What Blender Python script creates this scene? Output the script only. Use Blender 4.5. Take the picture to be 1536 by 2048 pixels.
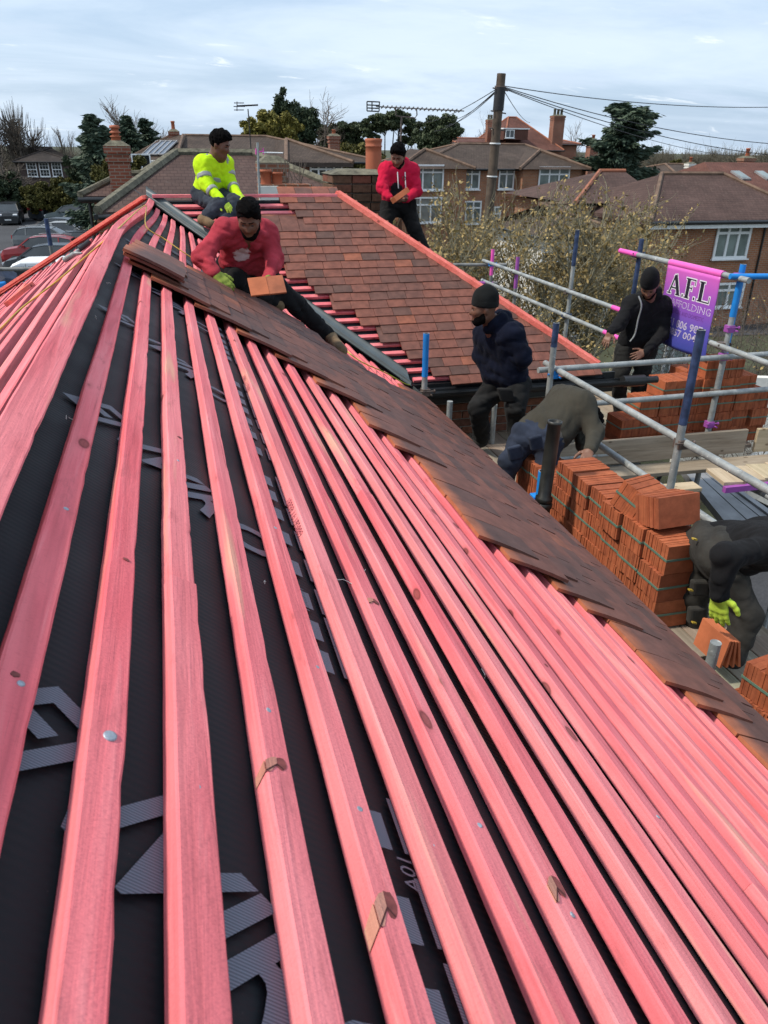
import bpy, math, random
import numpy as np
from mathutils import Vector, Matrix
sc = bpy.context.scene
for o in list(bpy.data.objects):
    bpy.data.objects.remove(o)
C = sc.collection
PI = math.pi
# ------------------------------------------------------------------ camera
EYE = 6.7                      # eye height above the ground, the camera stands at x=0, y=0
F, IW, IH = 1490.0, 1536, 2048  # focal length in pixels of the photograph
YAW, PITCH, ROLL = math.radians(15.387), math.radians(26.15), 0.012
_cy, _sy, _cp, _sp, _cr, _sr = math.cos(YAW), math.sin(YAW), math.cos(PITCH), math.sin(PITCH), math.cos(ROLL), math.sin(ROLL)
_rt = np.array([_cy, -_sy, 0]); _f0 = np.array([_sy, _cy, 0]); _up = np.array([0, 0, 1.])
_fw = _cp*_f0 - _sp*_up; _dn = -(_cp*_up + _sp*_f0)
RC = np.array([_cr*_rt - _sr*_dn, _sr*_rt + _cr*_dn, _fw])
cd = bpy.data.cameras.new('camera'); cam = bpy.data.objects.new('camera', cd); C.objects.link(cam)
cd.sensor_fit = 'VERTICAL'; cd.sensor_height = 32.0; cd.lens = F/IH*32.0
cd.clip_start = 0.05; cd.clip_end = 3000
_ax, _ay, _az = Vector(RC[0]), Vector(-RC[1]), Vector(-RC[2])
cam.matrix_world = Matrix(((_ax.x, _ay.x, _az.x, 0), (_ax.y, _ay.y, _az.y, 0), (_ax.z, _ay.z, _az.z, EYE), (0, 0, 0, 1)))
cd.dof.use_dof = True; cd.dof.focus_distance = 2.6; cd.dof.aperture_fstop = 14.0
sc.camera = cam
# ------------------------------------------------------------------ world, sun, exposure
SUN_EL, SUN_AZ = math.radians(52), math.radians(-84)     # azimuth from +Y, clockwise: the sun stands over -X
world = bpy.data.worlds.new('World'); sc.world = world; world.use_nodes = True
nt = world.node_tree; nt.nodes.clear()
def wn(t, **kw):
    n = nt.nodes.new(t)
    for k, v in kw.items(): setattr(n, k, v)
    return n
sky = wn('ShaderNodeTexSky', sky_type='NISHITA', sun_disc=False, sun_elevation=SUN_EL, sun_rotation=SUN_AZ, altitude=50, air_density=1.0, dust_density=2.2, ozone_density=1.6)
tc = wn('ShaderNodeTexCoord'); sep = wn('ShaderNodeSeparateXYZ'); nt.links.new(tc.outputs['Generated'], sep.inputs[0])
mz = wn('ShaderNodeMath', operation='MAXIMUM'); mz.inputs[1].default_value = -0.08; nt.links.new(sep.outputs[2], mz.inputs[0])
az_ = wn('ShaderNodeMath', operation='ADD'); az_.inputs[1].default_value = 0.16; nt.links.new(mz.outputs[0], az_.inputs[0])
dx = wn('ShaderNodeMath', operation='DIVIDE'); nt.links.new(sep.outputs[0], dx.inputs[0]); nt.links.new(az_.outputs[0], dx.inputs[1])
dy = wn('ShaderNodeMath', operation='DIVIDE'); nt.links.new(sep.outputs[1], dy.inputs[0]); nt.links.new(az_.outputs[0], dy.inputs[1])
cb = wn('ShaderNodeCombineXYZ'); nt.links.new(dx.outputs[0], cb.inputs[0]); nt.links.new(dy.outputs[0], cb.inputs[1])
def cloud(scale, detail, lo, hi, loc, stretch=(1, 1, 1), dist=0.0):
    mp = wn('ShaderNodeMapping'); mp.inputs['Location'].default_value = loc; mp.inputs['Scale'].default_value = stretch
    nt.links.new(cb.outputs[0], mp.inputs[0])
    nz = wn('ShaderNodeTexNoise'); nz.inputs['Scale'].default_value = scale; nz.inputs['Detail'].default_value = detail
    nz.inputs['Roughness'].default_value = 0.6; nz.inputs['Distortion'].default_value = dist; nt.links.new(mp.outputs[0], nz.inputs['Vector'])
    rp = wn('ShaderNodeValToRGB'); rp.color_ramp.elements[0].position = lo; rp.color_ramp.elements[1].position = hi
    rp.color_ramp.interpolation = 'EASE'; nt.links.new(nz.outputs['Fac'], rp.inputs[0])
    return rp.outputs[0]
veil = cloud(0.55, 7, 0.30, 0.66, (1.3, 0.4, 0), (1.0, 1.5, 1), 0.5)       # thin white sheets
pale = cloud(1.15, 8, 0.52, 0.72, (4.1, 2.2, 0), (0.8, 1.6, 1), 0.3)       # greyer bellies
puff = cloud(2.6, 9, 0.60, 0.74, (0.7, 5.3, 0), (0.8, 1.7, 1), 0.6)       # small bright scraps
def mix(a, b, fac, fmul):
    m = wn('ShaderNodeMix', data_type='RGBA')
    k = wn('ShaderNodeMath', operation='MULTIPLY'); k.inputs[1].default_value = fmul; nt.links.new(fac, k.inputs[0]); nt.links.new(k.outputs[0], m.inputs[0])
    if isinstance(a, tuple): m.inputs[6].default_value = a
    else: nt.links.new(a, m.inputs[6])
    if isinstance(b, tuple): m.inputs[7].default_value = b
    else: nt.links.new(b, m.inputs[7])
    return m.outputs[2]
SKYV = 0.95
base_mix = wn('ShaderNodeMix', data_type='RGBA'); base_mix.inputs[0].default_value = 0.72
nt.links.new(sky.outputs[0], base_mix.inputs[6]); base_mix.inputs[7].default_value = (4.0*SKYV, 5.3*SKYV, 7.0*SKYV, 1)   # high haze
c1 = mix(base_mix.outputs[2], (6.2*SKYV, 7.15*SKYV, 8.2*SKYV, 1), veil, 0.75)
c2 = mix(c1, (4.8*SKYV, 5.75*SKYV, 7.0*SKYV, 1), pale, 0.75)
c3 = mix(c2, (8.4*SKYV, 8.8*SKYV, 9.1*SKYV, 1), puff, 0.6)
bg = wn('ShaderNodeBackground'); bg.inputs['Strength'].default_value = 0.10; nt.links.new(c3, bg.inputs['Color'])
wo = wn('ShaderNodeOutputWorld'); nt.links.new(bg.outputs[0], wo.inputs[0])
sd = bpy.data.lights.new('sun', 'SUN'); sun = bpy.data.objects.new('sun', sd); C.objects.link(sun)
sd.energy = 2.5; sd.angle = math.radians(4); sd.color = (1.0, 0.93, 0.82)
_sdir = Vector((math.sin(SUN_AZ)*math.cos(SUN_EL), math.cos(SUN_AZ)*math.cos(SUN_EL), math.sin(SUN_EL)))
sun.rotation_euler = _sdir.to_track_quat('Z', 'Y').to_euler(); sun.location = (-20, 0, 40)
sc.view_settings.view_transform = 'Standard'; sc.view_settings.look = 'None'
sc.view_settings.exposure = 0.58; sc.view_settings.gamma = 1.0; sc.view_settings.use_curve_mapping = False
sc.cycles.max_bounces = 6; sc.cycles.diffuse_bounces = 3; sc.cycles.glossy_bounces = 3; sc.cycles.transmission_bounces = 4
sc.cycles.use_denoising = True
# ------------------------------------------------------------------ helpers
RS = random.Random(7)
def V3(*a): return np.array(a, float)
def at(px, py, X=None, Y=None, Z=None):
    """the place in the world seen at a pixel of the photograph, given one of its coordinates (Z is measured from the eye)"""
    d = RC.T @ np.array([(px-IW/2)/F, (py-IH/2)/F, 1.0])
    k = X/d[0] if X is not None else (Y/d[1] if Y is not None else Z/d[2])
    p = k*d; p[2] += EYE
    return p
def tag(o, label=None, cat=None, group=None, kind=None):
    if label: o['label'] = label
    if cat: o['category'] = cat
    if group: o['group'] = group
    if kind: o['kind'] = kind
    return o
def empty(name, loc, label=None, cat=None, group=None, kind=None, rz=0.0, parent=None):
    o = bpy.data.objects.new(name, None); C.objects.link(o); o.location = loc; o.rotation_euler = (0, 0, rz); o.empty_display_size = 0.1
    if parent: o.parent = parent
    return tag(o, label, cat, group, kind)
def link(name, me, parent=None, loc=None, keep=True):
    o = bpy.data.objects.new(name, me); C.objects.link(o)
    if parent is not None:
        o.parent = parent
        if keep:                      # geometry is in world coordinates: undo the parent's place
            o.matrix_parent_inverse = pinv(parent)
    if loc is not None: o.location = loc
    return o
def wmat(o):
    m = Matrix.LocRotScale(o.location, o.rotation_euler, o.scale)
    if o.parent: m = wmat(o.parent) @ o.matrix_parent_inverse @ m
    return m
def pinv(p): return wmat(p).inverted()
def np_mesh(name, V, Fc, mats, mi=None, smooth=False):
    me = bpy.data.meshes.new(name)
    V = np.asarray(V, np.float32)
    if isinstance(Fc, np.ndarray):
        n, k = Fc.shape
        me.vertices.add(len(V)); me.vertices.foreach_set('co', V.ravel())
        me.loops.add(n*k); me.loops.foreach_set('vertex_index', Fc.astype(np.int32).ravel())
        me.polygons.add(n); me.polygons.foreach_set('loop_start', np.arange(0, n*k, k, dtype=np.int32))
        me.update(calc_edges=True)
    else:
        me.from_pydata([tuple(map(float, v)) for v in V], [], [tuple(map(int, f)) for f in Fc])
    for m in (mats if isinstance(mats, (list, tuple)) else [mats]): me.materials.append(m)
    n = len(me.polygons)
    if mi is not None: me.polygons.foreach_set('material_index', np.asarray(mi, np.int32))
    if smooth is True: me.polygons.foreach_set('use_smooth', np.ones(n, bool))
    elif smooth is not False: me.polygons.foreach_set('use_smooth', np.asarray(smooth, bool))
    me.validate(); me.update()
    return me
class MB:
    """collects boxes, tubes and faces and links them as ONE mesh"""
    def __init__(s): s.v = []; s.f = []; s.mi = []; s.sm = []
    def add(s, V, Fc, mi=0, sm=False):
        b = len(s.v); s.v += [tuple(map(float, p)) for p in V]
        for f in Fc: s.f.append(tuple(int(i)+b for i in f)); s.mi.append(mi); s.sm.append(sm)
    def hexa(s, P, mi=0):   # 8 corners: bottom ring 0-3, top ring 4-7
        s.add(P, [(3, 2, 1, 0), (4, 5, 6, 7), (0, 1, 5, 4), (1, 2, 6, 5), (2, 3, 7, 6), (3, 0, 4, 7)], mi)
    def box(s, x0, x1, y0, y1, z0, z1, mi=0):
        s.hexa([(x0, y0, z0), (x1, y0, z0), (x1, y1, z0), (x0, y1, z0), (x0, y0, z1), (x1, y0, z1), (x1, y1, z1), (x0, y1, z1)], mi)
    def obox(s, c, a, b, d, mi=0):   # centre and three half-extent vectors
        c, a, b, d = map(lambda q: np.asarray(q, float), (c, a, b, d))
        s.hexa([c-a-b-d, c+a-b-d, c+a+b-d, c-a+b-d, c-a-b+d, c+a-b+d, c+a+b+d, c-a+b+d], mi)
    def bar(s, p, q, w, h, up=(0, 0, 1), mi=0):
        p, q = np.asarray(p, float), np.asarray(q, float); d = q-p; L = np.linalg.norm(d); d = d/L
        u = np.asarray(up, float); x = np.cross(d, u)
        if np.linalg.norm(x) < 1e-5: x = np.cross(d, (1, 0, 0))
        x /= np.linalg.norm(x); u = np.cross(x, d)
        s.obox((p+q)/2, x*w/2, d*L/2, u*h/2, mi)
    def tube(s, pts, r, n=8, mi=0, cap=True, sm=True, hollow=0.0):
        pts = [np.asarray(p, float) for p in pts]; m = len(pts)
        if np.isscalar(r): r = [r]*m
        V = []; up = np.array([0.13, 0.21, 0.97])
        for i, p in enumerate(pts):
            d = pts[min(i+1, m-1)] - pts[max(i-1, 0)]; d = d/(np.linalg.norm(d)+1e-12)
            x = np.cross(d, up)
            if np.linalg.norm(x) < 0.05: x = np.cross(d, (1, 0, 0))
            x /= np.linalg.norm(x); y = np.cross(d, x)
            for k in range(n):
                a = 2*PI*k/n; V.append(p + r[i]*(math.cos(a)*x + math.sin(a)*y))
        Fc = []
        for i in range(m-1):
            for k in range(n):
                k2 = (k+1) % n; Fc.append((i*n+k, i*n+k2, (i+1)*n+k2, (i+1)*n+k))
        s.add(V, Fc, mi, sm)
        if cap:
            s.add(V[:n], [tuple(range(n))], mi); s.add(V[-n:], [tuple(reversed(range(n)))], mi)
    def lathe(s, c, prof, n=16, mi=0, axis=(0, 0, 1), sm=True):
        c = np.asarray(c, float); a = np.asarray(axis, float); a /= np.linalg.norm(a)
        x = np.cross(a, (0.3, 0.9, 0.2)); x /= np.linalg.norm(x); y = np.cross(a, x); V = []
        for r, z in prof:
            for k in range(n):
                t = 2*PI*k/n; V.append(c + a*z + r*(math.cos(t)*x + math.sin(t)*y))
        Fc = [(i*n+k, i*n+(k+1) % n, (i+1)*n+(k+1) % n, (i+1)*n+k) for i in range(len(prof)-1) for k in range(n)]
        s.add(V, Fc, mi, sm)
    def prism(s, poly, off, mi=0):   # planar polygon pushed along a vector
        n = len(poly); P = [np.asarray(p, float) for p in poly]; Q = [p + np.asarray(off, float) for p in P]
        s.add(P+Q, [tuple(reversed(range(n))), tuple(range(n, 2*n))] + [(i, (i+1) % n, n+(i+1) % n, n+i) for i in range(n)], mi)
    def quad(s, a, b, c, d, mi=0): s.add([a, b, c, d], [(0, 1, 2, 3)], mi)
    def mesh(s, name, mats): return np_mesh(name, np.array(s.v), s.f, mats, s.mi, s.sm)
    def build(s, name, mats, parent=None, bevel=0.0, **kw):
        o = link(name, s.mesh(name, mats), parent)
        if bevel:
            b = o.modifiers.new('bevel', 'BEVEL'); b.width = bevel; b.segments = 2; b.limit_method = 'ANGLE'
        return tag(o, **kw)
def noise1(x, seed=0):
    x = np.asarray(x, float); r = np.random.RandomState(seed % (2**31)); p = r.rand(6)*6.28; f = [0.9, 1.7, 3.1, 5.3, 8.9, 14.3]; a = [1, .7, .5, .35, .25, .18]
    return sum(a[i]*np.sin(f[i]*x + p[i]) for i in range(6))/2.2
# ------------------------------------------------------------------ materials
class NT:
    def __init__(s, name, rough=0.6, metal=0.0, spec=0.4):
        s.m = bpy.data.materials.new(name); s.m.use_nodes = True; s.t = s.m.node_tree; s.b = s.t.nodes['Principled BSDF']
        s.b.inputs['Roughness'].default_value = rough; s.b.inputs['Metallic'].default_value = metal; s.b.inputs['Specular IOR Level'].default_value = spec
    def n(s, t, **kw):
        q = s.t.nodes.new(t)
        for k, v in kw.items():
            if k.startswith('i_'): q.inputs[k[2:].replace('_', ' ')].default_value = v
            else: setattr(q, k, v)
        return q
    def l(s, a, b): s.t.links.new(a, b)
    def coord(s, kind='Object', scale=(1, 1, 1), rnd=True, rot=(0, 0, 0)):
        tcn = s.n('ShaderNodeTexCoord'); mp = s.n('ShaderNodeMapping'); mp.inputs['Scale'].default_value = scale; mp.inputs['Rotation'].default_value = rot
        s.l(tcn.outputs[kind], mp.inputs[0])
        if rnd:
            oi = s.n('ShaderNodeObjectInfo'); mu = s.n('ShaderNodeMath', operation='MULTIPLY'); mu.inputs[1].default_value = 71.0
            s.l(oi.outputs['Random'], mu.inputs[0]); s.l(mu.outputs[0], mp.inputs['Location'])
        return mp.outputs[0]
    def noise(s, vec, scale, detail=4, rough=0.55, dist=0.0):
        q = s.n('ShaderNodeTexNoise'); q.inputs['Scale'].default_value = scale; q.inputs['Detail'].default_value = detail
        q.inputs['Roughness'].default_value = rough; q.inputs['Distortion'].default_value = dist
        if vec is not None: s.l(vec, q.inputs['Vector'])
        return q.outputs['Fac']
    def ramp(s, fac, stops):
        q = s.n('ShaderNodeValToRGB'); e = q.color_ramp.elements
        while len(e) < len(stops): e.new(0.5)
        for i, (p, c) in enumerate(stops):
            e[i].position = p; e[i].color = (c, c, c, 1) if np.isscalar(c) else (*c, 1)
        s.l(fac, q.inputs[0]); return q.outputs[0]
    def mix(s, fac, a, b, mode='MIX'):
        q = s.n('ShaderNodeMix', data_type='RGBA', blend_type=mode)
        for v, i in ((fac, 0), (a, 6), (b, 7)):
            if hasattr(v, 'is_output'): s.l(v, q.inputs[i])
            elif np.isscalar(v): q.inputs[i].default_value = v
            else: q.inputs[i].default_value = (*v, 1)
        return q.outputs[2]
    def math(s, op, a, b=0.0):
        q = s.n('ShaderNodeMath', operation=op)
        for v, i in ((a, 0), (b, 1)):
            if hasattr(v, 'is_output'): s.l(v, q.inputs[i])
            else: q.inputs[i].default_value = v
        return q.outputs[0]
    def rnd(s): return s.n('ShaderNodeObjectInfo').outputs['Random']
    def color(s, c):
        if hasattr(c, 'is_output'): s.l(c, s.b.inputs['Base Color'])
        else: s.b.inputs['Base Color'].default_value = (*c, 1)
    def rough(s, v): s.l(v, s.b.inputs['Roughness'])
    def bump(s, h, strength=0.3, dist=0.01):
        q = s.n('ShaderNodeBump'); q.inputs['Strength'].default_value = strength; q.inputs['Distance'].default_value = dist
        s.l(h, q.inputs['Height']); s.l(q.outputs[0], s.b.inputs['Normal'])
def simple(name, c, rough=0.6, metal=0.0, var=0.25, scale=6.0, bump=0.0, bscale=40.0, spec=0.4, coord='Object', rnd=True, bdist=0.004):
    t = NT(name, rough, metal, spec); v = t.coord(coord, rnd=rnd); n = t.noise(v, scale, 5)
    lo = tuple(x*(1-var) for x in c); hi = tuple(min(1, x*(1+var)) for x in c)
    t.color(t.ramp(n, [(0.3, lo), (0.7, hi)]))
    if bump: t.bump(t.noise(v, bscale, 4), bump, bdist)
    return t.m
def wood(name, a, b, knot=(0.16, 0.05, 0.04), bare=None, axis=1, fuzz=0.35, dark=(0.30, 0.06, 0.08)):
    """sawn timber: grain along one local axis, knots, saw fuzz, streaks the dye missed"""
    t = NT(name, 0.9, 0, 0.1); sc_ = [60, 60, 60]; sc_[axis] = 2.2
    g = t.noise(t.coord('Object', tuple(sc_)), 1.0, 4, 0.6, 0.6)
    big = t.noise(t.coord('Object', (9, 9, 9) if axis != 1 else (9, 1.6, 9)), 1.0, 3)
    col = t.ramp(g, [(0.28, tuple(x*0.74 for x in a)), (0.55, a), (0.78, b)])
    r = t.rnd()
    tint = t.ramp(r, [(0.0, (0.90, 0.95, 0.97)), (0.3, (1.02, 0.92, 0.94)), (0.55, (0.96, 1.12, 1.10)), (0.8, (1.03, 0.98, 0.94)), (1.0, (0.98, 1.30, 1.20))])
    col = t.mix(1.0, col, tint, 'MULTIPLY')
    blot = t.ramp(big, [(0.36, 0.0), (0.66, 1.0)])
    col = t.mix(t.math('MULTIPLY', blot, 0.45), col, tuple(min(1, x*1.12+0.03) for x in b))
    # fuzzy saw marks across the grain
    s2 = [150, 150, 150]; s2[axis] = 420
    fz = t.noise(t.coord('Object', tuple(s2)), 1.0, 2)
    col = t.mix(t.math('MULTIPLY', t.ramp(fz, [(0.55, 0.0), (0.8, 1.0)]), 0.20), col, dark)
    s3 = [26, 26, 26]; s3[axis] = 6.5
    gm = t.noise(t.coord('Object', tuple(s3)), 1.0, 5, 0.7)
    col = t.mix(t.math('MULTIPLY', t.ramp(gm, [(0.58, 0.0), (0.70, 1.0)]), 0.42), col, tuple(x*0.45+0.03 for x in a))
    s6 = [150, 150, 150]; s6[axis] = 3.2; cr = t.noise(t.coord('Object', tuple(s6)), 1.0, 2, .5); s7 = [30, 30, 30]; s7[axis] = 5
    crk = t.math('MULTIPLY', t.ramp(cr, [(.66, 0.0), (.71, 1.0)]), t.ramp(t.noise(t.coord('Object', tuple(s7)), 1.0, 3), [(.48, 0.0), (.6, 1.0)]))
    col = t.mix(t.math('MULTIPLY', crk, .55), col, tuple(x*.35+.02 for x in a))
    # knots
    vk = t.n('ShaderNodeTexVoronoi', feature='F1'); s4 = [9, 9, 9]; s4[axis] = 4.2
    t.l(t.coord('Object', tuple(s4)), vk.inputs['Vector']); vk.inputs['Scale'].default_value = 1.0
    kn = t.ramp(vk.outputs['Distance'], [(0.055, 1.0), (0.105, 0.0)])
    ring = t.ramp(vk.outputs['Distance'], [(0.05, 0.0), (0.075, 1.0), (0.10, 0.25), (0.16, 0.0)])
    col = t.mix(t.math('MULTIPLY', kn, 0.7), col, knot); col = t.mix(t.math('MULTIPLY', ring, 0.65), col, tuple(x*0.4 for x in knot))
    if bare:
        s5 = [14, 14, 14]; s5[axis] = 1.1
        bn = t.noise(t.coord('Object', tuple(s5)), 1.0, 3, 0.6)
        bf = t.math('MULTIPLY', t.ramp(bn, [(0.62, 0.0), (0.72, 1.0)]), 0.6)
        col = t.mix(bf, col, bare)
    t.color(col)
    h = t.math('ADD', t.math('MULTIPLY', g, 0.7), t.math('MULTIPLY', fz, fuzz))
    t.bump(h, 0.8, 0.0035)
    return t.m
M = {}
M['batten'] = wood('pink_batten_wood', (0.79, 0.172, 0.195), (0.88, 0.290, 0.300), bare=(0.74, 0.45, 0.30))
M['batten_x'] = wood('pink_batten_wood_cross', (0.79, 0.172, 0.195), (0.88, 0.290, 0.300), bare=(0.74, 0.45, 0.30), axis=0)
M['hip'] = wood('coral_hip_wood', (0.80, 0.17, 0.13), (0.88, 0.27, 0.22))
M['cut'] = wood('bare_cut_wood', (0.55, 0.21, 0.16), (0.64, 0.32, 0.23))
M['board'] = wood('scaffold_board_wood', (0.27, 0.215, 0.16), (0.38, 0.32, 0.25), knot=(0.12, 0.08, 0.05), dark=(0.12, 0.1, 0.08))
M['board_x'] = wood('scaffold_board_wood_cross', (0.27, 0.215, 0.16), (0.38, 0.32, 0.25), knot=(0.12, 0.08, 0.05), dark=(0.12, 0.1, 0.08), axis=0)
M['board_new'] = wood('pale_board_wood', (0.46, 0.36, 0.24), (0.55, 0.45, 0.32), knot=(0.2, 0.12, 0.07), dark=(0.25, 0.18, 0.12))
def membrane():
    t = NT('black_membrane', 0.6, 0, 0.22)
    v = t.coord('Object', rnd=False); n = t.noise(v, 3.0, 5); sp = t.noise(v, 260.0, 2)
    col = t.ramp(n, [(0.3, (0.0085, 0.0095, 0.0125)), (0.7, (0.0145, 0.016, 0.020))])
    col = t.mix(t.math('MULTIPLY', t.ramp(sp, [(0.74, 0.0), (0.80, 1.0)]), 0.5), col, (0.12, 0.10, 0.09))      # sawdust specks
    t.color(col)
    w = t.n('ShaderNodeTexWave', wave_type='BANDS', bands_direction='DIAGONAL'); w.inputs['Scale'].default_value = 55; w.inputs['Distortion'].default_value = 0.5
    t.l(v, w.inputs['Vector'])
    big = t.noise(v, 4.0, 3)
    t.bump(t.math('ADD', t.math('MULTIPLY', w.outputs['Fac'], 0.10), t.math('MULTIPLY', big, 2.2)), 0.5, 0.006)
    t.rough(t.ramp(n, [(0.3, 0.50), (0.7, 0.68)]))
    return t.m
M['membrane'] = membrane()
def print_mat():
    t = NT('grey_membrane_print', 0.5, 0, 0.4); v = t.coord('Object', rnd=False)
    w = t.n('ShaderNodeTexWave', wave_type='BANDS', bands_direction='DIAGONAL'); w.inputs['Scale'].default_value = 190; t.l(v, w.inputs['Vector'])
    t.color(t.ramp(w.outputs['Fac'], [(0.15, (0.06, 0.072, 0.095)), (0.75, (0.14, 0.162, 0.205))])); return t.m
M['print'] = print_mat()
def tile_mat(name, dark, mid, red, head, headpos):
    t = NT(name, 0.62, 0, 0.35); r = t.rnd()
    base = t.ramp(r, [(0.0, dark), (0.35, mid), (0.7, red), (0.975, tuple(0.9*x+0.1*y for x, y in zip(red, head))), (1.0, tuple(0.65*x+0.35*y for x, y in zip(red, head)))])
    v = t.coord('Object'); n = t.noise(v, 14, 5, 0.6); f = t.noise(v, 90, 3)
    base = t.mix(1.0, base, t.ramp(n, [(0.25, 0.62), (0.75, 1.32)]), 'MULTIPLY')
    # burnt tail and raw orange head: along the tile's own length
    tcn = t.n('ShaderNodeTexCoord'); sp = t.n('ShaderNodeSeparateXYZ'); t.l(tcn.outputs['Object'], sp.inputs[0])
    wob = t.math('MULTIPLY', t.math('SUBTRACT', t.noise(t.coord('Object', (1, 1, 1)), 9, 4, 0.6), 0.5), 0.09)
    yy = t.math('ADD', sp.outputs[1], wob)
    hf = t.ramp(t.math('MULTIPLY', t.math('ADD', yy, 0.2), 2.0), [(headpos, 0.0), (headpos+0.13, 1.0)])
    col = t.mix(hf, base, t.mix(1.0, head, t.ramp(n, [(0.3, 0.7), (0.7, 1.15)]), 'MULTIPLY'))
    t.color(col); t.bump(t.math('ADD', n, t.math('MULTIPLY', f, 0.5)), 0.35, 0.003)
    return t.m
M['tile'] = tile_mat('clay_roof_tile', (0.105, 0.054, 0.041), (0.145, 0.060, 0.043), (0.185, 0.068, 0.046), (0.42, 0.125, 0.05), 0.60)
M['tile_main'] = tile_mat('smoked_clay_tile', (0.100, 0.050, 0.040), (0.130, 0.056, 0.042), (0.165, 0.064, 0.045), (0.40, 0.125, 0.058), 0.52)
M['tile_new'] = simple('raw_orange_clay', (0.50, 0.145, 0.06), 0.75, var=0.22, scale=7, bump=0.3, bscale=60)
M['tile_deep'] = simple('raw_red_clay', (0.40, 0.11, 0.05), 0.75, var=0.25, scale=7, bump=0.3, bscale=60)
M['strap'] = simple('green_strap', (0.12, 0.20, 0.15), 0.4, var=0.1)
M['lead'] = simple('grey_valley_sheet', (0.085, 0.105, 0.112), 0.42, 0.0, 0.2, 5, 0.1, 30, 0.5)
M['gutter'] = simple('black_gutter', (0.016, 0.017, 0.018), 0.35, var=0.3, spec=0.5)
M['fascia'] = simple('grey_green_fascia', (0.055, 0.066, 0.068), 0.5, var=0.2)
M['nail'] = simple('galvanised_nail', (0.36, 0.40, 0.45), 0.5, 0.4, 0.3, 200)
def brick_each(name, a, b, c):
    t = NT(name, 0.85, 0, 0.2); v = t.coord('Object'); col = t.ramp(t.rnd(), [(0.0, a), (0.5, b), (1.0, c)])
    n = t.noise(v, 22, 5, 0.65); t.color(t.mix(1.0, col, t.ramp(n, [(0.25, 0.55), (0.75, 1.35)]), 'MULTIPLY')); t.bump(n, 0.6, 0.006); return t.m
M['brick'] = brick_each('single_brick', (0.20, 0.085, 0.05), (0.26, 0.10, 0.055), (0.17, 0.075, 0.05))
M['brick_old'] = brick_each('weathered_brick', (0.10, 0.065, 0.04), (0.14, 0.075, 0.045), (0.19, 0.07, 0.045))
M['mortar'] = simple('mortar', (0.30, 0.27, 0.22), 0.9, var=0.25, scale=12, bump=0.4)
def brickwall(name, c1, c2, mort, scale=1.0, rough=0.85):
    """brickwork too far away to build brick by brick: joints follow the wall in metres"""
    t = NT(name, rough, 0, 0.2); g = t.n('ShaderNodeNewGeometry'); sp = t.n('ShaderNodeSeparateXYZ'); t.l(g.outputs['Position'], sp.inputs[0])
    sn = t.n('ShaderNodeSeparateXYZ'); t.l(g.outputs['Normal'], sn.inputs[0])
    isx = t.math('GREATER_THAN', t.math('ABSOLUTE', sn.outputs[0]), 0.7)
    u = t.mix(isx, sp.outputs[0], sp.outputs[1]); cbn = t.n('ShaderNodeCombineXYZ'); t.l(u, cbn.inputs[0]); t.l(sp.outputs[2], cbn.inputs[1])
    bk = t.n('ShaderNodeTexBrick'); t.l(cbn.outputs[0], bk.inputs['Vector']); bk.inputs['Scale'].default_value = 1.0
    bk.inputs['Brick Width'].default_value = 0.225*scale; bk.inputs['Row Height'].default_value = 0.075*scale; bk.inputs['Mortar Size'].default_value = 0.010*scale
    bk.inputs['Color1'].default_value = (*c1, 1); bk.inputs['Color2'].default_value = (*c2, 1); bk.inputs['Mortar'].default_value = (*mort, 1); bk.inputs['Bias'].default_value = -0.1
    n = t.noise(g.outputs['Position'], 0.9, 5)
    t.color(t.mix(1.0, bk.outputs['Color'], t.ramp(n, [(0.3, 0.75), (0.7, 1.2)]), 'MULTIPLY')); t.bump(bk.outputs['Fac'], -0.4, 0.01); return t.m
M['wall_orange'] = brickwall('orange_brickwork', (0.36, 0.14, 0.065), (0.29, 0.105, 0.052), (0.30, 0.24, 0.18))
M['wall_red'] = brickwall('red_brickwork', (0.27, 0.085, 0.05), (0.21, 0.07, 0.042), (0.27, 0.21, 0.16))
M['wall_brown'] = brickwall('brown_brickwork', (0.085, 0.052, 0.042), (0.065, 0.042, 0.036), (0.10, 0.085, 0.075))
M['wall_house'] = brickwall('house_brickwork', (0.27, 0.11, 0.06), (0.21, 0.085, 0.05), (0.26, 0.22, 0.17))
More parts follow.
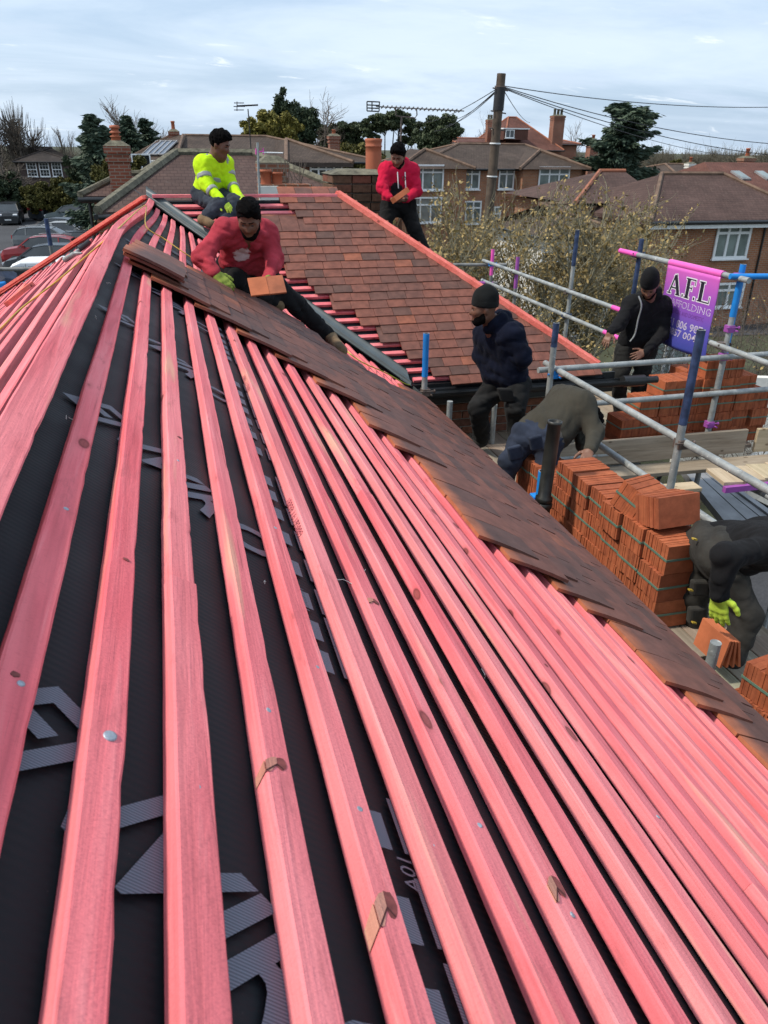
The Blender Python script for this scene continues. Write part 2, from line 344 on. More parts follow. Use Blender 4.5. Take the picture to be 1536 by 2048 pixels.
def rooftex(name, c1, c2, gap, moss=None, w=0.165, h=0.1):
    """a far tiled roof: courses and tiles in metres, lichen and wear"""
    t = NT(name, 0.85, 0, 0.15); g = t.n('ShaderNodeNewGeometry'); sp = t.n('ShaderNodeSeparateXYZ'); t.l(g.outputs['Position'], sp.inputs[0])
    sn = t.n('ShaderNodeSeparateXYZ'); t.l(g.outputs['Normal'], sn.inputs[0])
    isx = t.math('GREATER_THAN', t.math('ABSOLUTE', sn.outputs[0]), t.math('ABSOLUTE', sn.outputs[1]))
    u = t.mix(isx, sp.outputs[0], sp.outputs[1]); cbn = t.n('ShaderNodeCombineXYZ'); t.l(u, cbn.inputs[0]); t.l(t.math('MULTIPLY', sp.outputs[2], 1.7), cbn.inputs[1])
    bk = t.n('ShaderNodeTexBrick'); t.l(cbn.outputs[0], bk.inputs['Vector']); bk.inputs['Scale'].default_value = 1.0
    bk.inputs['Brick Width'].default_value = w; bk.inputs['Row Height'].default_value = h; bk.inputs['Mortar Size'].default_value = 0.008
    bk.inputs['Color1'].default_value = (*c1, 1); bk.inputs['Color2'].default_value = (*c2, 1); bk.inputs['Mortar'].default_value = (*gap, 1)
    n = t.noise(g.outputs['Position'], 0.7, 5, 0.65); n2 = t.noise(g.outputs['Position'], 7.0, 4, 0.7)
    col = t.mix(1.0, bk.outputs['Color'], t.ramp(n, [(0.3, 0.72), (0.7, 1.28)]), 'MULTIPLY')
    if moss: col = t.mix(t.math('MULTIPLY', t.ramp(n2, [(0.58, 0.0), (0.72, 1.0)]), 0.6), col, moss)
    t.color(col); t.bump(bk.outputs['Fac'], -0.5, 0.02); return t.m
M['roof_plum'] = rooftex('plum_brown_roof', (0.098, 0.061, 0.051), (0.078, 0.049, 0.042), (0.05, 0.030, 0.027), (0.15, 0.115, 0.095))
M['roof_brown'] = rooftex('grey_brown_roof', (0.085, 0.062, 0.050), (0.065, 0.048, 0.040), (0.035, 0.027, 0.022), (0.13, 0.115, 0.085))
M['roof_red'] = rooftex('red_clay_roof', (0.150, 0.066, 0.050), (0.120, 0.055, 0.043), (0.06, 0.03, 0.025), (0.18, 0.13, 0.10))
M['roof_dark'] = rooftex('dark_pantile_roof', (0.050, 0.040, 0.036), (0.040, 0.033, 0.030), (0.018, 0.015, 0.014), (0.07, 0.065, 0.05), 0.30, 0.33)
M['ridge'] = simple('ridge_tile_clay', (0.15, 0.095, 0.065), 0.85, var=0.35, scale=3, bump=0.3)
M['ridge_red'] = simple('red_ridge_clay', (0.30, 0.11, 0.06), 0.8, var=0.3, scale=3, bump=0.3)
M['white'] = simple('white_paint', (0.80, 0.80, 0.79), 0.4, var=0.05)
M['render'] = simple('cream_render', (0.68, 0.66, 0.60), 0.8, var=0.1)
M['glass'] = simple('dark_glazing', (0.025, 0.030, 0.033), 0.06, var=0.4, scale=0.8, spec=0.8)
M['glass_pale'] = simple('curtained_glazing', (0.16, 0.19, 0.18), 0.10, var=0.5, scale=1.2, spec=0.8)
M['pot'] = simple('terracotta_pot', (0.36, 0.105, 0.05), 0.7, var=0.15, scale=4, bump=0.15)
M['flaunch'] = simple('mossy_flaunching', (0.13, 0.12, 0.085), 0.95, var=0.5, scale=9, bump=0.8, bscale=25, bdist=0.02)
def tube_mat():
    t = NT('galvanised_tube', .5, .3, .4); v = t.coord('Object'); n = t.noise(v, 7, 6, .65); n2 = t.noise(v, 34, 4, .7); n3 = t.noise(v, 13, 5, .7)
    col = t.ramp(n, [(.3, (.20, .215, .215)), (.7, (.42, .44, .43))]); col = t.mix(t.math('MULTIPLY', t.ramp(n2, [(.60, 0.0), (.68, 1.0)]), .75), col, (.60, .59, .55))
    col = t.mix(t.math('MULTIPLY', t.ramp(n3, [(.58, 0.0), (.70, 1.0)]), .55), col, (.17, .10, .065)); t.color(col); t.rough(t.ramp(n2, [(.3, .4), (.7, .75)])); t.bump(n2, .35, .003); return t.m
M['steel'] = tube_mat()
M['steel_old'] = simple('rusty_grey_tube', (0.20, 0.20, 0.19), 0.6, 0.3, 0.4, 10, 0.2, 40)
M['blue'] = simple('bright_blue_paint', (0.015, 0.22, 0.62), 0.4, var=0.2)
M['navy'] = simple('chipped_navy_paint', (0.03, 0.05, 0.11), 0.5, var=0.6, scale=14)
M['purple'] = simple('purple_paint', (0.32, 0.08, 0.34), 0.5, var=0.2)
M['pinkp'] = simple('hot_pink_paint', (0.82, 0.10, 0.45), 0.45, var=0.15)
M['rust'] = simple('rusty_fitting', (0.16, 0.12, 0.10), 0.6, 0.5, 0.5, 30)
M['alu'] = simple('aluminium_sheet', (0.27, 0.27, 0.275), 0.6, 0.2, 0.3, 3)
M['blackpipe'] = simple('weathered_black_pipe', (0.024, 0.025, 0.022), 0.45, var=0.7, scale=7, bump=0.1)
def asphalt(name, c):
    t = NT(name, 0.9, 0, 0.3); v = t.coord('Object', rnd=False); n = t.noise(v, 0.25, 6, 0.6); f = t.noise(v, 30, 3)
    t.color(t.mix(1.0, t.ramp(n, [(0.3, tuple(x*0.8 for x in c)), (0.7, tuple(x*1.25 for x in c))]), t.ramp(f, [(0.3, 0.8), (0.7, 1.2)]), 'MULTIPLY')); t.bump(f, 0.3, 0.01); return t.m
M['asphalt'] = asphalt('worn_asphalt', (0.052, 0.052, 0.056))
M['ground'] = simple('rough_grass_ground', (0.055, 0.060, 0.030), 0.95, var=0.5, scale=0.6, rnd=False)
M['bark'] = simple('grey_bark', (0.085, 0.070, 0.055), 0.9, var=0.4, scale=6, bump=0.4)
M['bark_pale'] = simple('pale_lichen_bark', (0.24, 0.22, 0.15), 0.9, var=0.4, scale=5, bump=0.4)
M['twig'] = simple('fine_twig', (0.13, 0.105, 0.085), 0.9, var=0.3)
def leaf(name, a, b, trans=0.15):
    t = NT(name, 0.65, 0, 0.25); g = t.n('ShaderNodeNewGeometry'); col = t.ramp(g.outputs['Random Per Island'], [(0.0, a), (0.6, tuple((x+y)/2 for x, y in zip(a, b))), (1.0, b)])
    t.color(col); return t.m
M['leaf_bud'] = leaf('bronze_spring_leaves', (0.15, 0.105, 0.034), (0.48, 0.35, 0.145))
M['leaf_hedge'] = leaf('olive_hedge_leaves', (0.040, 0.042, 0.010), (0.135, 0.120, 0.028))
M['leaf_dark'] = leaf('dark_evergreen_leaves', (0.018, 0.032, 0.016), (0.065, 0.085, 0.042))
M['leaf_fir'] = leaf('fir_needles', (0.026, 0.048, 0.031), (0.090, 0.120, 0.076))
M['leaf_pine'] = leaf('pine_needles', (0.032, 0.048, 0.024), (0.100, 0.120, 0.058))
M['leaf_yellow'] = leaf('yellow_green_leaves', (0.10, 0.095, 0.018), (0.26, 0.22, 0.05))
M['leaf_far'] = leaf('far_bare_twigs', (0.10, 0.085, 0.060), (0.20, 0.175, 0.125))
# ------------------------------------------------------------------ the roof we stand on
TH = math.radians(34.0); TT, TC, TS = math.tan(TH), math.cos(TH), math.sin(TH)
X0, Z0 = -0.2588, -0.4079 + EYE           # a point on the plane of the batten tops
XR, XA, YA, XW, ZW = -0.266, -0.17, 7.70, 1.61, -0.455 + EYE   # ridge, apex and wing ridge
ZR = Z0 - TT*(XR - X0)
EAVE = 2.425
THL = math.atan(0.61); CL, SL = math.cos(THL), math.sin(THL)     # the slope beyond the ridge is a little flatter
def bend(y, u):
    k = min(1, max(0, (y-3.9)/3.6)); k = k*k*(3-2*k)
    return 0.14*k*max(0.0, 1-u/0.75)
def mainp(u, y, h=0.0):
    """u metres down the main slope, y along the ridge, h above the batten tops"""
    return V3(X0 + u*TC + h*TS + bend(y, u)*TC, y, Z0 - u*TS + h*TC - bend(y, u)*TS)
def leftp(u, y, h=0.0):
    b = bend(y, 0); return V3(XR - u*CL - h*SL + b*TC, y, ZR - u*SL + h*CL - b*TS)
def wingp(x, s, h=0.0):
    return V3(x, YA - s*TC - h*TS, ZW - s*TS + h*TC)
def valley_y(u): return YA - (X0 + u*TC - XA)
house = empty('house', (0, 2, 0), 'house range being re-roofed, pink battens over black membrane on its long slope', 'house')
wing = empty('house_wing', (1.5, 8, 0), 'house wing beyond the battened slope, its roof covered in new red clay tiles', 'house')
def grid(name, fn, us, vs, mat, parent, thick=0.0):
    V = [fn(u, v) for u in us for v in vs]; n = len(vs)
    Fq = [(i*n+j, (i+1)*n+j, (i+1)*n+j+1, i*n+j+1) for i in range(len(us)-1) for j in range(n-1)]
    o = link(name, np_mesh(name, np.array(V), np.array(Fq), mat, smooth=True), parent)
    if thick:
        m = o.modifiers.new('thick', 'SOLIDIFY'); m.thickness = thick; m.offset = -1
    return o
def sag(u, y): return -0.004*(1-math.cos(2*PI*y/0.6))/2 - 0.003*math.sin(9*u+3*y)*math.sin(5*y)
us = np.linspace(0.012, EAVE+0.02, 60)
grid('underlay', lambda u, v: mainp(u, -2.6 + v*(valley_y(u)-0.02+2.6), -0.030 + sag(u, v*9)), us, np.linspace(0, 1, 90), M['membrane'], house)
grid('underlay', lambda u, v: leftp(u, -2.6 + v*(YA + u*TC*0.98 + 2.6), -0.030), np.linspace(0.03, 2.5, 14), np.linspace(0, 1, 40), M['membrane'], house)
grid('underlay', lambda x, s: wingp(XA + s*TC + x*(XW-XA), s, -0.030), np.linspace(0, 1, 20), np.linspace(-0.01, 2.40, 24), M['membrane'], wing)
grid('hip_slope', lambda k, s: V3(XW + s*TC, YA - s*TC + k*2*s*TC, ZW - s*TS - 0.03), np.linspace(0, 1, 8), np.linspace(0, 2.40, 12), M['membrane'], wing)
grid('back_slope', lambda k, s: V3(XA - s*TC + k*(XW-XA+2*s*TC), YA + s*TC, ZW - s*TS - 0.03), np.linspace(0, 1, 8), np.linspace(0, 2.40, 12), M['membrane'], wing)
# walls
mb = MB(); mb.box(-2.05, 1.62, -3, 9.4, 0, EYE-1.92); mb.build('wall', M['wall_house'], house)
mb = MB(); mb.box(1.79, 3.34, 5.98, 9.38, 0, EYE-1.86); mb.build('wall', M['mortar'], wing)
brick_me = None
def brick_mesh(L=0.215, D=0.06, H=0.065):
    m = MB(); e = 0.004
    m.hexa([(-L/2, 0, -H/2), (L/2, 0, -H/2), (L/2, D, -H/2), (-L/2, D, -H/2), (-L/2, 0, H/2), (L/2, 0, H/2), (L/2, D, H/2), (-L/2, D, H/2)])
    me = m.mesh('brick', M['brick']); bm_bevel(me, e); return me
import bmesh
def bm_bevel(me, w, seg=1):
    b = bmesh.new(); b.from_mesh(me); bmesh.ops.bevel(b, geom=list(b.edges), offset=w, segments=seg, affect='EDGES', profile=0.6); b.to_mesh(me); b.free()
brick_me = brick_mesh()
def place(name, me, parent, mat):
    o = bpy.data.objects.new(name, me); C.objects.link(o); o.parent = parent; o.matrix_parent_inverse = pinv(parent)
    loc, rot, sca = mat.decompose(); o.location = loc; o.rotation_euler = rot.to_euler(); o.scale = sca
    return o
r0 = random.Random(3)
for row in range(16):
    z = EYE - 1.93 - row*0.075; x = 1.80 + (0.1125 if row % 2 else 0)
    while x + 0.1 < 3.33:
        place('brick', brick_me, wing, Matrix.Translation((x+0.1075, 5.975-0.008+r0.uniform(-.002, .002), z)) @ Matrix.Diagonal((1, 1, 1, 1))); x += 0.225
# battens ----------------------------------------------------------------
def batten_mesh(name, path, w, h, mat, seed, up, side, origin, axis_len):
    """a sawn lath along a path of points (top edge on the uphill side), wavy and slightly rough"""
    n = len(path); rr = np.random.RandomState(seed); V = []; ch = 0.0026
    t = np.linspace(0, axis_len, n)
    wob = noise1(t*.9, seed)*0.0016; wid = noise1(t*5, seed+1)*0.0007; hh = noise1(t*3, seed+2)*0.0006
    nick = rr.rand(n) < 0.05
    prof = [(0, -h), (0, -ch), (ch, 0), (w-ch, 0), (w, -ch), (w, -h)]
    for i, p in enumerate(path):
        for (a, b) in prof:
            aa = a + wob[i] + (wid[i] if a > w/2 else -wid[i]*0.6) + (rr.rand()-.5)*0.0007; bb = b + (hh[i] if b > -h/2 else 0)
            if nick[i] and a > w*0.6: aa -= 0.0018
            V.append(p + side*aa + up*bb)
    k = 6; Fq = [(i*k+j, (i+1)*k+j, (i+1)*k+(j+1) % k, i*k+(j+1) % k) for i in range(n-1) for j in range(k)]
    Fq = [tuple(reversed(f)) for f in Fq] + [tuple(reversed(range(k)))[::-1], tuple(range((n-1)*k, n*k))[::-1]]
    V = np.array(V) - origin
    me = np_mesh(name, V, Fq, mat)
    b = bmesh.new(); b.from_mesh(me); bmesh.ops.recalc_face_normals(b, faces=b.faces); b.to_mesh(me); b.free()
    return me
UPM, SDM = V3(TS, 0, TC), V3(TC, 0, -TS)
UPL, SDL = V3(-SL, 0, CL), V3(-CL, 0, -SL)
nail_me = None
def nail_mesh():
    m = MB(); m.lathe((0, 0, 0), [(0.0001, 0.0007), (0.0030, 0.0007), (0.0040, 0.0004), (0.0042, -0.0008), (0.003, -0.002)], 12); return m.mesh('nail', M['nail'])
nail_me = nail_mesh()
def put_nail(parent, p, up, tilt=0.2):
    q = Vector(up).to_track_quat('Z', 'Y'); o = place('nail', nail_me, parent, Matrix.Translation(Vector(p)) @ q.to_matrix().to_4x4() @ Matrix.Rotation(r0.uniform(-tilt, tilt), 4, 'X'))
    return o
def main_batten(u0, y0, y1, w=0.041, h=0.026, seed=1, dx=0.0, mat='batten', raise_=0.0):
    n = max(8, int((y1-y0)/0.045)) if y0 < 1 else max(8, int((y1-y0)/0.12))
    n = min(n, 150)
    ys = np.concatenate([np.linspace(y0, min(y1, 2.5), int(n*0.65)+4), np.linspace(min(y1, 2.5)+.05, y1, int(n*0.35)+4)]) if y1 > 2.6 and y0 < 2 else np.linspace(y0, y1, n)
    path = [mainp(u0 - w + dx, y, raise_) for y in ys]
    org = path[0].copy()
    me = batten_mesh('batten', path, w, h, M[mat], seed, UPM, SDM, org, y1-y0)
    o = bpy.data.objects.new('batten', me); C.objects.link(o); o.parent = house; o.matrix_parent_inverse = pinv(house); o.location = org
    return o
# the ridge lath and the laths of the long slope; a few are in two lengths that meet with a jog
UK = [0.021, 0.110, 0.200, 0.291, 0.395, 0.496, 0.598, 0.698, 0.798, 0.898, 1.006, 1.115, 1.221, 1.317] + [1.317+0.102*i for i in range(1, 12)]
JOIN = {3: 0.955, 9: 1.9, 14: 0.7, 6: 3.6}
battens = {}
for k in range(0, 25):
    u = UK[k]; ye = valley_y(u) - 0.17 - r0.uniform(0, .05)
    if k == 0: ye = YA - 0.02
    w = (0.054, 0.039, 0.038)[k] if k in (0, 1, 2) else 0.035 + r0.uniform(0, .004); y0 = -1.2 if k < 12 else -0.6
    rs = 0.030 if k == 0 else r0.uniform(-.001, .002)
    if k in JOIN:
        a = main_batten(u, y0, JOIN[k], w+.003, seed=k*7+1, dx=0.002, raise_=rs+0.001); b = main_batten(u, JOIN[k]+.0015, ye, w, seed=k*7+2, dx=0.0, raise_=rs)
        battens[k] = a
    else: battens[k] = main_batten(u, y0, ye, w, h=0.058 if k == 0 else 0.026, seed=k*7+1, raise_=rs)
# nails seen on the near laths, where the photograph shows them (metres along the slope and the ridge)
for k, y in ((2, 0.595), (1, 0.63), (1, 1.02), (3, 0.56), (5, 0.595), (5, 1.31), (5, 0.86), (6, 0.57), (6, 1.05), (7, 0.63), (8, 0.52), (9, 0.95), (4, 0.72), (12, 0.8), (3, 1.42)):
    w = 0.04; o_n = put_nail(battens[k], mainp(UK[k]-0.016, y, 0.0004), UPM); o_n.scale = (1.7,)*3 if (k, y) == (2, 0.595) else (1, 1, 1)
# the other side of the ridge: laths run parallel to it and stop against the hip
for k in range(0, 24):
    u = -0.008 + k*0.1; ye = YA + u*CL - 0.05 - r0.uniform(0, .03)
    ys = np.linspace(-0.5, ye, 40); w = 0.040
    path = [leftp(u, y, 0.004*math.sin(k*1.7+y)) for y in ys]; org = path[0].copy()
    me = batten_mesh('batten', path, w, 0.026, M['batten'], 500+k, UPL, SDL, org, ye+.5)
    o = bpy.data.objects.new('batten', me); C.objects.link(o); o.parent = house; o.matrix_parent_inverse = pinv(house); o.location = org
# a loose offcut of membrane and short lath stubs on that slope
mb = MB(); mb.add([leftp(.33, 2.15, .012), leftp(.42, 2.1, .012), leftp(.46, 2.55, .02), leftp(.37, 2.62, .02)], [(0, 1, 2, 3)]); mb.build('membrane_flap', M['membrane'], house)
for (u, y, L, a) in ((.62, 4.4, .55, .05), (.9, 5.5, .5, -.04), (.55, 3.0, .35, .09), (1.25, 5.2, .45, .02), (1.0, 3.9, .3, .12)):
    m = MB(); q = leftp(u, y, .014); d = V3(a, 1, 0); m.obox(q, SDL*.02, d*L/2, UPL*.012); m.build('lath_stub', M['hip'], house, bevel=.002)
# hips
def strut(name, p, q, w, h, up, mat, parent, bev=0.003, lift=0.0):
    m = MB(); up = np.asarray(up, float); m.bar(np.asarray(p)+up*lift, np.asarray(q)+up*lift, w, h, up); return m.build(name, M[mat], parent, bevel=bev)
strut('hip_lath', (XA, YA, ZW+.015), V3(XA-1.95, YA+1.95, ZW-1.95*.61-.02), .055, .035, (0, 0, 1), 'hip', house)
strut('hip_lath', (XA-.02, YA-.1, ZW+.02), V3(XA-1.95-.06, YA+1.95-.13, ZW-1.95*.61-.02), .04, .03, (0, 0, 1), 'hip', house)
strut('hip_lath', (XW, YA, ZW+.045), V3(XW+1.93, YA-1.93, ZW-1.93*TT+.045), .072, .045, (0, 0, 1), 'hip', wing)
strut('hip_lath', (XW+.9, YA-.86, ZW-.9*TT+.055), V3(XW+1.93, YA-1.89, ZW-1.93*TT+.05), .035, .04, (0, 0, 1), 'hip', wing)
m = MB(); m.bar((XA+.05, YA-.02, ZW+.022), (XW+.02, YA-.02, ZW+.022), .046, .028); m.build('ridge_lath', M['batten_x'], wing, bevel=.003)
# laths of the wing: short ends show between the valley and the tiles, whole ones near the ridge
WN = 23
for n in range(0, WN):
    s = 0.10 + n*0.1; xa = XA + s*TC + (0.03 if n < 4 else 0.115) + r0.uniform(-.02, .04); xb = XW + s*TC - .02
    if n >= 4: xb = xa + 0.55
    path = [wingp(x, s-0.02, 0.0) for x in np.linspace(xa, xb, 24 if n < 4 else 8)]; org = path[0].copy()
    me = batten_mesh('batten', path, 0.038, 0.025, M['batten_x'], 700+n, V3(0, -TS, TC), V3(0, -TC, -TS), org, xb-xa)
    o = bpy.data.objects.new('batten', me); C.objects.link(o); o.parent = wing; o.matrix_parent_inverse = pinv(wing); o.location = org
# tiles -------------------------------------------------------------------
def tile_mesh(name, mat, W=0.163, L=0.265, T=0.012, camber=0.004):
    V = []; nx, ny = 3, 4
    for lay in (1, 0):
        for j in range(ny):
            for i in range(nx):
                x = (i/(nx-1)-.5)*W; y = (j/(ny-1)-.5)*L; V.append((x, y, camber*(1-(2*y/L)**2) + 0.0012*(1-(2*x/W)**2) + (0 if lay else -T)))
    n = nx*ny; Fc = []
    for j in range(ny-1):
        for i in range(nx-1):
            a = j*nx+i; Fc.append((a, a+1, a+nx+1, a+nx)); Fc.append((n+a+nx, n+a+nx+1, n+a+1, n+a))
    ring = [i for i in range(nx)] + [j*nx+nx-1 for j in range(1, ny)] + [(ny-1)*nx+i for i in range(nx-2, -1, -1)] + [j*nx for j in range(ny-2, 0, -1)]
    for q in range(len(ring)):
        a, b = ring[q], ring[(q+1) % len(ring)]; Fc.append((b, a, n+a, n+b))
    return np_mesh(name, np.array(V), Fc, mat)
tile_w = tile_mesh('tile', M['tile']); tile_m = tile_mesh('tile', M['tile_main'])
def tile_mat4(p, x, y, z, tilt, yaw=0.0):
    R3 = Matrix((x, y, z)).transposed().to_4x4()
    return Matrix.Translation(Vector(p)) @ R3 @ Matrix.Rotation(yaw, 4, 'Z') @ Matrix.Rotation(-tilt, 4, 'X')
XM, YM, ZM = Vector((0, 1, 0)), Vector((-TC, 0, TS)), Vector((TS, 0, TC))
XV, YV, ZV = Vector((1, 0, 0)), Vector((0, TC, TS)), Vector((0, -TS, TC))
TILT = 0.105
cand = []
near_y = {1: 3.47, 2: 3.40, 3: 3.47, 4: 3.39, 5: 3.45, 6: 3.37, 7: 3.44, 8: 3.32, 9: 3.40, 10: 3.31, 11: 3.34, 12: 3.22, 13: 3.27, 14: 2.93, 15: 2.80, 16: 2.06, 17: 1.98, 18: 2.05, 19: 1.93, 20: 1.86, 21: 1.52, 22: 1.46, 23: 1.20, 24: 1.28, 25: 1.05, 26: 1.12}
far_y = {1: 4.05, 2: 4.3, 3: 4.4, 4: 4.4, 5: 4.5, 6: 4.7, 7: 4.8, 8: 4.95, 9: 5.1, 10: 5.2, 11: 5.2, 12: 5.15, 13: 5.05, 14: 5.0, 15: 4.95, 16: 4.95, 17: 4.9, 18: 4.82, 19: 4.8, 20: 4.85, 21: 4.95, 22: 5.0, 23: 5.2, 24: 5.4, 25: 5.55, 26: 5.55}
for k in range(3, 25):
    u_tail = min(k*0.1 + 0.055, 2.435); yv = valley_y(u_tail) - .2; y = near_y[k] + 0.0825; end = min(far_y[k]-.17, yv)
    while y < end:
        jit = r0.uniform(-.003, .003); uc = u_tail - 0.1325 + r0.uniform(-.004, .004)
        p = mainp(uc, y, 0.026 + r0.uniform(0, .003)); cand.append((np.linalg.norm(p - V3(0, 0, EYE)), tile_mat4(p, XM, YM, ZM, TILT + r0.uniform(-.012, .012), jit*3)))
        y += 0.1665 + r0.uniform(-.001, .002)
cand.sort(key=lambda q: q[0])
for d, mt in cand[:292]: place('tile', tile_m, house, mt)
def join_tiles(name, src, mats4, mat, parent):
    nv = len(src.vertices); co = np.empty(nv*3, np.float32); src.vertices.foreach_get('co', co); co = co.reshape(-1, 3)
    fs = [tuple(p.vertices) for p in src.polygons]; V = []; Fc = []
    for i, mt in enumerate(mats4):
        A = np.array(mt); V.append(co @ A[:3, :3].T + A[:3, 3]); Fc += [tuple(q + i*nv for q in f) for f in fs]
    return tag(link(name, np_mesh(name, np.concatenate(V), Fc, mat), parent), kind='stuff')
if cand[292:]: join_tiles('tiles', tile_m, [q[1] for q in cand[292:]], M['tile_main'], house)
for (u, y, h, yw) in ((.185, 3.52, .050, .03), (.18, 3.50, .066, -.04), (.20, 3.70, .054, .05), (.21, 3.86, .048, .02)):   # tiles laid loose on the top of the strip
    place('tile', tile_m, house, tile_mat4(mainp(u, y, h), XM, YM, ZM, TILT, yw))
left_x = {0: 1.04, 1: 1.11, 2: 1.16, 3: 1.22}
for n in range(0, WN+1):
    s_t = 0.115 + n*0.1; xl = left_x.get(n, XA + s_t*TC + 0.225 + (0.08 if n % 2 else 0.0) + r0.uniform(-.03, .03)); xr = XW + s_t*TC - 0.075
    off = 0.083 if n % 2 else 0.0; x = xl + .0825
    while x - .0825 < xr - .03:
        wsc = 1.0
        if x + .0825 > xr: wsc = max(.25, (xr - (x - .0825))/.165)
        p = wingp(x - .0825 + .0825*wsc, s_t - 0.1325 + r0.uniform(-.002, .002), 0.024 + r0.uniform(0, .002))
        place('tile', tile_w, wing, tile_mat4(p, XV, YV, ZV, TILT + r0.uniform(-.01, .01), r0.uniform(-.008, .008)) @ Matrix.Diagonal((wsc, 1, 1, 1)))
        x += 0.1665
# valley tray, gutters, fascias --------------------------------------------
def valley():
    a, b = V3(XA, YA, ZW), V3(XA+1.97, YA-1.97, ZW-1.97*TT)
    d = (b-a); sm = V3(-1, 0, TT)/math.hypot(1, TT); sw = V3(0, 1, TT)/math.hypot(1, TT)     # up each slope
    um, uw = V3(TS, 0, TC), V3(0, -TS, TC)
    prof = [sm*.125+um*.012, sm*.12+um*.003, sm*.03+um*.002, V3(0, 0, .004), sw*.022+uw*.002, sw*.024+uw*.030, sw*.034+uw*.030, sw*.036+uw*.004, sw*.155+uw*.005, sw*.16+uw*.018]
    V = []; n = 14
    for i in range(n+1):
        t = i/n
        for q in prof: V.append(a + d*t + q + V3(0, 0, .002*math.sin(i*2.1)))
    m = len(prof); Fq = [(i*m+j, i*m+j+1, (i+1)*m+j+1, (i+1)*m+j) for i in range(n) for j in range(m-1)]
    link('valley_tray', np_mesh('valley_tray', np.array(V), np.array(Fq), M['lead']), wing)
    mm = MB()
    for t in (0.62,):
        q = a + d*t + sw*.03; mm.obox(q+V3(0, 0, .02), V3(.004, .004, 0), sw*.06, uw*.03)
    mm.build('valley_seam', M['lead'], wing)
valley()
def half_gutter(name, p, q, r, mat, parent, out):
    p, q, out = map(lambda a: np.asarray(a, float), (p, q, out)); V = []; n = 10
    for e in (p, q):
        for rr in (r, r-.006):
            for k in range(n+1):
                t = PI*k/n; V.append(e + out*rr*math.cos(t) - V3(0, 0, 1)*rr*math.sin(t))
    m = n+1; Fc = []
    for k in range(n):
        Fc += [(k, k+1, 2*m+k+1, 2*m+k), (m+k+1, m+k, 3*m+k, 3*m+k+1)]
    for k in (0, n): Fc.append((k, m+k, 3*m+k, 2*m+k))
    for b in (0, 2*m):
        for k in range(n): Fc.append((b+k, b+m+k, b+m+k+1, b+k+1))
    return link(name, np_mesh(name, np.array(V), Fc, M[mat]), parent)
ZE = EYE - 1.83
half_gutter('gutter', (1.86, 5.665, ZE+.01), (3.78, 5.665, ZE-.005), .058, 'gutter', wing, (0, -1, 0))
m = MB(); m.tube([(3.74, 5.665, ZE-.02), (3.95, 5.66, ZE-.02)], .05, 12); m.tube([(3.93, 5.66, ZE-.02), (4.08, 5.655, ZE-.02)], .032, 10); m.build('gutter_stop', M['gutter'], wing)
m = MB(); m.box(1.80, 3.70, 5.742, 5.765, ZE-.13, ZE+.05); m.build('fascia', M['gutter'], wing)
m = MB(); m.box(1.80, 3.40, 5.766, 5.975, ZE-.12, ZE-.10); m.build('soffit', M['gutter'], wing)
ue = EAVE - .02
pe = mainp(ue, 0)
half_gutter('gutter', (pe[0]+.042, -1.5, pe[2]-.034), (pe[0]+.042, 5.75, pe[2]-.034), .046, 'fascia', house, (1, 0, 0))
m = MB(); m.box(pe[0]-.02, pe[0]+.005, -1.5, 5.65, pe[2]-.2, pe[2]-.02); m.build('fascia', M['fascia'], house)
m = MB(); m.box(1.625, pe[0]-.021, -1.5, 5.65, pe[2]-.2, pe[2]-.18); m.build('soffit', M['fascia'], house)
# lettering printed on the membrane ------------------------------------------
def text_mesh(name, s, size, mat, M4, parent, shear=0.0, extrude=0.0, offset=0.0, align='LEFT', spacing=1.0):
    cu = bpy.data.curves.new(name, 'FONT'); cu.body = s; cu.size = size; cu.shear = shear; cu.extrude = extrude; cu.offset = offset; cu.align_x = align; cu.space_character = spacing; cu.resolution_u = 3
    o = bpy.data.objects.new(name, cu); C.objects.link(o); dg = bpy.context.evaluated_depsgraph_get(); dg.update()
    me = bpy.data.meshes.new_from_object(o.evaluated_get(dg)); bpy.data.objects.remove(o); bpy.data.curves.remove(cu)
    me.name = name; me.materials.clear(); me.materials.append(mat); me.transform(M4)
    return tag(link(name, me, parent), kind='stuff')
def plane4(p, x, y):
    x = Vector(x).normalized(); z = x.cross(Vector(y)).normalized(); y = z.cross(x)
    m = Matrix((x, y, z)).transposed().to_4x4(); m.translation = Vector(p); return m
a45 = V3(*(SDM*0.73)) + V3(0, -0.68, 0); b45 = V3(*(SDM*0.68)) + V3(0, 0.73, 0)
for i in range(6):
    text_mesh('printed_word', 'ENVIRO', 0.155, M['print'], plane4(mainp(0.035, 0.62 + i*0.95, -0.0245), a45, b45), house, shear=0.25, offset=0.0035)
m = MB()
for i in range(34):
    if i in (7, 8, 17, 25, 26): continue
    y = -0.05 + i*0.105 + 0.02*math.sin(i)
    for (u, wd, L) in ((0.510, .028, .055), (0.556, .006, .085)):
        a = mainp(u, y, -0.0245); m.quad(a, mainp(u+wd, y, -0.0245), mainp(u+wd, y+L, -0.0245), mainp(u, y+L, -0.0245))
m.build('printed_dashes', M['print'], house, kind='stuff')
text_mesh('printed_word', 'A01', 0.030, M['print'], plane4(mainp(0.561, 0.520, -0.0245), (0, 1, 0), -SDM), house, shear=0.1)
for y in (1.07, 2.0): text_mesh('printed_word', '150mm', 0.026, M['print'], plane4(mainp(0.528, y, -0.0245), (0, 1, 0), -SDM), house, shear=0.2)

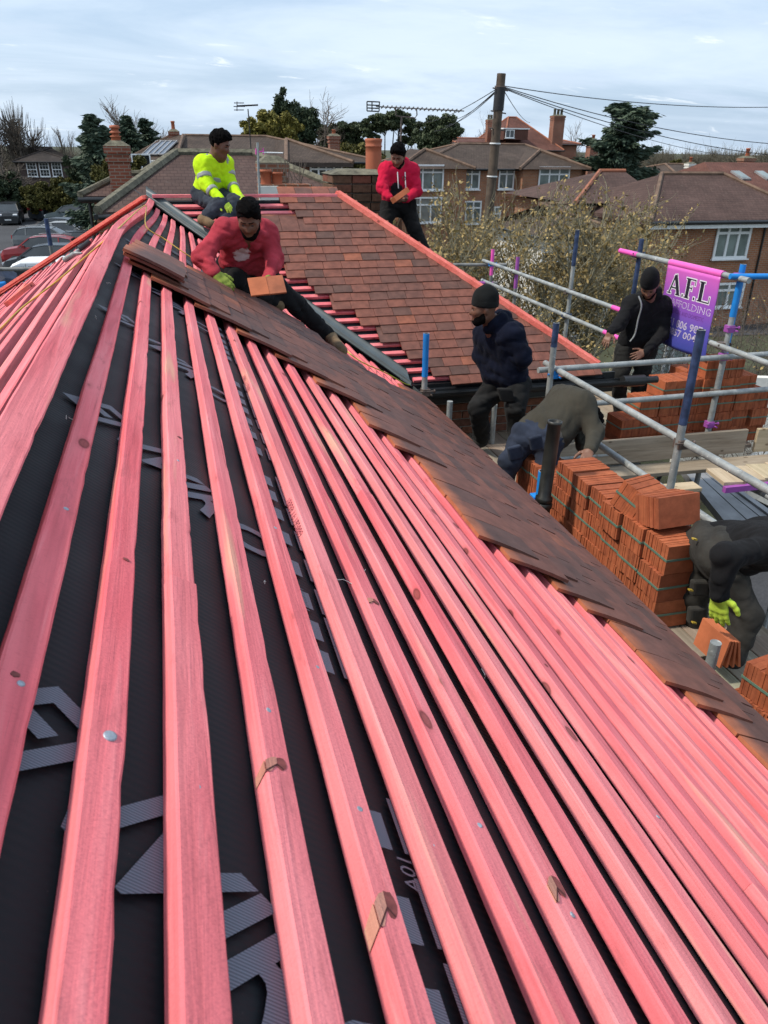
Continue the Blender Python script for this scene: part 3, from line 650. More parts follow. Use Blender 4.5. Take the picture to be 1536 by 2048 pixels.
# loose pale fibres and twine on the membrane
M['fibre'] = simple('pale_fibre', (.55, .54, .50), .7)
rf = random.Random(8)
for (u, y) in ((.06, 1.42), (.05, 2.3), (.045, 2.9), (.62, 1.25), (.57, 2.1), (.72, 1.35), (.17, 2.6), (.44, 1.1), (.95, 1.1)):
    a = mainp(u, y, -.022); P = [a]
    for i in range(4): P.append(P[-1] + SDM*rf.uniform(-.006, .012) + V3(0, rf.uniform(-.012, .02), 0) + UPM*rf.uniform(0, .003))
    m = MB(); m.tube(P, .0009, 4); m.build('fibre', M['fibre'], house)
M['panel'] = simple('blue_grey_solar_glass', (.055, .065, .09), .25, var=.1, spec=.7)
# ------------------------------------------------------------------ ground and drives
gm = MB(); gm.quad((-900, -300, 0), (900, -300, 0), (900, 1500, 0), (-900, 1500, 0)); gm.build('ground', M['ground'], kind='structure')
gm = MB(); gm.quad((-48, 6, .02), (-2.4, 6, .02), (-2.4, 92, .02), (-48, 92, .02)); gm.build('car_park', M['asphalt'], kind='structure')
gm = MB(); gm.quad((1.9, -8, .02), (13, -8, .02), (13, 10.5, .02), (1.9, 10.5, .02)); gm.build('driveway', M['asphalt'], kind='structure')
gm = MB(); gm.quad((8, 26, .02), (120, 20, .02), (120, 27, .02), (8, 33, .02)); gm.build('road', M['asphalt'], kind='structure')
# ------------------------------------------------------------------ houses round about
def win(parent, c, w, h, n=(0, -1, 0), cols=3, top=0.3, depth=.06, fw=.06, glass='glass', sill=True, bars=0):
    """casement window: white frame proud of the wall, glazing set back, top lights"""
    c = np.asarray(c, float); n = np.asarray(n, float); up = V3(0, 0, 1); x = np.cross(up, n)
    o = c + n*.02; m = MB()
    def rect(x0, x1, z0, z1, d0, d1, mm): mm.obox(o + x*(x0+x1)/2 + up*(z0+z1)/2 + n*(d0+d1)/2, x*abs(x1-x0)/2, n*abs(d1-d0)/2, up*(z1-z0)/2)
    rect(-w/2, w/2, h/2-fw, h/2, 0, depth, m); rect(-w/2, w/2, -h/2, -h/2+fw, 0, depth, m)
    for i in range(cols+1):
        xx = -w/2 + i*(w-fw)/cols; rect(xx, xx+fw, -h/2+fw, h/2-fw, 0, depth-.002, m)
    if top: rect(-w/2+fw, w/2-fw, h/2-h*top-fw/2, h/2-h*top+fw/2, 0, depth-.004, m)
    if bars:
        for i in range(cols):
            for b in range(1, 3):
                xx = -w/2 + (i + b/3)*(w-fw)/cols + fw/2; rect(xx-.012, xx+.012, -h/2+fw, h/2-fw, 0, depth-.02, m)
        for b in range(1, 4): rect(-w/2+fw, w/2-fw, -h/2+b*h/4-.012, -h/2+b*h/4+.012, 0, depth-.022, m)
    f = m.build('window', M['white'], parent)
    g = MB(); rect(-w/2+fw*.5, w/2-fw*.5, -h/2+fw*.5, h/2-fw*.5, 0, .012, g); g.build('pane', M[glass], f)
    if sill:
        s2 = MB(); rect(-w/2-.06, w/2+.06, -h/2-.05, -h/2, 0, depth+.08, s2); s2.build('sill', M['white'], f)
    return f
def hip_roof(parent, x0, x1, y0, y1, ze, zr, mat, ov=0.35, along='x', hipx=None, ridge='ridge', gut='gutter', th=.12):
    """hipped roof over a rectangle; along = ridge direction; hipx = how far the ridge stops short of the ends"""
    x0 -= ov; x1 += ov; y0 -= ov; y1 += ov
    if along == 'x':
        d = (y1-y0)/2; h0, h1 = hipx if hipx else (d, d); ym = (y0+y1)/2; R = [V3(x0+h0, ym, zr), V3(x1-h1, ym, zr)]
        E = [V3(x0, y0, ze), V3(x1, y0, ze), V3(x1, y1, ze), V3(x0, y1, ze)]
        Fc = [(0, 1, 5, 4), (1, 2, 5), (2, 3, 4, 5), (3, 0, 4)]; hips = [(0, 4), (3, 4), (1, 5), (2, 5), (4, 5)]
    else:
        d = (x1-x0)/2; h0, h1 = hipx if hipx else (d, d); xm = (x0+x1)/2; R = [V3(xm, y0+h0, zr), V3(xm, y1-h1, zr)]
        E = [V3(x0, y0, ze), V3(x1, y0, ze), V3(x1, y1, ze), V3(x0, y1, ze)]
        Fc = [(0, 1, 4), (1, 2, 5, 4), (2, 3, 5), (3, 0, 4, 5)]; hips = [(0, 4), (1, 4), (2, 5), (3, 5), (4, 5)]
    P = E + R; m = MB(); m.add(P, Fc); m.add([p - V3(0, 0, th) for p in E], [(3, 2, 1, 0)])
    for i in range(4): a, b = E[i], E[(i+1) % 4]; m.quad(a - V3(0, 0, th), b - V3(0, 0, th), b, a)
    ro = m.build('roof', M[mat], parent)
    rm = MB()
    for a, b in hips: rm.tube([P[a]+V3(0, 0, .02), P[b]+V3(0, 0, .02)], .085, 6, sm=False)
    rm.build('ridge_tiles', M[ridge], ro, kind='stuff')
    g = MB(); zz = ze - .05
    for i in range(4):
        a, b = E[i].copy(), E[(i+1) % 4].copy(); cc = (E[0]+E[2])/2
        o2 = (a+b)/2 - cc; o2[2] = 0; o2 = o2/np.linalg.norm(o2)*.05; a = a+o2; b = b+o2; a[2] = b[2] = zz; g.tube([a, b], .055, 6)
    g.build('gutter', M[gut], ro, kind='stuff')
    return ro
def chimney(parent, x, y, z0, z1, w, d, pots=1, wall='wall_red', potmat='pot', ph=.45, pr=.12, step=True, cowl=False):
    m = MB(); m.box(x-w/2, x+w/2, y-d/2, y+d/2, z0, z1)
    if step:
        m.box(x-w/2-.04, x+w/2+.04, y-d/2-.04, y+d/2+.04, z1-.34, z1-.26); m.box(x-w/2-.05, x+w/2+.05, y-d/2-.05, y+d/2+.05, z1-.16, z1-.002)
    c = m.build('chimney', M[wall], parent)
    f = MB(); f.hexa([(x-w/2-.06, y-d/2-.06, z1), (x+w/2+.06, y-d/2-.06, z1), (x+w/2+.06, y+d/2+.06, z1), (x-w/2-.06, y+d/2+.06, z1), (x-w/4, y-d/4, z1+.12), (x+w/4, y-d/4, z1+.12), (x+w/4, y+d/4, z1+.12), (x-w/4, y+d/4, z1+.12)])
    f.build('flaunching', M['flaunch'], c)
    for i in range(pots):
        px = x + (i-(pots-1)/2)*w/max(1, pots)*.95; p = MB(); z = z1+.06
        p.lathe((px, y, z), [(pr*1.05, 0), (pr, ph*.1), (pr*.92, ph*.82), (pr*1.12, ph*.84), (pr*1.12, ph*.95), (pr*.98, ph), (pr*.75, ph), (pr*.7, ph*.5)], 14)
        if cowl: p.lathe((px, y, z+ph), [(pr*.7, 0), (pr*.72, .05), (pr*1.15, .06), (pr*1.1, .08), (pr*.75, .1), (pr*.74, .15), (pr*1.1, .16), (pr*.95, .22), (.01, .23)], 14)
        p.build('chimney_pot', M[potmat], c)
    return c
def drain(parent, x, y, z0, z1):
    m = MB(); m.tube([(x, y, z0), (x, y, z1-.25), (x+.0, y+.0, z1)], .04, 8); return m.build('downpipe', M['gutter'], parent)
Z = lambda z: EYE + z
# neighbour with the plum roof and the tall brick chimney, just past the ridge
A = at(233, 392, Y=20.5); xl = at(200, 425, Y=17.6)[0]; xr_ = at(548, 330, Y=24)[0]
nb = empty('house', (-1, 21, 0), 'low house with plum tiled hipped roof and mossy hips right behind the battened ridge', 'house')
b0 = at(196, 424, Y=17.5); rg0 = at(352, 308, Y=22.0); rg1 = at(508, 311, Y=22.0); e1 = at(640, 395, Y=18.2)
P = [V3(b0[0], 17.5, b0[2]), V3(e1[0]+1.5, 17.5, b0[2]), V3(e1[0]+1.5, 26.5, b0[2]), V3(b0[0], 26.5, b0[2]), V3(rg0[0], 22, rg0[2]), V3(rg1[0], 22, rg0[2])]
m = MB(); m.add(P, [(0, 1, 5, 4), (1, 2, 5), (2, 3, 4, 5), (3, 0, 4)])
for i in range(4): m.quad(P[i]-V3(0, 0, .15), P[(i+1) % 4]-V3(0, 0, .15), P[(i+1) % 4], P[i])
ro = m.build('roof', M['roof_plum'], nb)
m = MB()
for a, b in ((0, 4), (1, 5), (2, 5), (3, 4), (4, 5)): m.tube([P[a]+V3(0, 0, .03), P[b]+V3(0, 0, .03)], .11, 6, sm=False)
m.build('ridge_tiles', M['flaunch'], ro, kind='stuff')
m = MB(); m.tube([P[0]+V3(0, -.05, -.1), P[1]+V3(0, -.05, -.1)], .06, 6); m.tube([P[0]+V3(-.05, 0, -.1), P[3]+V3(-.05, 0, -.1)], .06, 6); m.build('gutter', M['gutter'], ro)
m = MB(); m.box(b0[0]+.35, e1[0]+1.2, 17.85, 26.2, 0, b0[2]-.15); m.build('wall', M['wall_house'], nb)
# its flat-roofed side part with brick wall, downpipe and the chimney
q0, q1 = at(160, 392, Y=20.6), at(250, 392, Y=20.6)
m = MB(); zt = q0[2]; xq = q0[0]
m.add([(xq, 20.6, zt), (b0[0]+2.0, 20.6, zt), (b0[0]+2.0, 24.5, zt+.02), (xq, 24.5, zt+.02), (xq+1.0, 22, zt+.42), (b0[0]+2.0, 22, zt+.42)], [(0, 1, 5, 4), (2, 3, 4, 5), (3, 0, 4)])
for a, b in (((xq, 20.6), (b0[0]+2, 20.6)), ((xq, 24.5), (xq, 20.6))): m.quad((a[0], a[1], zt-.16), (b[0], b[1], zt-.16), (b[0], b[1], zt), (a[0], a[1], zt))
r2 = m.build('side_roof', M['roof_plum'], nb)
m = MB(); m.tube([(xq, 20.6, zt+.02), (xq+1.0, 22, zt+.45), (b0[0]+2, 22, zt+.45)], .09, 6, sm=False); m.build('ridge_tiles', M['flaunch'], r2, kind='stuff')
m = MB(); m.tube([(xq-.05, 20.55, zt-.08), (b0[0]+2, 20.55, zt-.08)], .06, 6); m.build('gutter', M['gutter'], r2)
m = MB(); m.box(xq+.28, b0[0]+1.9, 20.85, 24.3, 0, zt-.16); m.build('side_wall', M['wall_orange'], nb)
drain(nb, at(178, 400, Y=20.8)[0], 20.78, 0, zt-.05)
cx = at(240, 340, Y=21.0)[0]; chimney(nb, cx, 21.0, zt-.4, at(240, 292, Y=21.0)[2], .50, .50, 1, 'wall_red', 'pot', .16, .115, True, True)
# the chimney stack with the tall pot at the back of the wing, brick by brick
stk = empty('chimney_stack', (2.0, 8.6, 5.5), 'old brick chimney stack with one tall terracotta pot behind the red-tiled ridge', 'chimney')
sx0, sx1, sy0, sy1 = 1.78, 2.36, 8.62, 9.12; stop = at(665, 349, Y=8.62)[2]
m = MB(); m.box(sx0+.02, sx1-.02, sy0+.02, sy1-.02, EYE-1.6, stop-.01); m.build('core', M['mortar'], stk)
rb = random.Random(5); bw = brick_mesh(.235, .10, .076); row = 0; z = stop - .047
while z > EYE - 1.15:
    ov = 0.035 if row in (0, 1, 2) else (0.015 if row == 3 else 0.0)
    for face in ('f', 'l', 'r'):
        L = (sx1-sx0 if face == 'f' else sy1-sy0) + 2*ov; nb_ = 3 if face == 'f' else 2
        for i in range(nb_):
            w_ = L/nb_; sh = (.5 if row % 2 else 0)*w_*.5
            t0 = -L/2 + i*w_ + w_/2; sc_x = (w_-.012)/.235
            if face == 'f': mt = Matrix.Translation(((sx0+sx1)/2+t0, sy0-ov+rb.uniform(-.004, .004), z))
            elif face == 'l': mt = Matrix.Translation((sx0-ov, (sy0+sy1)/2+t0, z)) @ Matrix.Rotation(-PI/2, 4, 'Z')
            else: mt = Matrix.Translation((sx1+ov, (sy0+sy1)/2+t0, z)) @ Matrix.Rotation(PI/2, 4, 'Z')
            o = place('brick', bw, stk, mt @ Matrix.Rotation(rb.uniform(-.01, .01), 4, 'Y') @ Matrix.Diagonal((sc_x, 1, 1, 1)))
            o.material_slots[0].link = 'OBJECT'; o.material_slots[0].material = M['brick_old']
    row += 1; z -= .092
m = MB(); m.hexa([(sx0-.05, sy0-.05, stop), (sx1+.05, sy0-.05, stop), (sx1+.05, sy1+.05, stop), (sx0-.05, sy1+.05, stop), (sx0+.1, sy0+.1, stop+.05), (sx1-.1, sy0+.1, stop+.05), (sx1-.1, sy1-.1, stop+.05), (sx0+.1, sy1-.1, stop+.05)]); m.build('flaunching', M['flaunch'], stk)
pc = at(747, 345, Y=8.87); ph = at(747, 277, Y=8.87)[2]-stop; pr = .089
m = MB(); m.lathe((pc[0], 8.87, stop), [(pr, 0), (pr*.99, ph*.6), (pr*.99, ph*.76), (pr*1.05, ph*.77), (pr*1.05, ph*.80), (pr*.99, ph*.82), (pr*1.02, ph*.90), (pr*1.07, ph*.93), (pr*1.07, ph*.985), (pr, ph), (pr*.78, ph), (pr*.75, ph*.5)], 28); m.build('chimney_pot', M['pot'], stk)
# far-off brick house with three sash windows beyond the hedge
h1 = empty('house', (-33, 84, 0), 'small dark brick house with three white sash windows beyond the car park hedge', 'house')
l, r = at(38, 325, Y=91)[0], at(143, 325, Y=91)[0]; ze = at(90, 323, Y=91)[2]; zr = at(75, 295, Y=94)[2]
m = MB(); m.box(l, r, 91, 98, 0, ze); m.build('wall', M['wall_brown'], h1); hip_roof(h1, l, r, 91, 98, ze, zr, 'roof_dark', .5, 'x', (3.4, 4.9), 'roof_dark')
for px in (64, 89, 114): c = at(px, 339, Y=91); win(h1, (c[0], 91, c[2]), .97, 1.36, cols=1, top=.5, bars=1, fw=.08)
# long house with solar panels and a white bay window
h3 = empty('house', (0, 45, 0), 'brick house with a long grey hipped roof, solar panels and a white bay window', 'house')
Y3 = 42.0; zl = at(600, 323, Y=Y3)[2]; x0, x1 = at(258, 318, Y=Y3)[0], at(598, 322, Y=Y3)[0]; zr3 = at(480, 273, Y=47)[2]
m = MB(); m.box(x0+2.6, x1, Y3+.5, 51.5, 0, zl-.02); m.build('wall', M['wall_red'], h3)
hip_roof(h3, x0+2.6, x1+4.0, Y3+.5, 51.5, zl, zr3, 'roof_brown', .5, 'x', (.8, 5.5), 'ridge')
W0, W1, W2, W3 = at(256, 317, Y=45.5), at(352, 321, Y=40.0), at(366, 270, Y=46.5), at(346, 268, Y=47.2)
m = MB(); m.add([W0, W1, W2, W3, W0-V3(0, 0, .2), W1-V3(0, 0, .2)], [(0, 1, 2, 3), (4, 5, 1, 0)]); wr3 = m.build('west_roof', M['roof_brown'], h3)
m = MB(); m.tube([W0, W3], .08, 6, sm=False); m.tube([W1, W2], .08, 6, sm=False); m.build('ridge_tiles', M['ridge'], wr3, kind='stuff')
xb0, xb1 = at(590, 350, Y=39)[0], at(690, 350, Y=39.0)[0]; zb = at(650, 325, Y=39)[2]
m = MB(); m.box(xb0, xb1, 39.3, 44, 0, zb); m.build('bay_wall', M['wall_red'], h3)
m = MB(); pz = at(600, 281, Y=46)[2]
e = [V3(xb0-.4, 38.9, zb), V3(xb1+.4, 38.9, zb), V3(xb1+.4, 46.5, zb), V3(xb0-.4, 46.5, zb)]; rr_ = [V3((xb0+xb1)/2-1.1, 42.2, pz-.0), V3((xb0+xb1)/2-1.1, 46.5, pz)]
m.add(e+rr_, [(0, 1, 4), (1, 2, 5, 4), (3, 0, 4, 5)]); 
for a, b in ((0, 1), (1, 2), (3, 0)): m.quad(e[a]-V3(0, 0, .2), e[b]-V3(0, 0, .2), e[b], e[a])
rb3 = m.build('bay_roof', M['roof_brown'], h3)
m = MB()
for a in (e[0], e[1]): m.tube([a+V3(0, 0, .03), rr_[0]+V3(0, 0, .03)], .1, 6, sm=False)
m.build('ridge_tiles', M['ridge'], rb3, kind='stuff')
c = at(653, 349, Y=39.2); win(h3, (c[0], 39.28, c[2]), 1.62, 1.08, cols=4, top=.28, fw=.085)
c = at(550, 334, Y=42.4); win(h3, (c[0], 42.48, c[2]), .42, .45, cols=1, top=0, fw=.07)
m = MB()
for px in (632, 657): c = at(px, 380, Y=39.2); m.tube([(c[0], 39.25, zb), (c[0], 39.25, zb-2.5)], .035, 6)
m.build('downpipe', M['gutter'], h3)
cx3 = at(668, 300, Y=45); chimney(h3, cx3[0], 45, zb, at(668, 272, Y=45)[2], .55, .55, 1, 'wall_red', 'pot', .25, .1)
cx3 = at(347, 262, Y=47); chimney(h3, cx3[0], 47, zr3-.6, at(347, 263, Y=47)[2], .5, .5, 1, 'wall_red', 'pot', .45, .1)
sp = empty('solar_array', at(315, 300, Y=43.5), 'row of blue grey solar panels on the long hipped roof', 'solar panels')
wn_ = np.cross(W1-W0, W2-W0); wn_ /= np.linalg.norm(wn_); wn_ = wn_ if wn_[2] > 0 else -wn_
def wpx(px, py, h=.1):
    d = RC.T @ np.array([(px-IW/2)/F, (py-IH/2)/F, 1.0]); e = V3(0, 0, EYE); k = np.dot(wn_, W0+wn_*h-e)/np.dot(wn_, d); return e + k*d
c00, c10, c11, c01 = wpx(284, 309), wpx(328, 309), wpx(355, 282), wpx(313, 282)
for i in range(4):
    a, b = i/4+.012, (i+1)/4-.012; q = [c00+(c10-c00)*a, c00+(c10-c00)*b, c01+(c11-c01)*b, c01+(c11-c01)*a]
    m = MB(); m.hexa([v-wn_*.04 for v in q]+q); pnl = m.build('solar_panel', M['panel'], sp)
    f = MB(); [f.bar(q[k]+wn_*.01, q[(k+1) % 4]+wn_*.01, .05, .05, wn_) for k in range(4)]; f.build('panel_frame', M['alu'], pnl)
rw = empty('house', (-6.5, 44, 0), 'cream rendered wall of a bungalow showing under the solar panelled roof', 'house')
m = MB(); a, b = at(262, 328, Y=41.5), at(335, 328, Y=41.5); m.box(a[0], b[0], 41.5, 42.2, 0, at(300, 321, Y=41.5)[2]); m.build('wall', M['render'], rw)
c = at(283, 326, Y=41.5); win(rw, (c[0], 41.48, c[2]), .9, .8, cols=2, top=0)
# second, lower chimney with two terracotta pots right behind the ridge lath
ch2 = empty('chimney_stack', at(560, 360, Y=15), 'squat brick chimney with two terracotta pots and dead weeds behind the ridge', 'chimney')
c = at(545, 345, Y=16); chimney(ch2, c[0], 16, EYE-4, at(545, 325, Y=16)[2], .48, .48, 0, 'wall_house')
c = at(572, 372, Y=15); m = MB(); zt2 = at(572, 368, Y=15)[2]; m.box(c[0]-.50, c[0]+.45, 14.8, 15.3, EYE-4, zt2); m.build('stack', M['wall_house'], ch2)
for px, hh in ((533, .24), (555, .20)):
    c = at(px, 365, Y=15); m = MB(); m.lathe((c[0], 15.05, zt2), [(.10, 0), (.095, hh*.8), (.115, hh*.82), (.115, hh), (.08, hh)], 14); m.build('chimney_pot', M['pot'], ch2)
m = MB(); rr = random.Random(2)
for i in range(26): c = at(545+rr.random()*60, 368, Y=15.1+rr.random()*.3); m.tube([(c[0], c[1], zt2), (c[0]+rr.uniform(-.15, .15), c[1], zt2+rr.uniform(.1, .45))], .006, 4)
m.build('weeds', M['twig'], ch2, kind='stuff')
m = MB(); c = at(537, 390, Y=14.7); m.box(c[0]-.17, c[0]+.17, 14.6, 14.7, c[2]-.2, c[2]+.15); m.build('board', M['render'], ch2)
# semi-detached houses behind the leafy tree
h4 = empty('house', (22, 48, 0), 'pair of brick semis with brown hipped roofs and white windows behind the budding tree', 'house')
Y4 = 45.0; z4 = at(1000, 337, Y=Y4)[2]; xa, xb = at(832, 330, Y=Y4)[0], at(1172, 340, Y=Y4)[0]; zr4 = at(980, 289, Y=49)[2]
m = MB(); m.box(xa, xb, Y4, 54, 0, z4); m.build('wall', M['wall_orange'], h4)
hip_roof(h4, xa, xb, Y4, 54, z4, zr4, 'roof_brown', .4, 'x', (4.6, 2.5), 'ridge')
m = MB(); zt_ = at(860, 284, Y=47)[2]   # the two front bays' little hips
for pxm in (872, 1110):
    cm = at(pxm, 300, Y=Y4-.8)[0]; ww = 2.3
    E4 = [V3(cm-ww, Y4-1.2, z4), V3(cm+ww, Y4-1.2, z4), V3(cm+ww, Y4+4.2, z4+.05), V3(cm-ww, Y4+4.2, z4+.05)]; R4 = [V3(cm, Y4+1.2, zr4-.35), V3(cm, Y4+4.2, zr4-.3)]
    m.add(E4+R4, [(0, 1, 4), (1, 2, 5, 4), (3, 0, 4, 5)])
rb4 = m.build('bay_roofs', M['roof_brown'], h4); rb4['kind'] = 'stuff'
m = MB()
for pxm in (872, 1110):
    cm = at(pxm, 300, Y=Y4-.8)[0]
    for sx in (-2.3, 2.3): m.tube([V3(cm+sx, Y4-1.2, z4+.03), V3(cm, Y4+1.2, zr4-.3)], .1, 6, sm=False)
m.build('ridge_tiles', M['ridge'], h4, kind='stuff')
m = MB()
for pxm in (872, 1110): cm = at(pxm, 300, Y=Y4-.8)[0]; m.box(cm-1.9, cm+1.9, Y4-.8, Y4, 0, z4-.02)
m.build('bay_walls', M['wall_orange'], h4, kind='stuff')
for px, py, ww, hh, cc, yy in ((855, 355, 1.9, 1.35, 3, Y4-.8), (935, 357, 1.5, 1.2, 3, Y4), (1012, 357, 1.0, 1.2, 2, Y4), (1107, 359, 2.0, 1.4, 3, Y4-.8), (850, 420, 2.0, 1.4, 3, Y4-.8), (938, 425, 1.5, 1.3, 3, Y4), (988, 436, .8, 1.3, 2, Y4), (1105, 440, 2.0, 1.4, 3, Y4-.8), (1160, 430, 1.3, 1.3, 2, Y4)):
    c = at(px, py, Y=yy); win(h4, (c[0], yy-.01, c[2]), ww, hh, cols=cc, top=.3, fw=.085, glass='glass_pale')
chimney(h4, at(1184, 300, Y=50)[0], 50, z4-.5, at(1184, 283, Y=50)[2], .6, .6, 1, 'wall_red', 'pot', .35, .11)
# tall red-roofed house further back, with the big chimneys
h5 = empty('house', (35, 78, 0), 'large old house with a steep red clay roof and tall brick chimneys', 'house')
Y5 = 74.0; xa, xb = at(1012, 290, Y=Y5)[0], at(1118, 290, Y=Y5)[0]; zr5 = at(1075, 236, Y=79)[2]; z5 = at(1060, 300, Y=Y5)[2]
m = MB(); m.box(xa, xb, Y5, 84, 0, z5); m.build('wall', M['wall_red'], h5)
hip_roof(h5, xa, xb, Y5, 84, z5, zr5, 'roof_red', .4, 'x', (2.6, 2.9), 'ridge_red')
m = MB(); a, b = at(918, 275, Y=76)[0], xb+3; m.box(a, b, 76, 84, 0, at(960, 284, Y=76)[2]); m.build('wing_wall', M['wall_red'], h5)
hip_roof(h5, a, b, 76, 84, at(960, 286, Y=76)[2], at(960, 277, Y=80)[2], 'roof_red', .4, 'x', (.3, .3), 'ridge_red')
chimney(h5, at(1113, 260, Y=75)[0], 75, z5-2, at(1113, 232, Y=75)[2], 1.15, .9, 3, 'wall_red', 'flaunch', .55, .13)
chimney(h5, at(979, 255, Y=77)[0], 77, z5-1, at(979, 240, Y=77)[2], .6, .6, 2, 'wall_red', 'flaunch', .4, .12)
m = MB(); c = at(1020, 268, Y=74.2); m.box(c[0]-.9, c[0]+1.6, 73.6, 76.5, c[2]-.5, c[2]+.4); dm = m.build('dormer', M['roof_red'], h5)
m = MB(); m.box(c[0]-1.0, c[0]+1.7, 73.5, 76.5, c[2]+.4, c[2]+.5); m.build('dormer_trim', M['white'], dm); win(h5, (c[0]-.3, 73.58, c[2]), .9, .7, cols=2, top=0)
# nearer brick house at the right with the white three-light window
h6 = empty('house', (22, 30, 0), 'brick house with a broad plum hipped roof and one white three-light window facing us', 'house')
Y6 = 27.0; z6 = at(1430, 438, Y=Y6)[2]; x0, x1 = at(1310, 440, Y=Y6)[0], at(1536, 440, Y=Y6)[0]+1.6; zr6 = at(1390, 349, Y=30.6)[2]
m = MB(); m.box(x0, x1, Y6, 34.6, 0, z6-.1); m.build('wall', M['wall_orange'], h6)
xrg0 = at(1318, 348, Y=31)[0]; xrg1 = at(1440, 352, Y=31)[0]
E6 = [V3(x0-.5, Y6-.5, z6), V3(x1+.5, Y6-.5, z6), V3(x1+.5, 35, z6), V3(x0-.5, 35, z6)]; R6 = [V3(xrg0, 30.8, zr6), V3(xrg1, 30.8, zr6)]
m = MB(); m.add(E6+R6, [(0, 1, 5, 4), (1, 2, 5), (2, 3, 4, 5), (3, 0, 4)])
for i in range(4): m.quad(E6[i]-V3(0, 0, .16), E6[(i+1) % 4]-V3(0, 0, .16), E6[(i+1) % 4], E6[i])
r6 = m.build('roof', M['roof_plum'], h6)
m = MB()
for a, b in ((E6[0], R6[0]), (E6[1], R6[1]), (R6[0], R6[1])): m.tube([a+V3(0, 0, .03), b+V3(0, 0, .03)], .09, 6, sm=False)
m.build('ridge_tiles', M['ridge'], r6, kind='stuff')
m = MB(); m.tube([E6[0]+V3(0, -.06, -.08), E6[1]+V3(0, -.06, -.08)], .065, 8); m.build('gutter', M['gutter'], r6)
m = MB(); m.box(x0-.5, x1+.5, Y6-.47, Y6-.44, z6-.30, z6-.17); m.build('fascia', M['white'], r6)
c = at(1463, 482, Y=Y6); win(h6, (c[0], Y6-.01, c[2]), 1.62, 1.35, cols=3, top=.27, fw=.10, glass='glass_pale')
c = at(1447, 590, Y=Y6); win(h6, (c[0]-.2, Y6-.01, c[2]), 2.2, 1.0, cols=3, top=.3, fw=.09, glass='glass_pale')
drain(h6, at(1524, 480, Y=Y6)[0], Y6-.05, 0, z6-.1)
# its lower left range, half behind the tree
a6 = at(1150, 372, Y=31)[0]; m = MB(); m.box(a6+.5, x0+1, 31.2, 38, 0, z6+.2); m.build('side_wall', M['wall_orange'], h6)
m = MB(); zr_ = at(1205, 343, Y=34.5)[2]; zz = z6+.35; P6 = [V3(a6, 30.8, zz), V3(x0+3, 30.8, zz), V3(x0+3, 38.4, zz), V3(a6, 38.4, zz), V3(at(1200, 343, Y=34.5)[0], 34.5, zr_), V3(x0+3, 34.5, zr_)]
m.add(P6, [(0, 1, 5, 4), (2, 3, 4, 5), (3, 0, 4)]); rs6 = m.build('side_roof', M['roof_plum'], h6)
m = MB(); m.tube([P6[0]+V3(0, 0, .03), P6[4]+V3(0, 0, .03), P6[5]+V3(0, 0, .03)], .1, 6, sm=False); m.build('ridge_tiles', M['ridge_red'], rs6, kind='stuff')
# roof with the white chimney
h7 = empty('house', (36, 56, 0), 'grey-brown hipped roof with a white rendered chimney in front of the far wood', 'house')
Y7 = 55.0; xa, xb = at(1362, 345, Y=Y7)[0], at(1462, 345, Y=Y7)[0]; z7 = at(1400, 352, Y=Y7)[2]; zr7 = at(1420, 329, Y=59)[2]
m = MB(); m.box(xa, xb, Y7, 63, 0, z7); m.build('wall', M['wall_house'], h7); hip_roof(h7, xa, xb, Y7, 63, z7, zr7, 'roof_brown', .4, 'x', (1.6, 2.2), 'ridge')
chimney(h7, at(1380, 330, Y=56)[0], 56, z7-.4, at(1380, 327, Y=56)[2], .55, .55, 1, 'render', 'pot', .4, .11)
# right edge: roof with roof-lights
h8 = empty('house', (30, 42, 0), 'red-brown roof with two tilted rooflights at the end of the row', 'house')
Y8 = 38.0; xa = at(1462, 370, Y=Y8)[0]; z8 = at(1490, 395, Y=Y8)[2]; zr8 = at(1520, 325, Y=43)[2]
m = MB(); m.box(xa+.3, xa+14, Y8+.4, 48, 0, z8); m.build('wall', M['wall_house'], h8)
P8 = [V3(xa, Y8, z8), V3(xa+14, Y8, z8), V3(xa+14, 48, z8), V3(xa, 48, z8), V3(xa+1.7, 43, zr8), V3(xa+14, 43, zr8)]
m = MB(); m.add(P8, [(0, 1, 5, 4), (2, 3, 4, 5), (3, 0, 4)]); r8 = m.build('roof', M['roof_red'], h8)
sl8 = (zr8-z8)/5.0
for px, py in ((1481, 352), (1528, 356)):
    d = at(px, py, Y=40.9); xx = d[0]; yy = 40.9; t2 = V3(0, 1, sl8)/math.hypot(1, sl8); nn = np.cross((1, 0, 0), t2); cc = V3(xx, yy, z8+(yy-Y8)*sl8) + nn*.05
    m = MB(); m.obox(cc, V3(.30, 0, 0), t2*.62, nn*.05); fr = m.build('rooflight', M['alu'], r8)
    m = MB(); m.obox(cc+nn*.055, V3(.24, 0, 0), t2*.53, nn*.008); m.build('pane', M['glass_pale'], fr)
chimney(h8, at(1492, 322, Y=44)[0], 44, z8+.5, at(1492, 316, Y=44)[2], .8, .6, 1, 'wall_house', 'pot', .5, .12)
# white garden wall and shed roof low on the right, below the banner
gw = MB(); a, b = at(1395, 700, Y=13.5), at(1536, 700, Y=12.0)
gw.hexa([(a[0], 13.5, 0), (b[0]+4, 12, 0), (b[0]+4, 12.2, 0), (a[0], 13.7, 0), (a[0], 13.5, 2.3), (b[0]+4, 12, 2.3), (b[0]+4, 12.2, 2.3), (a[0], 13.7, 2.3)])
tag(gw.build('garden_wall', M['render'], label='cream garden wall with bare climber behind the blue scaffold pole', cat='wall'))
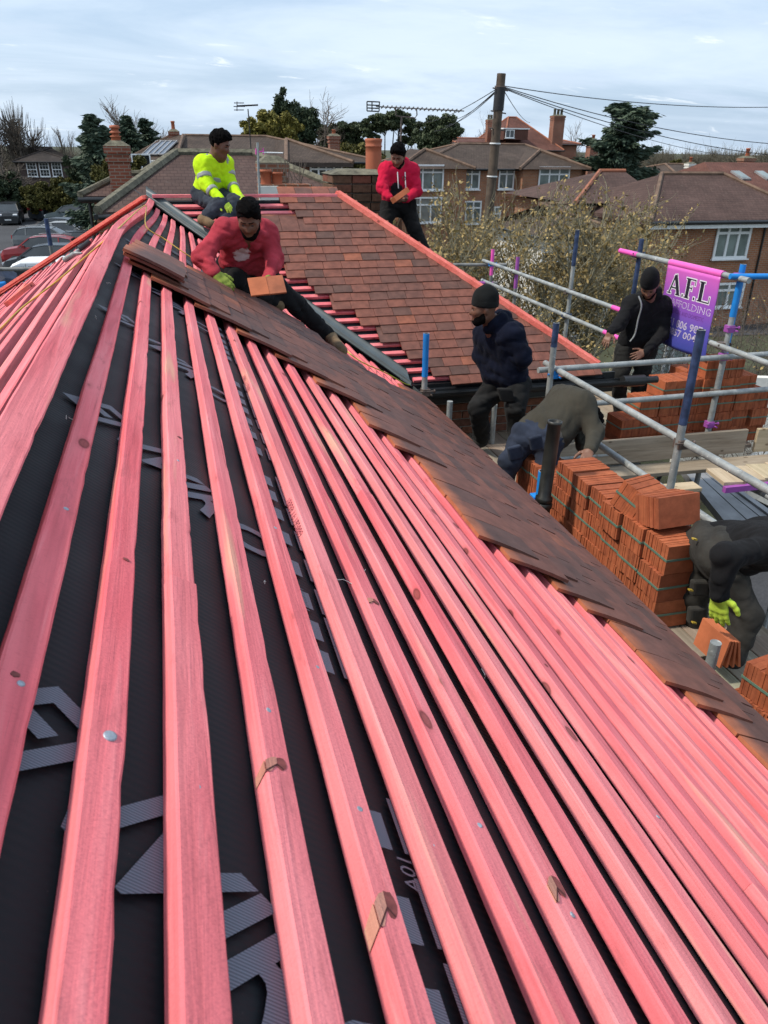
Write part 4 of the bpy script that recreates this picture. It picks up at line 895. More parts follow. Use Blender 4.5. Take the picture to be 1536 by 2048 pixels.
# conservatory with grey-green panels under the banner
cv = empty('conservatory', (9.5, 13, 0), 'pale green glazed lean-to with white bars under the purple banner', 'conservatory')
a, b = at(1315, 690, Y=19.0), at(1398, 690, Y=19.0)
m = MB(); m.box(a[0], b[0], 19.0, 20.5, 0, at(1340, 672, Y=19)[2]); m.build('glazing', simple('pale_green_glazing', (.30, .36, .34), .25, var=.15), cv)
for px in (1332, 1346, 1375): c = at(px, 700, Y=18.97); m = MB(); m.box(c[0]-.05, c[0]+.05, 18.93, 18.99, 0, at(1340, 676, Y=19)[2]); m.build('bar', M['white'], cv)
# ------------------------------------------------------------------ trees, hedges, far wood
def rvec(rs, n):
    v = rs.normal(size=(n, 3)); return v/np.linalg.norm(v, axis=1, keepdims=True)
def leaf_mesh(name, P, size, mat, seed, elong=1.6, flat=0.0, tri=False, jitter=0.35, dirs=None):
    """one small face per leaf at the points P, each turned its own way"""
    rs = np.random.RandomState(seed); n = len(P); a = rvec(rs, n) if dirs is None else dirs + rvec(rs, n)*.35
    a /= np.linalg.norm(a, axis=1, keepdims=True); b = np.cross(a, rvec(rs, n)); b /= np.linalg.norm(b, axis=1, keepdims=True)+1e-9
    if flat: a[:, 2] *= (1-flat); b[:, 2] *= (1-flat)
    s = size*(1 + jitter*rs.normal(size=(n, 1))).clip(.4, 2.2); a = a*s*elong/2; b = b*s/2
    if tri: V = np.stack([P-a-b, P-a+b, P+a], 1).reshape(-1, 3); Fq = np.arange(3*n).reshape(n, 3)
    else: V = np.stack([P-a, P-b*.9, P+a, P+b*.9], 1).reshape(-1, 3); Fq = np.arange(4*n).reshape(n, 4)
    return np_mesh(name, V, Fq, mat)
def seg_mesh(name, segs, mat, n=5):
    """tapered twigs: list of (p, q, r0, r1) as one mesh"""
    P = np.array([s[0] for s in segs]); Q = np.array([s[1] for s in segs]); r0_ = np.array([s[2] for s in segs])[:, None]; r1_ = np.array([s[3] for s in segs])[:, None]
    d = Q-P; d /= np.linalg.norm(d, axis=1, keepdims=True)+1e-9; x = np.cross(d, np.array([.31, .17, .93])); x /= np.linalg.norm(x, axis=1, keepdims=True)+1e-9; y = np.cross(d, x)
    V = []
    for k in range(n): t = 2*PI*k/n; V.append(P + r0_*(math.cos(t)*x+math.sin(t)*y))
    for k in range(n): t = 2*PI*k/n; V.append(Q + r1_*(math.cos(t)*x+math.sin(t)*y))
    V = np.stack(V, 1).reshape(-1, 3); m = len(segs); base = (np.arange(m)*2*n)[:, None]
    Fq = np.concatenate([np.stack([base[:, 0]+k, base[:, 0]+(k+1) % n, base[:, 0]+n+(k+1) % n, base[:, 0]+n+k], 1) for k in range(n)])
    return np_mesh(name, V, Fq, mat, smooth=True)
def grow(base, h, r, seed, levels=4, spread=.6, up=.35, kids=(3, 5), shrink=.62, lean=(0, 0), first=.35, wob=.18, thin=.55):
    """branching skeleton: list of segments and twig tips"""
    rs = random.Random(seed); segs = []; tips = []
    def limb(p, d, L, r, lev):
        n = 4 if lev < 2 else 3; q = np.array(p, float); d = np.array(d, float)
        pts = [(q.copy(), r)]
        for i in range(n):
            d = d + np.array([rs.gauss(0, wob), rs.gauss(0, wob), rs.gauss(0, wob*.6) + up*.12]); d /= np.linalg.norm(d)
            q2 = q + d*L/n; ra = r*(1-(1-thin)*i/n); rb = r*(1-(1-thin)*(i+1)/n); segs.append((q, q2, ra, rb)); q = q2; pts.append((q.copy(), rb))
        if lev >= levels: tips.append((q.copy(), d.copy())); return
        k = rs.randint(*kids)
        for j in range(k):
            t = first + (1-first)*(j+rs.random())/k if lev == 0 else .3 + .7*(j+rs.random())/k
            i = min(n-1, int(t*n)); a = pts[i][0] + (pts[i+1][0]-pts[i][0])*(t*n-i)
            ang = rs.uniform(0, 2*PI); e = np.array([math.cos(ang), math.sin(ang), 0.0]); dd = d*(1-spread) + e*spread + np.array([0, 0, up*rs.uniform(.4, 1.1)]); dd /= np.linalg.norm(dd)
            limb(a, dd, L*shrink*rs.uniform(.75, 1.15), max(pts[i][1]*.62, .004), lev+1)
        limb(q, d, L*shrink*rs.uniform(.8, 1.1), pts[-1][1], lev+1)
    d0 = np.array([lean[0], lean[1], 1.0]); limb(base, d0/np.linalg.norm(d0), h, r, 0)
    return segs, tips
def tree(name, label, cat, base, parts, group=None, kind=None):
    o = empty(name, base, label, cat, group, kind)
    for nm, me, k in parts:
        c = link(nm, me, o)
        if k: c['kind'] = k
    return o
def ground_at(px, Y): a = at(px, 300, Y=Y); return V3(a[0], Y, 0)
def bare_tree(label, px, Y, ztop, seed, r=.2, spread=.55, up=.4, levels=4, first=.3, kids=(3, 4), bark='bark', group=None, lean=(0, 0), trunkf=.42):
    b = ground_at(px, Y); h = ztop*trunkf
    segs, tips = grow(b, h, r, seed, levels, spread, up, kids, .64, lean, first)
    top = max(s[1][2] for s in segs); k = ztop/top
    S = [(b+(p-b)*[1, 1, k], b+(q-b)*[1, 1, k], r0_, r1_) for p, q, r0_, r1_ in segs]
    big = [s for s in S if s[2] > r*.28]; small = [s for s in S if s[2] <= r*.28]
    return tree('bare_tree', label, 'tree', b, [('trunk', seg_mesh('trunk', big, M[bark], 6), None), ('branches', seg_mesh('branches', small, M['twig'], 4), 'stuff')], group)
# the pollarded poplars on the skyline beyond the small brick house
def pollard(label, px, Y, pytop, seed, nstem):
    rs = random.Random(seed); b = ground_at(px, Y); zt = at(px, pytop, Y=Y)[2]; big = []; sm = []
    for s in range(nstem):
        q = b + V3(rs.uniform(-1.6, 1.6), rs.uniform(-1.5, 1.5), 0); hh = zt*rs.uniform(.60, .72); top = q + V3(rs.uniform(-.5, .5), 0, hh)
        big.append((q, top, .24, .15))
        for lv in range(5):
            a = q + (top-q)*(.62+.38*lv/4)
            for k in range(22):
                an = rs.uniform(0, 2*PI); el = rs.uniform(.35, 1.25); L = rs.uniform(.9, 2.5)*(1+.3*lv/4)
                d = V3(math.cos(an)*math.cos(el), math.sin(an)*math.cos(el), math.sin(el)); e = a+d*L*.55; f = e+V3(d[0]*.3, d[1]*.3, 1)*L*.4; sm += [(a, e, .045, .03), (e, f, .03, .012)]
    return tree('pollarded_tree', label, 'tree', b, [('trunk', seg_mesh('trunk', big, M['bark'], 6), None), ('branches', seg_mesh('branches', sm, M['bark'], 3), 'stuff')], 'bare pollarded trees on the skyline')
pollard('bare pollarded trees with brush tops standing at the very edge of the skyline', 12, 96, 185, 3, 4)
pollard('bare pollarded trees with brush tops right above the small brick house roof', 68, 95, 193, 4, 3)
bare_tree('spreading bare tree beside the pollards, tangled low branches over the hedge', 4, 84, at(4, 262, Y=84)[2], 15, .22, .8, .2, 4, group='bare trees on the skyline')
bare_tree('fan shaped bare tree behind the dark conifers and solar panels', 300, 72, at(300, 190, Y=72)[2], 11, .25, .62, .45, 4, .45, (4, 5), group='bare trees on the skyline')
bare_tree('pale bare tree between the brick house and the dark conifer', 150, 100, at(150, 250, Y=100)[2], 12, .22, .4, .6, 4, group='bare trees on the skyline', bark='bark_pale')
bare_tree('bare tree with rising twigs behind the telegraph pole', 958, 88, at(958, 215, Y=88)[2], 13, .22, .5, .5, 4, .4, (4, 5), group='bare trees on the skyline')
bare_tree('thin bare tree beside the tall red house chimney', 1136, 90, at(1136, 238, Y=90)[2], 14, .18, .5, .5, 4, group='bare trees on the skyline')
def conifer(label, px, Y, pytop, width, seed, mat='leaf_fir', gaps=.0, n=7000, group=None, low=.12, size=.30, top=.06, skew=0.0, power=.9):
    """tapering evergreen: trunk, whorled drooping boughs, sprays of needles along them"""
    rs = np.random.RandomState(seed); b = ground_at(px, Y); h = at(px, pytop, Y=Y)[2]; segs = [(b, b+V3(skew, 0, h*.97), .02*h, .02)]; P = []; D = []
    nb = 95
    for i in range(nb):
        t = low + (1-low)*(i+rs.rand())/nb; an = rs.rand()*2*PI; L = width/2*((1-t)**power*(1-top)+top)*(.6+.65*rs.rand())
        if gaps and rs.rand() < gaps: L *= .35
        a = b + V3(skew*t, 0, h*t); d = V3(math.cos(an), math.sin(an), .05-.35*(1-t)+.25*rs.rand()); e = a + d*L; tip = e + V3(d[0], d[1], .35)*L*.18
        segs += [(a, e, .012*h*(1-t)+.01, .012), (e, tip, .012, .004)]
        m = int(3.4*n/nb*(.4+1.2*L/(width/2+1e-6))) + 6; tt = rs.rand(m)**.7
        q = a + (e-a)*tt[:, None] + (tip-e)*(np.maximum(0, tt-.8)*5)[:, None]; sp = L*.16*(1.15-tt)[:, None]+.10
        q = q + rs.normal(size=(m, 3))*sp*[1, 1, .45] - V3(0, 0, 1)*rs.rand(m)[:, None]*.35*sp*2; P.append(q); D.append(np.repeat(d[None]*1.0, m, 0) + V3(0, 0, -.25))
    me = leaf_mesh('crown', np.concatenate(P), size*.42, M[mat], seed, 2.8, dirs=np.concatenate(D))
    return tree('conifer_tree', label, 'tree', b, [('trunk', seg_mesh('trunk', segs, M['bark'], 5), None), ('crown', me, 'stuff')], group)
conifer('dark pointed conifer right beside the brick chimney, feathery top', 192, 62, 232, 5.4, 21, n=9000, power=.75)
conifer('lower dark conifer behind the brick chimney pot', 222, 64, 262, 3.6, 22, n=5000)
conifer('dark conifer in front of the fan shaped bare tree', 262, 63, 235, 5.6, 23, n=8000)
conifer('broad dark conifer nearest the solar panelled roof', 296, 65, 240, 5.6, 24, n=7000)
conifer('ragged dark fir with two tops standing against the sky among the houses', 1243, 44, 212, 5.3, 25, gaps=.3, n=12000, power=.45, low=.38, size=.27, top=.16)
def blob_tree(name, label, cat, px, Y, blobs, mat, size, seed, n, trunk=True, group=None, shell=.55, elong=1.6, bark='bark'):
    """crown of separate leafy clumps given as (pixel x, pixel y, radius, flatness), gaps stay between them"""
    rs = np.random.RandomState(seed); P = []; b = ground_at(px, Y); segs = []; tot = sum(q[2]**2 for q in blobs)
    for (bx, by, r, fl) in blobs:
        dy = rs.uniform(-.5, .5)*r; c = at(bx, by, Y=Y+dy); m = int(3.4*n*r*r/tot); k = max(8, int(20*r)); cc = c + rvec(rs, k)*r*(rs.rand(k, 1)**.4)*[1, 1, fl]
        w = rs.randint(0, k, m); q = cc[w] + rvec(rs, m)*(r*.30*(rs.rand(m, 1)**.45))*[1, 1, max(.45, fl)]; P.append(q)
        if trunk:
            mid = b*.35 + c*.65; mid[2] = c[2]*.55; segs += [(b+V3(0, 0, 0), mid, .10+.012*Y/10, .08), (mid, c, .08, .04)]
            for j in range(7): segs.append((mid*.3+c*.7, cc[j % k], .03, .01))
    parts = []
    if segs: parts.append(('trunk', seg_mesh('trunk', segs, M[bark], 5), None))
    parts.append(('crown', leaf_mesh('crown', np.concatenate(P), size*.5, M[mat], seed, elong), 'stuff'))
    return tree(name, label, cat, b, parts, group)
blob_tree('ivy_clad_tree', 'tree smothered in dark ivy with bare branches poking from its top', 'tree', 580, 74, [(575, 215, 1.1, 1.2), (570, 238, 1.5, 1), (600, 240, 1.6, .9), (590, 262, 1.9, .9), (612, 265, 1.3, 1.2), (565, 262, 1.3, 1.2)], 'leaf_dark', .30, 31, 7000)
bare_tree('wide bare tree spreading behind the ivy clad one', 590, 78, at(585, 170, Y=78)[2], 32, .24, .75, .3, 4, .5, (4, 5), group='bare trees on the skyline')
blob_tree('yellow_green_shrub', 'yellow-green bushy shrub behind the long hipped roof ridge', 'shrub', 545, 60, [(510, 262, 1.0, .8), (535, 252, 1.2, .8), (560, 254, 1.2, .8), (583, 264, .9, .9), (545, 268, 1.4, .8), (495, 268, .7, .8)], 'leaf_yellow', .26, 33, 4500)
blob_tree('pine_tree', 'flat topped pine with open dark layers above the terracotta pot', 'tree', 770, 78, [(770, 245, 1.7, .4), (745, 255, 1.3, .4), (800, 244, 1.6, .45), (825, 262, 1.1, .4), (790, 232, 1.3, .4), (812, 280, .9, .4), (740, 272, .9, .35), (835, 250, .8, .4)], 'leaf_pine', .26, 34, 8000)
blob_tree('pine_tree', 'lower dark pine merging into the flat topped one, next to the ivy clad tree', 'tree', 690, 80, [(660, 268, 1.4, .5), (690, 260, 1.5, .5), (720, 258, 1.4, .45), (640, 262, 1.0, .5), (700, 280, 1.7, .6), (665, 292, 1.5, .6), (715, 300, 1.7, .7)], 'leaf_pine', .26, 35, 8500)
blob_tree('evergreen_tree', 'dark rounded evergreen left of the telegraph pole above the semis roof', 'tree', 880, 70, [(850, 272, 1.2, .7), (885, 262, 1.5, .8), (905, 268, 1.1, .8), (870, 285, 1.5, .7), (838, 285, .9, .7), (892, 248, .8, .9)], 'leaf_pine', .26, 36, 7500)
blob_tree('evergreen_shrub', 'dull green undergrowth between the bay window house and the chimney pot', 'shrub', 715, 58, [(705, 330, 1.6, .9), (725, 345, 1.4, .9), (690, 320, 1.2, .9), (745, 340, 1.2, 1)], 'leaf_hedge', .24, 37, 4500, shell=.8)
# hedges by the car park: every shrub its own
blob_tree('laurel_shrub', 'dark glossy laurel at the edge of the car park, under the bare trees', 'shrub', 15, 83, [(-10, 375, 1.3, .8), (22, 370, 1.3, .8), (10, 395, 1.5, .8), (45, 394, 1.1, .8), (-15, 360, .9, .8), (28, 412, 1.3, .7), (-5, 412, 1.3, .7)], 'leaf_dark', .30, 41, 8000)
blob_tree('olive_hedge', 'olive green domed hedge behind the black people carrier', 'hedge', 78, 82, [(66, 392, 1.1, .8), (90, 384, 1.1, .8), (72, 408, 1.3, .8), (100, 404, 1.2, .8), (82, 398, 1.2, .8)], 'leaf_hedge', .26, 42, 8000)
blob_tree('olive_hedge', 'olive green domed hedge beside the small extension, the tallest of the row', 'hedge', 140, 81, [(125, 374, 1.1, .8), (148, 376, 1.2, .8), (135, 395, 1.5, .8), (163, 394, 1.2, .8), (118, 408, 1.2, .8), (150, 412, 1.2, .8), (110, 388, 1.0, .8)], 'leaf_hedge', .26, 43, 9000)
blob_tree('olive_shrub', 'green garden shrub between the brick chimney and the cream wall', 'shrub', 275, 36, [(265, 345, .75, .8), (290, 347, .8, .8), (218, 352, .8, .8), (250, 362, .8, .8), (305, 352, .5, .8), (200, 350, .5, .8)], 'leaf_hedge', .13, 44, 8000)
blob_tree('evergreen_shrub', 'dull green bushes at the foot of the dark conifers', 'shrub', 180, 66, [(175, 345, 1.3, .8), (160, 330, 1.2, .9), (205, 350, 1.2, .8), (190, 330, 1.2, .8)], 'leaf_dark', .28, 45, 4000)
# the leafy bronze trees in front of the semis
def budding(label, px, Y, stems, seed, nleaf, r=.07):
    rs = random.Random(seed); b = ground_at(px, Y); S = []; T = []
    for (sx, top, ln) in stems:
        base = b + V3(sx, rs.uniform(-.4, .4), 0); z = at(px, top, Y=Y)[2]
        segs, tips = grow(base, z*.42, r*rs.uniform(.8, 1.2), rs.randint(0, 9999), 4, .55, .35, (3, 4), .62, (ln, rs.uniform(-.15, .15)), .35, .2)
        tp = max(s[1][2] for s in segs); k = z/tp
        S += [(base+(p-base)*[1, 1, k], base+(q-base)*[1, 1, k], a, c) for p, q, a, c in segs]; T += [base+(q-base)*[1, 1, k] for q, d in tips]
    rn = np.random.RandomState(seed); small = [s for s in S if s[2] < r*.45]
    w = rn.randint(0, len(small), nleaf); t = rn.rand(nleaf, 1); A = np.array([small[i][0] for i in w]); B = np.array([small[i][1] for i in w])
    P = A+(B-A)*t + rn.normal(size=(nleaf, 3))*.055; P = P[P[:, 2] > 1.2]
    big = [s for s in S if s[2] >= r*.45]
    return tree('budding_tree', label, 'tree', b, [('trunk', seg_mesh('trunk', big, M['bark_pale'], 6), None), ('branches', seg_mesh('branches', small, M['bark_pale'], 4), 'stuff'), ('leaves', leaf_mesh('leaves', P, .047, M['leaf_bud'], seed, 1.7), 'stuff')], 'bronze budding trees beyond the hip')
budding('bronze budding tree nearest the man in the red hoodie', 905, 17.5, [(-.5, 350, -.12), (.3, 330, .1), (.9, 355, .22), (.0, 400, -.2)], 51, 5200)
budding('tall bronze budding tree with pale forked trunk beside the telegraph pole', 1035, 16.0, [(-.4, 345, -.15), (.2, 345, .05), (.7, 350, .25), (1.2, 390, .4), (-.8, 380, -.3)], 52, 7000, .085)
budding('bronze budding tree in front of the nearer brick house corner', 1165, 17.0, [(-.6, 350, -.1), (.1, 362, .08), (.9, 372, .25), (.2, 420, .3)], 53, 6000)
budding('low bronze budding tree by the brick wall under the plum roof', 1270, 18.5, [(-.4, 385, -.1), (.4, 400, .1), (.0, 440, .2)], 54, 4200)
# brushy bare hedge and climbers by the drive
def brush(name, label, cat, box, n, seed, L=.9, kind=None, leafn=0, mat='twig', lmat='leaf_bud', r=.007, leafs=.05):
    (x0, x1, y0, y1, z0, z1) = box; rs = np.random.RandomState(seed); S = []
    for i in range(n):
        p = V3(rs.uniform(x0, x1), rs.uniform(y0, y1), z0 + (z1-z0)*rs.rand()**1.5*.7); d = V3(rs.normal(0, .5), rs.normal(0, .4), abs(rs.normal(.6, .5))); q = p + d/np.linalg.norm(d)*L*rs.uniform(.4, 1.1); S.append((p, q, r*rs.uniform(.7, 1.8), r*.4))
        e = q + V3(rs.normal(0, .3), rs.normal(0, .3), rs.normal(.1, .3))*L*.6; S.append((q, e, r*.5, r*.25))
    parts = [('branches', seg_mesh('branches', S, M[mat], 3), 'stuff')]
    if leafn:
        w = rs.randint(0, len(S), leafn); P = np.array([S[i][1] for i in w]) + rs.normal(size=(leafn, 3))*.12; parts.append(('leaves', leaf_mesh('leaves', P, leafs, M[lmat], seed), 'stuff'))
    return tree(name, label, cat, V3((x0+x1)/2, (y0+y1)/2, 0), parts)
a = at(1440, 620, Y=15); b = at(1536, 620, Y=15)
brush('bare_hedge', 'tangled bare hedge against the brick house beyond the banner', 'hedge', (a[0]-1.2, b[0]+3, 15.2, 17.5, 0, 4.3), 1500, 61, 1.0, leafn=500)
a = at(1420, 720, Y=11.5); b = at(1536, 720, Y=11.5)
brush('climber', 'bare climber sprawling over the cream garden wall', 'climber', (a[0], b[0]+2, 11.6, 12.3, 0, 2.6), 420, 62, .7)
a = at(860, 560, Y=13); b = at(1000, 560, Y=13)
brush('undergrowth', 'brown undergrowth and saplings below the red hoodie man', 'shrub', (a[0], b[0]+.5, 12.5, 15.5, 0, 4.4), 900, 63, 1.2, leafn=1600)
a = at(1130, 650, Y=12.5); b = at(1260, 650, Y=12.5)
brush('undergrowth', 'brown undergrowth behind the far scaffold rails', 'shrub', (a[0], b[0], 12, 14, 0, 3.4), 900, 64, 1.0, leafn=2200)
# far wood: one mass along the skyline
def wood_mass(name, xs, Y, htop, seed, n, mat='leaf_far', size=.5):
    rs = np.random.RandomState(seed); S = []; T = []
    for i in range(n):
        px = rs.uniform(*xs); y = Y+rs.uniform(-12, 12); b = ground_at(px, y); h = at(px, htop + rs.uniform(-10, 14), Y=y)[2]; w = h*rs.uniform(.22, .36); S.append((b, b+V3(0, 0, h*.7), .18, .06))
        m = 230; u = rvec(rs, m); u[:, 2] = abs(u[:, 2])*1.1-.25; L = (rs.rand(m, 1)**.5); tip = b + V3(0, 0, h*.55) + u*L*[w, w, h*.45]; st = b + V3(0, 0, h*.45) + u*L*.45*[w, w, h*.45]
        T += [(st[k], tip[k], .055, .015) for k in range(m)]
        for k in range(m): T.append((tip[k]*.4+st[k]*.6, tip[k]+rs.normal(size=3)*.8, .03, .01))
    o = empty(name, (at(sum(xs)/2, 300, Y=Y)[0], Y, 0), kind='stuff')
    for nm, q, mt in (('twigs', T, M[mat]), ('trunks', S, M['bark'])): c = link(nm, seg_mesh(nm, q, mt, 3), o); c['kind'] = 'stuff'
wood_mass('far_wood', (1290, 1560), 125, 296, 71, 46)
wood_mass('far_wood', (-60, 240), 130, 286, 72, 30)
wood_mass('far_wood', (600, 1300), 150, 292, 73, 50)
wood_mass('far_wood', (220, 620), 140, 285, 74, 26)
wood_mass('far_wood', (1400, 1900), 135, 296, 75, 30)
wood_mass('far_wood', (-500, -40), 120, 285, 76, 26)
blob_tree('evergreen_shrub', 'olive green bushes before the far wood next to the white chimney', 'shrub', 1352, 75, [(1350, 338, 1.1, .8), (1365, 342, .9, .8), (1335, 345, .8, .8)], 'leaf_hedge', .28, 46, 2500)
# white rendered house glimpsed behind the budding trees
hw = empty('house', (13, 27, 0), 'white rendered house glimpsed through the budding trees', 'house')
a, b = at(1080, 560, Y=26.5), at(1225, 560, Y=26.5); m = MB(); zt = at(1150, 470, Y=26.5)[2]; m.box(a[0], b[0], 26.5, 31, 0, zt); m.build('wall', M['render'], hw)
hip_roof(hw, a[0], b[0], 26.5, 31, zt, zt+.9, 'roof_brown', .3, 'x')
for px in (1105, 1150, 1195): c = at(px, 535, Y=26.5); win(hw, (c[0], 26.48, c[2]), 1.1, 1.2, cols=2, top=.3)
# ------------------------------------------------------------------ vehicles
def paint(name, c, rough=.28): return simple(name, c, rough, 0.0, .06, 2, spec=.6)
M['tyre'] = simple('tyre_rubber', (.015, .015, .016), .8); M['rim'] = simple('alloy_rim', (.35, .36, .37), .35, .6, .1)
M['lamp_red'] = simple('red_tail_lamp', (.55, .02, .02), .25, var=.1); M['lamp'] = simple('clear_lamp', (.72, .74, .76), .15, var=.1, spec=.7)
M['plate_w'] = simple('white_plate', (.7, .7, .68), .5); M['plate_y'] = simple('yellow_plate', (.75, .52, .03), .5); M['trim'] = simple('black_plastic_trim', (.02, .02, .022), .6)
SHAPES = {   # length, width, stations: (x, z_bonnet/belt, z_roof, half-width at belt, half-width at roof) from nose to tail; roof None outside the cabin
 'hatch': (4.2, 1.78, [(0, .62, None), (.25, .82, None), (1.05, .95, None), (1.75, .98, 1.42), (2.3, .99, 1.49), (3.1, 1.0, 1.47), (3.75, 1.02, 1.30), (4.05, 1.02, None), (4.2, .78, None)]),
 'estate': (4.6, 1.80, [(0, .60, None), (.25, .80, None), (1.15, .93, None), (1.9, .96, 1.40), (2.5, .97, 1.47), (3.6, .99, 1.45), (4.2, 1.0, 1.34), (4.5, 1.0, None), (4.6, .76, None)]),
 'suv': (4.45, 1.86, [(0, .75, None), (.2, .95, None), (1.05, 1.08, None), (1.7, 1.10, 1.58), (2.3, 1.11, 1.66), (3.4, 1.13, 1.64), (4.05, 1.14, 1.50), (4.35, 1.12, None), (4.45, .85, None)]),
 'mpv': (4.6, 1.9, [(0, .75, None), (.2, .98, None), (.85, 1.12, None), (1.65, 1.15, 1.66), (2.3, 1.16, 1.76), (3.7, 1.18, 1.75), (4.35, 1.18, 1.62), (4.52, 1.15, None), (4.6, .85, None)]),
}
def car(label, loc, rz, kind, body, group='cars parked beside the hedge', roofbars=False):
    L, W, S = SHAPES[kind]; root = empty('parked_car', loc, label, 'car', group, rz=rz); hw = W/2; g = .20
    m = MB(); P = []; rows = []
    for x, zb, zr in S:
        w = hw*(.86 if x in (0, L) else (.96 if x < .3 or x > L-.3 else 1.0)); 
        pts = [(w*.90, g), (w, g+.22), (w*1.0, .60*zb+.12), (w*.955, zb)]
        rows.append([(x-L/2, y, z) for y, z in pts] + [(x-L/2, 0, zb+(.035 if zr is None else 0))])
    for sgn in (1, -1):
        for i in range(len(S)-1):
            A, B = rows[i], rows[i+1]
            for j in range(4):
                if j == 3 and S[i][2] and S[i+1][2]: continue
                q = [A[j], B[j], B[j+1], A[j+1]]; q = [(a, b*sgn, c) for a, b, c in q]
                m.add(q if sgn < 0 else q[::-1], [(0, 1, 2, 3)], 0, True)
    for e in (0, -1):
        R_ = rows[e]; q = [(a, b, c) for a, b, c in R_] + [(a, -b, c) for a, b, c in R_[-2::-1]]; m.add(q if e else q[::-1], [tuple(range(len(q)))])
    cab = [s for s in S if s[2]]; i0 = S.index(cab[0]); i1 = S.index(cab[-1]); wr = hw*.74
    rf = [(x-L/2, z) for x, zb, z in cab]
    for i in range(len(rf)-1):
        (xa, za), (xb, zb2) = rf[i], rf[i+1]; m.add([(xa, -wr, za), (xb, -wr, zb2), (xb, -wr*.5, zb2+.035), (xa, -wr*.5, za+.035), (xb, wr*.5, zb2+.035), (xa, wr*.5, za+.035), (xb, wr, zb2), (xa, wr, za)], [(0, 1, 2, 3), (3, 2, 4, 5), (5, 4, 6, 7)], 0, True)
    for sgn in (1, -1):      # pillars
        for k, i in ((0, i0), (None, i0+2), (1, i1)):
            x, zb, z = S[i]
            xb = S[i0-1][0] if k == 0 else (S[i1+1][0] if k == 1 else x); zbb = S[i0-1][1] if k == 0 else (S[i1+1][1] if k == 1 else zb)
            p = V3(xb-L/2, sgn*hw*.93, zbb); q = V3(x-L/2, sgn*wr*1.0, z); m.bar(p, q, .07, .05, (0, sgn, .4))
    # same faces into the parent's frame
    def put(mb_, name, mats, par, **kw):
        o = link(name, mb_.mesh(name, mats), par, keep=False); return tag(o, **kw)
    bd = put(m, 'body', body, root)
    for sgn in (1, -1):
        gl = MB(); pts_b = [(S[i0-1][0], S[i0-1][1])] + [(s[0], s[1]) for s in cab] + [(S[i1+1][0], S[i1+1][1])]
        pts_r = [(cab[0][0], cab[0][2])] + [(s[0], s[2]) for s in cab] + [(cab[-1][0], cab[-1][2])]
        for i in range(len(pts_b)-1):
            a, b, c, d = (pts_b[i][0]-L/2, sgn*hw*.945, pts_b[i][1]), (pts_b[i+1][0]-L/2, sgn*hw*.945, pts_b[i+1][1]), (pts_r[i+1][0]-L/2, sgn*wr*.985, pts_r[i+1][1]-.03), (pts_r[i][0]-L/2, sgn*wr*.985, pts_r[i][1]-.03)
            gl.add([a, b, c, d], [(0, 1, 2, 3) if sgn < 0 else (3, 2, 1, 0)])
        put(gl, 'side_window', M['glass'], root)
    x1, z1 = S[i0-1][0]-L/2, S[i0-1][1]; x2, z2 = cab[0][0]-L/2, cab[0][2]; gl = MB(); gl.quad((x1, -hw*.9, z1+.03), (x1, hw*.9, z1+.03), (x2, wr*.96, z2), (x2, -wr*.96, z2)); put(gl, 'windscreen', M['glass'], root)
    x1, z1 = S[i1+1][0]-L/2, S[i1+1][1]; x2, z2 = cab[-1][0]-L/2, cab[-1][2]; gl = MB(); gl.quad((x1, hw*.88, z1+.03), (x1, -hw*.88, z1+.03), (x2, -wr*.96, z2), (x2, wr*.96, z2)); put(gl, 'rear_window', M['glass'], root)
    for sx in (.82, L-.85):
        for sgn in (1, -1):
            w = MB(); w.lathe((sx-L/2, sgn*(hw-.10), .32), [(.19, -.11), (.32, -.11), (.335, -.05), (.335, .05), (.32, .11), (.19, .11)], 18, axis=(0, 1, 0)); t = put(w, 'wheel', M['tyre'], root)
            w = MB(); w.lathe((sx-L/2, sgn*(hw-.10), .32), [(.001, sgn*.10), (.07, sgn*.115), (.20, sgn*.095), (.215, sgn*.11)], 10, axis=(0, 1, 0), sm=False); put(w, 'rim', M['rim'], t)
    for sgn in (1, -1):
        z = S[1][1]-.12; m = MB(); m.obox((.14-L/2, sgn*hw*.66, z), (.12, 0, .03), (0, .18, 0), (-.02, 0, .075)); put(m, 'headlight', M['lamp'], root)
        m = MB(); m.obox((L/2-.09, sgn*hw*.74, S[-2][1]-.12), (.07, 0, 0), (0, .15, 0), (0, 0, .12)); put(m, 'tail_light', M['lamp_red'], root)
        m = MB(); m.obox((S[i0-1][0]-L/2+.35, sgn*(hw+.07), S[i0-1][1]+.06), (.08, 0, 0), (0, .09, 0), (0, 0, .065)); put(m, 'mirror', body, root)
        m = MB(); m.box(-L/2+1.2, L/2-1.25, sgn*hw-.012, sgn*hw+.012, .30, .42); put(m, 'sill_trim', M['trim'], root)
        if roofbars: m = MB(); m.tube([(cab[0][0]-L/2+.25, sgn*wr*.9, cab[1][2]+.03), (0, sgn*wr*.92, cab[1][2]+.07), (cab[-1][0]-L/2-.2, sgn*wr*.9, cab[-2][2]+.04)], .02, 6); put(m, 'roof_rail', M['rim'], root)
    m = MB(); m.box(-L/2-.02, -L/2+.10, -hw*.55, hw*.55, .34, .58); put(m, 'grille', M['trim'], root)
    m = MB(); m.box(-L/2-.035, -L/2-.021, -.26, .26, .42, .53); put(m, 'number_plate', M['plate_w'], root)
    m = MB(); m.box(L/2+.005, L/2+.02, -.26, .26, .62, .73); put(m, 'number_plate', M['plate_y'], root)
    m = MB(); m.box(-L/2+.02, L/2-.02, -hw*.8, hw*.8, .17, .30); put(m, 'underbody', M['trim'], root)
    return root
def gp(px, py, dz=0.0): p = at(px, py, Z=-EYE+dz); return (p[0], p[1], .02)
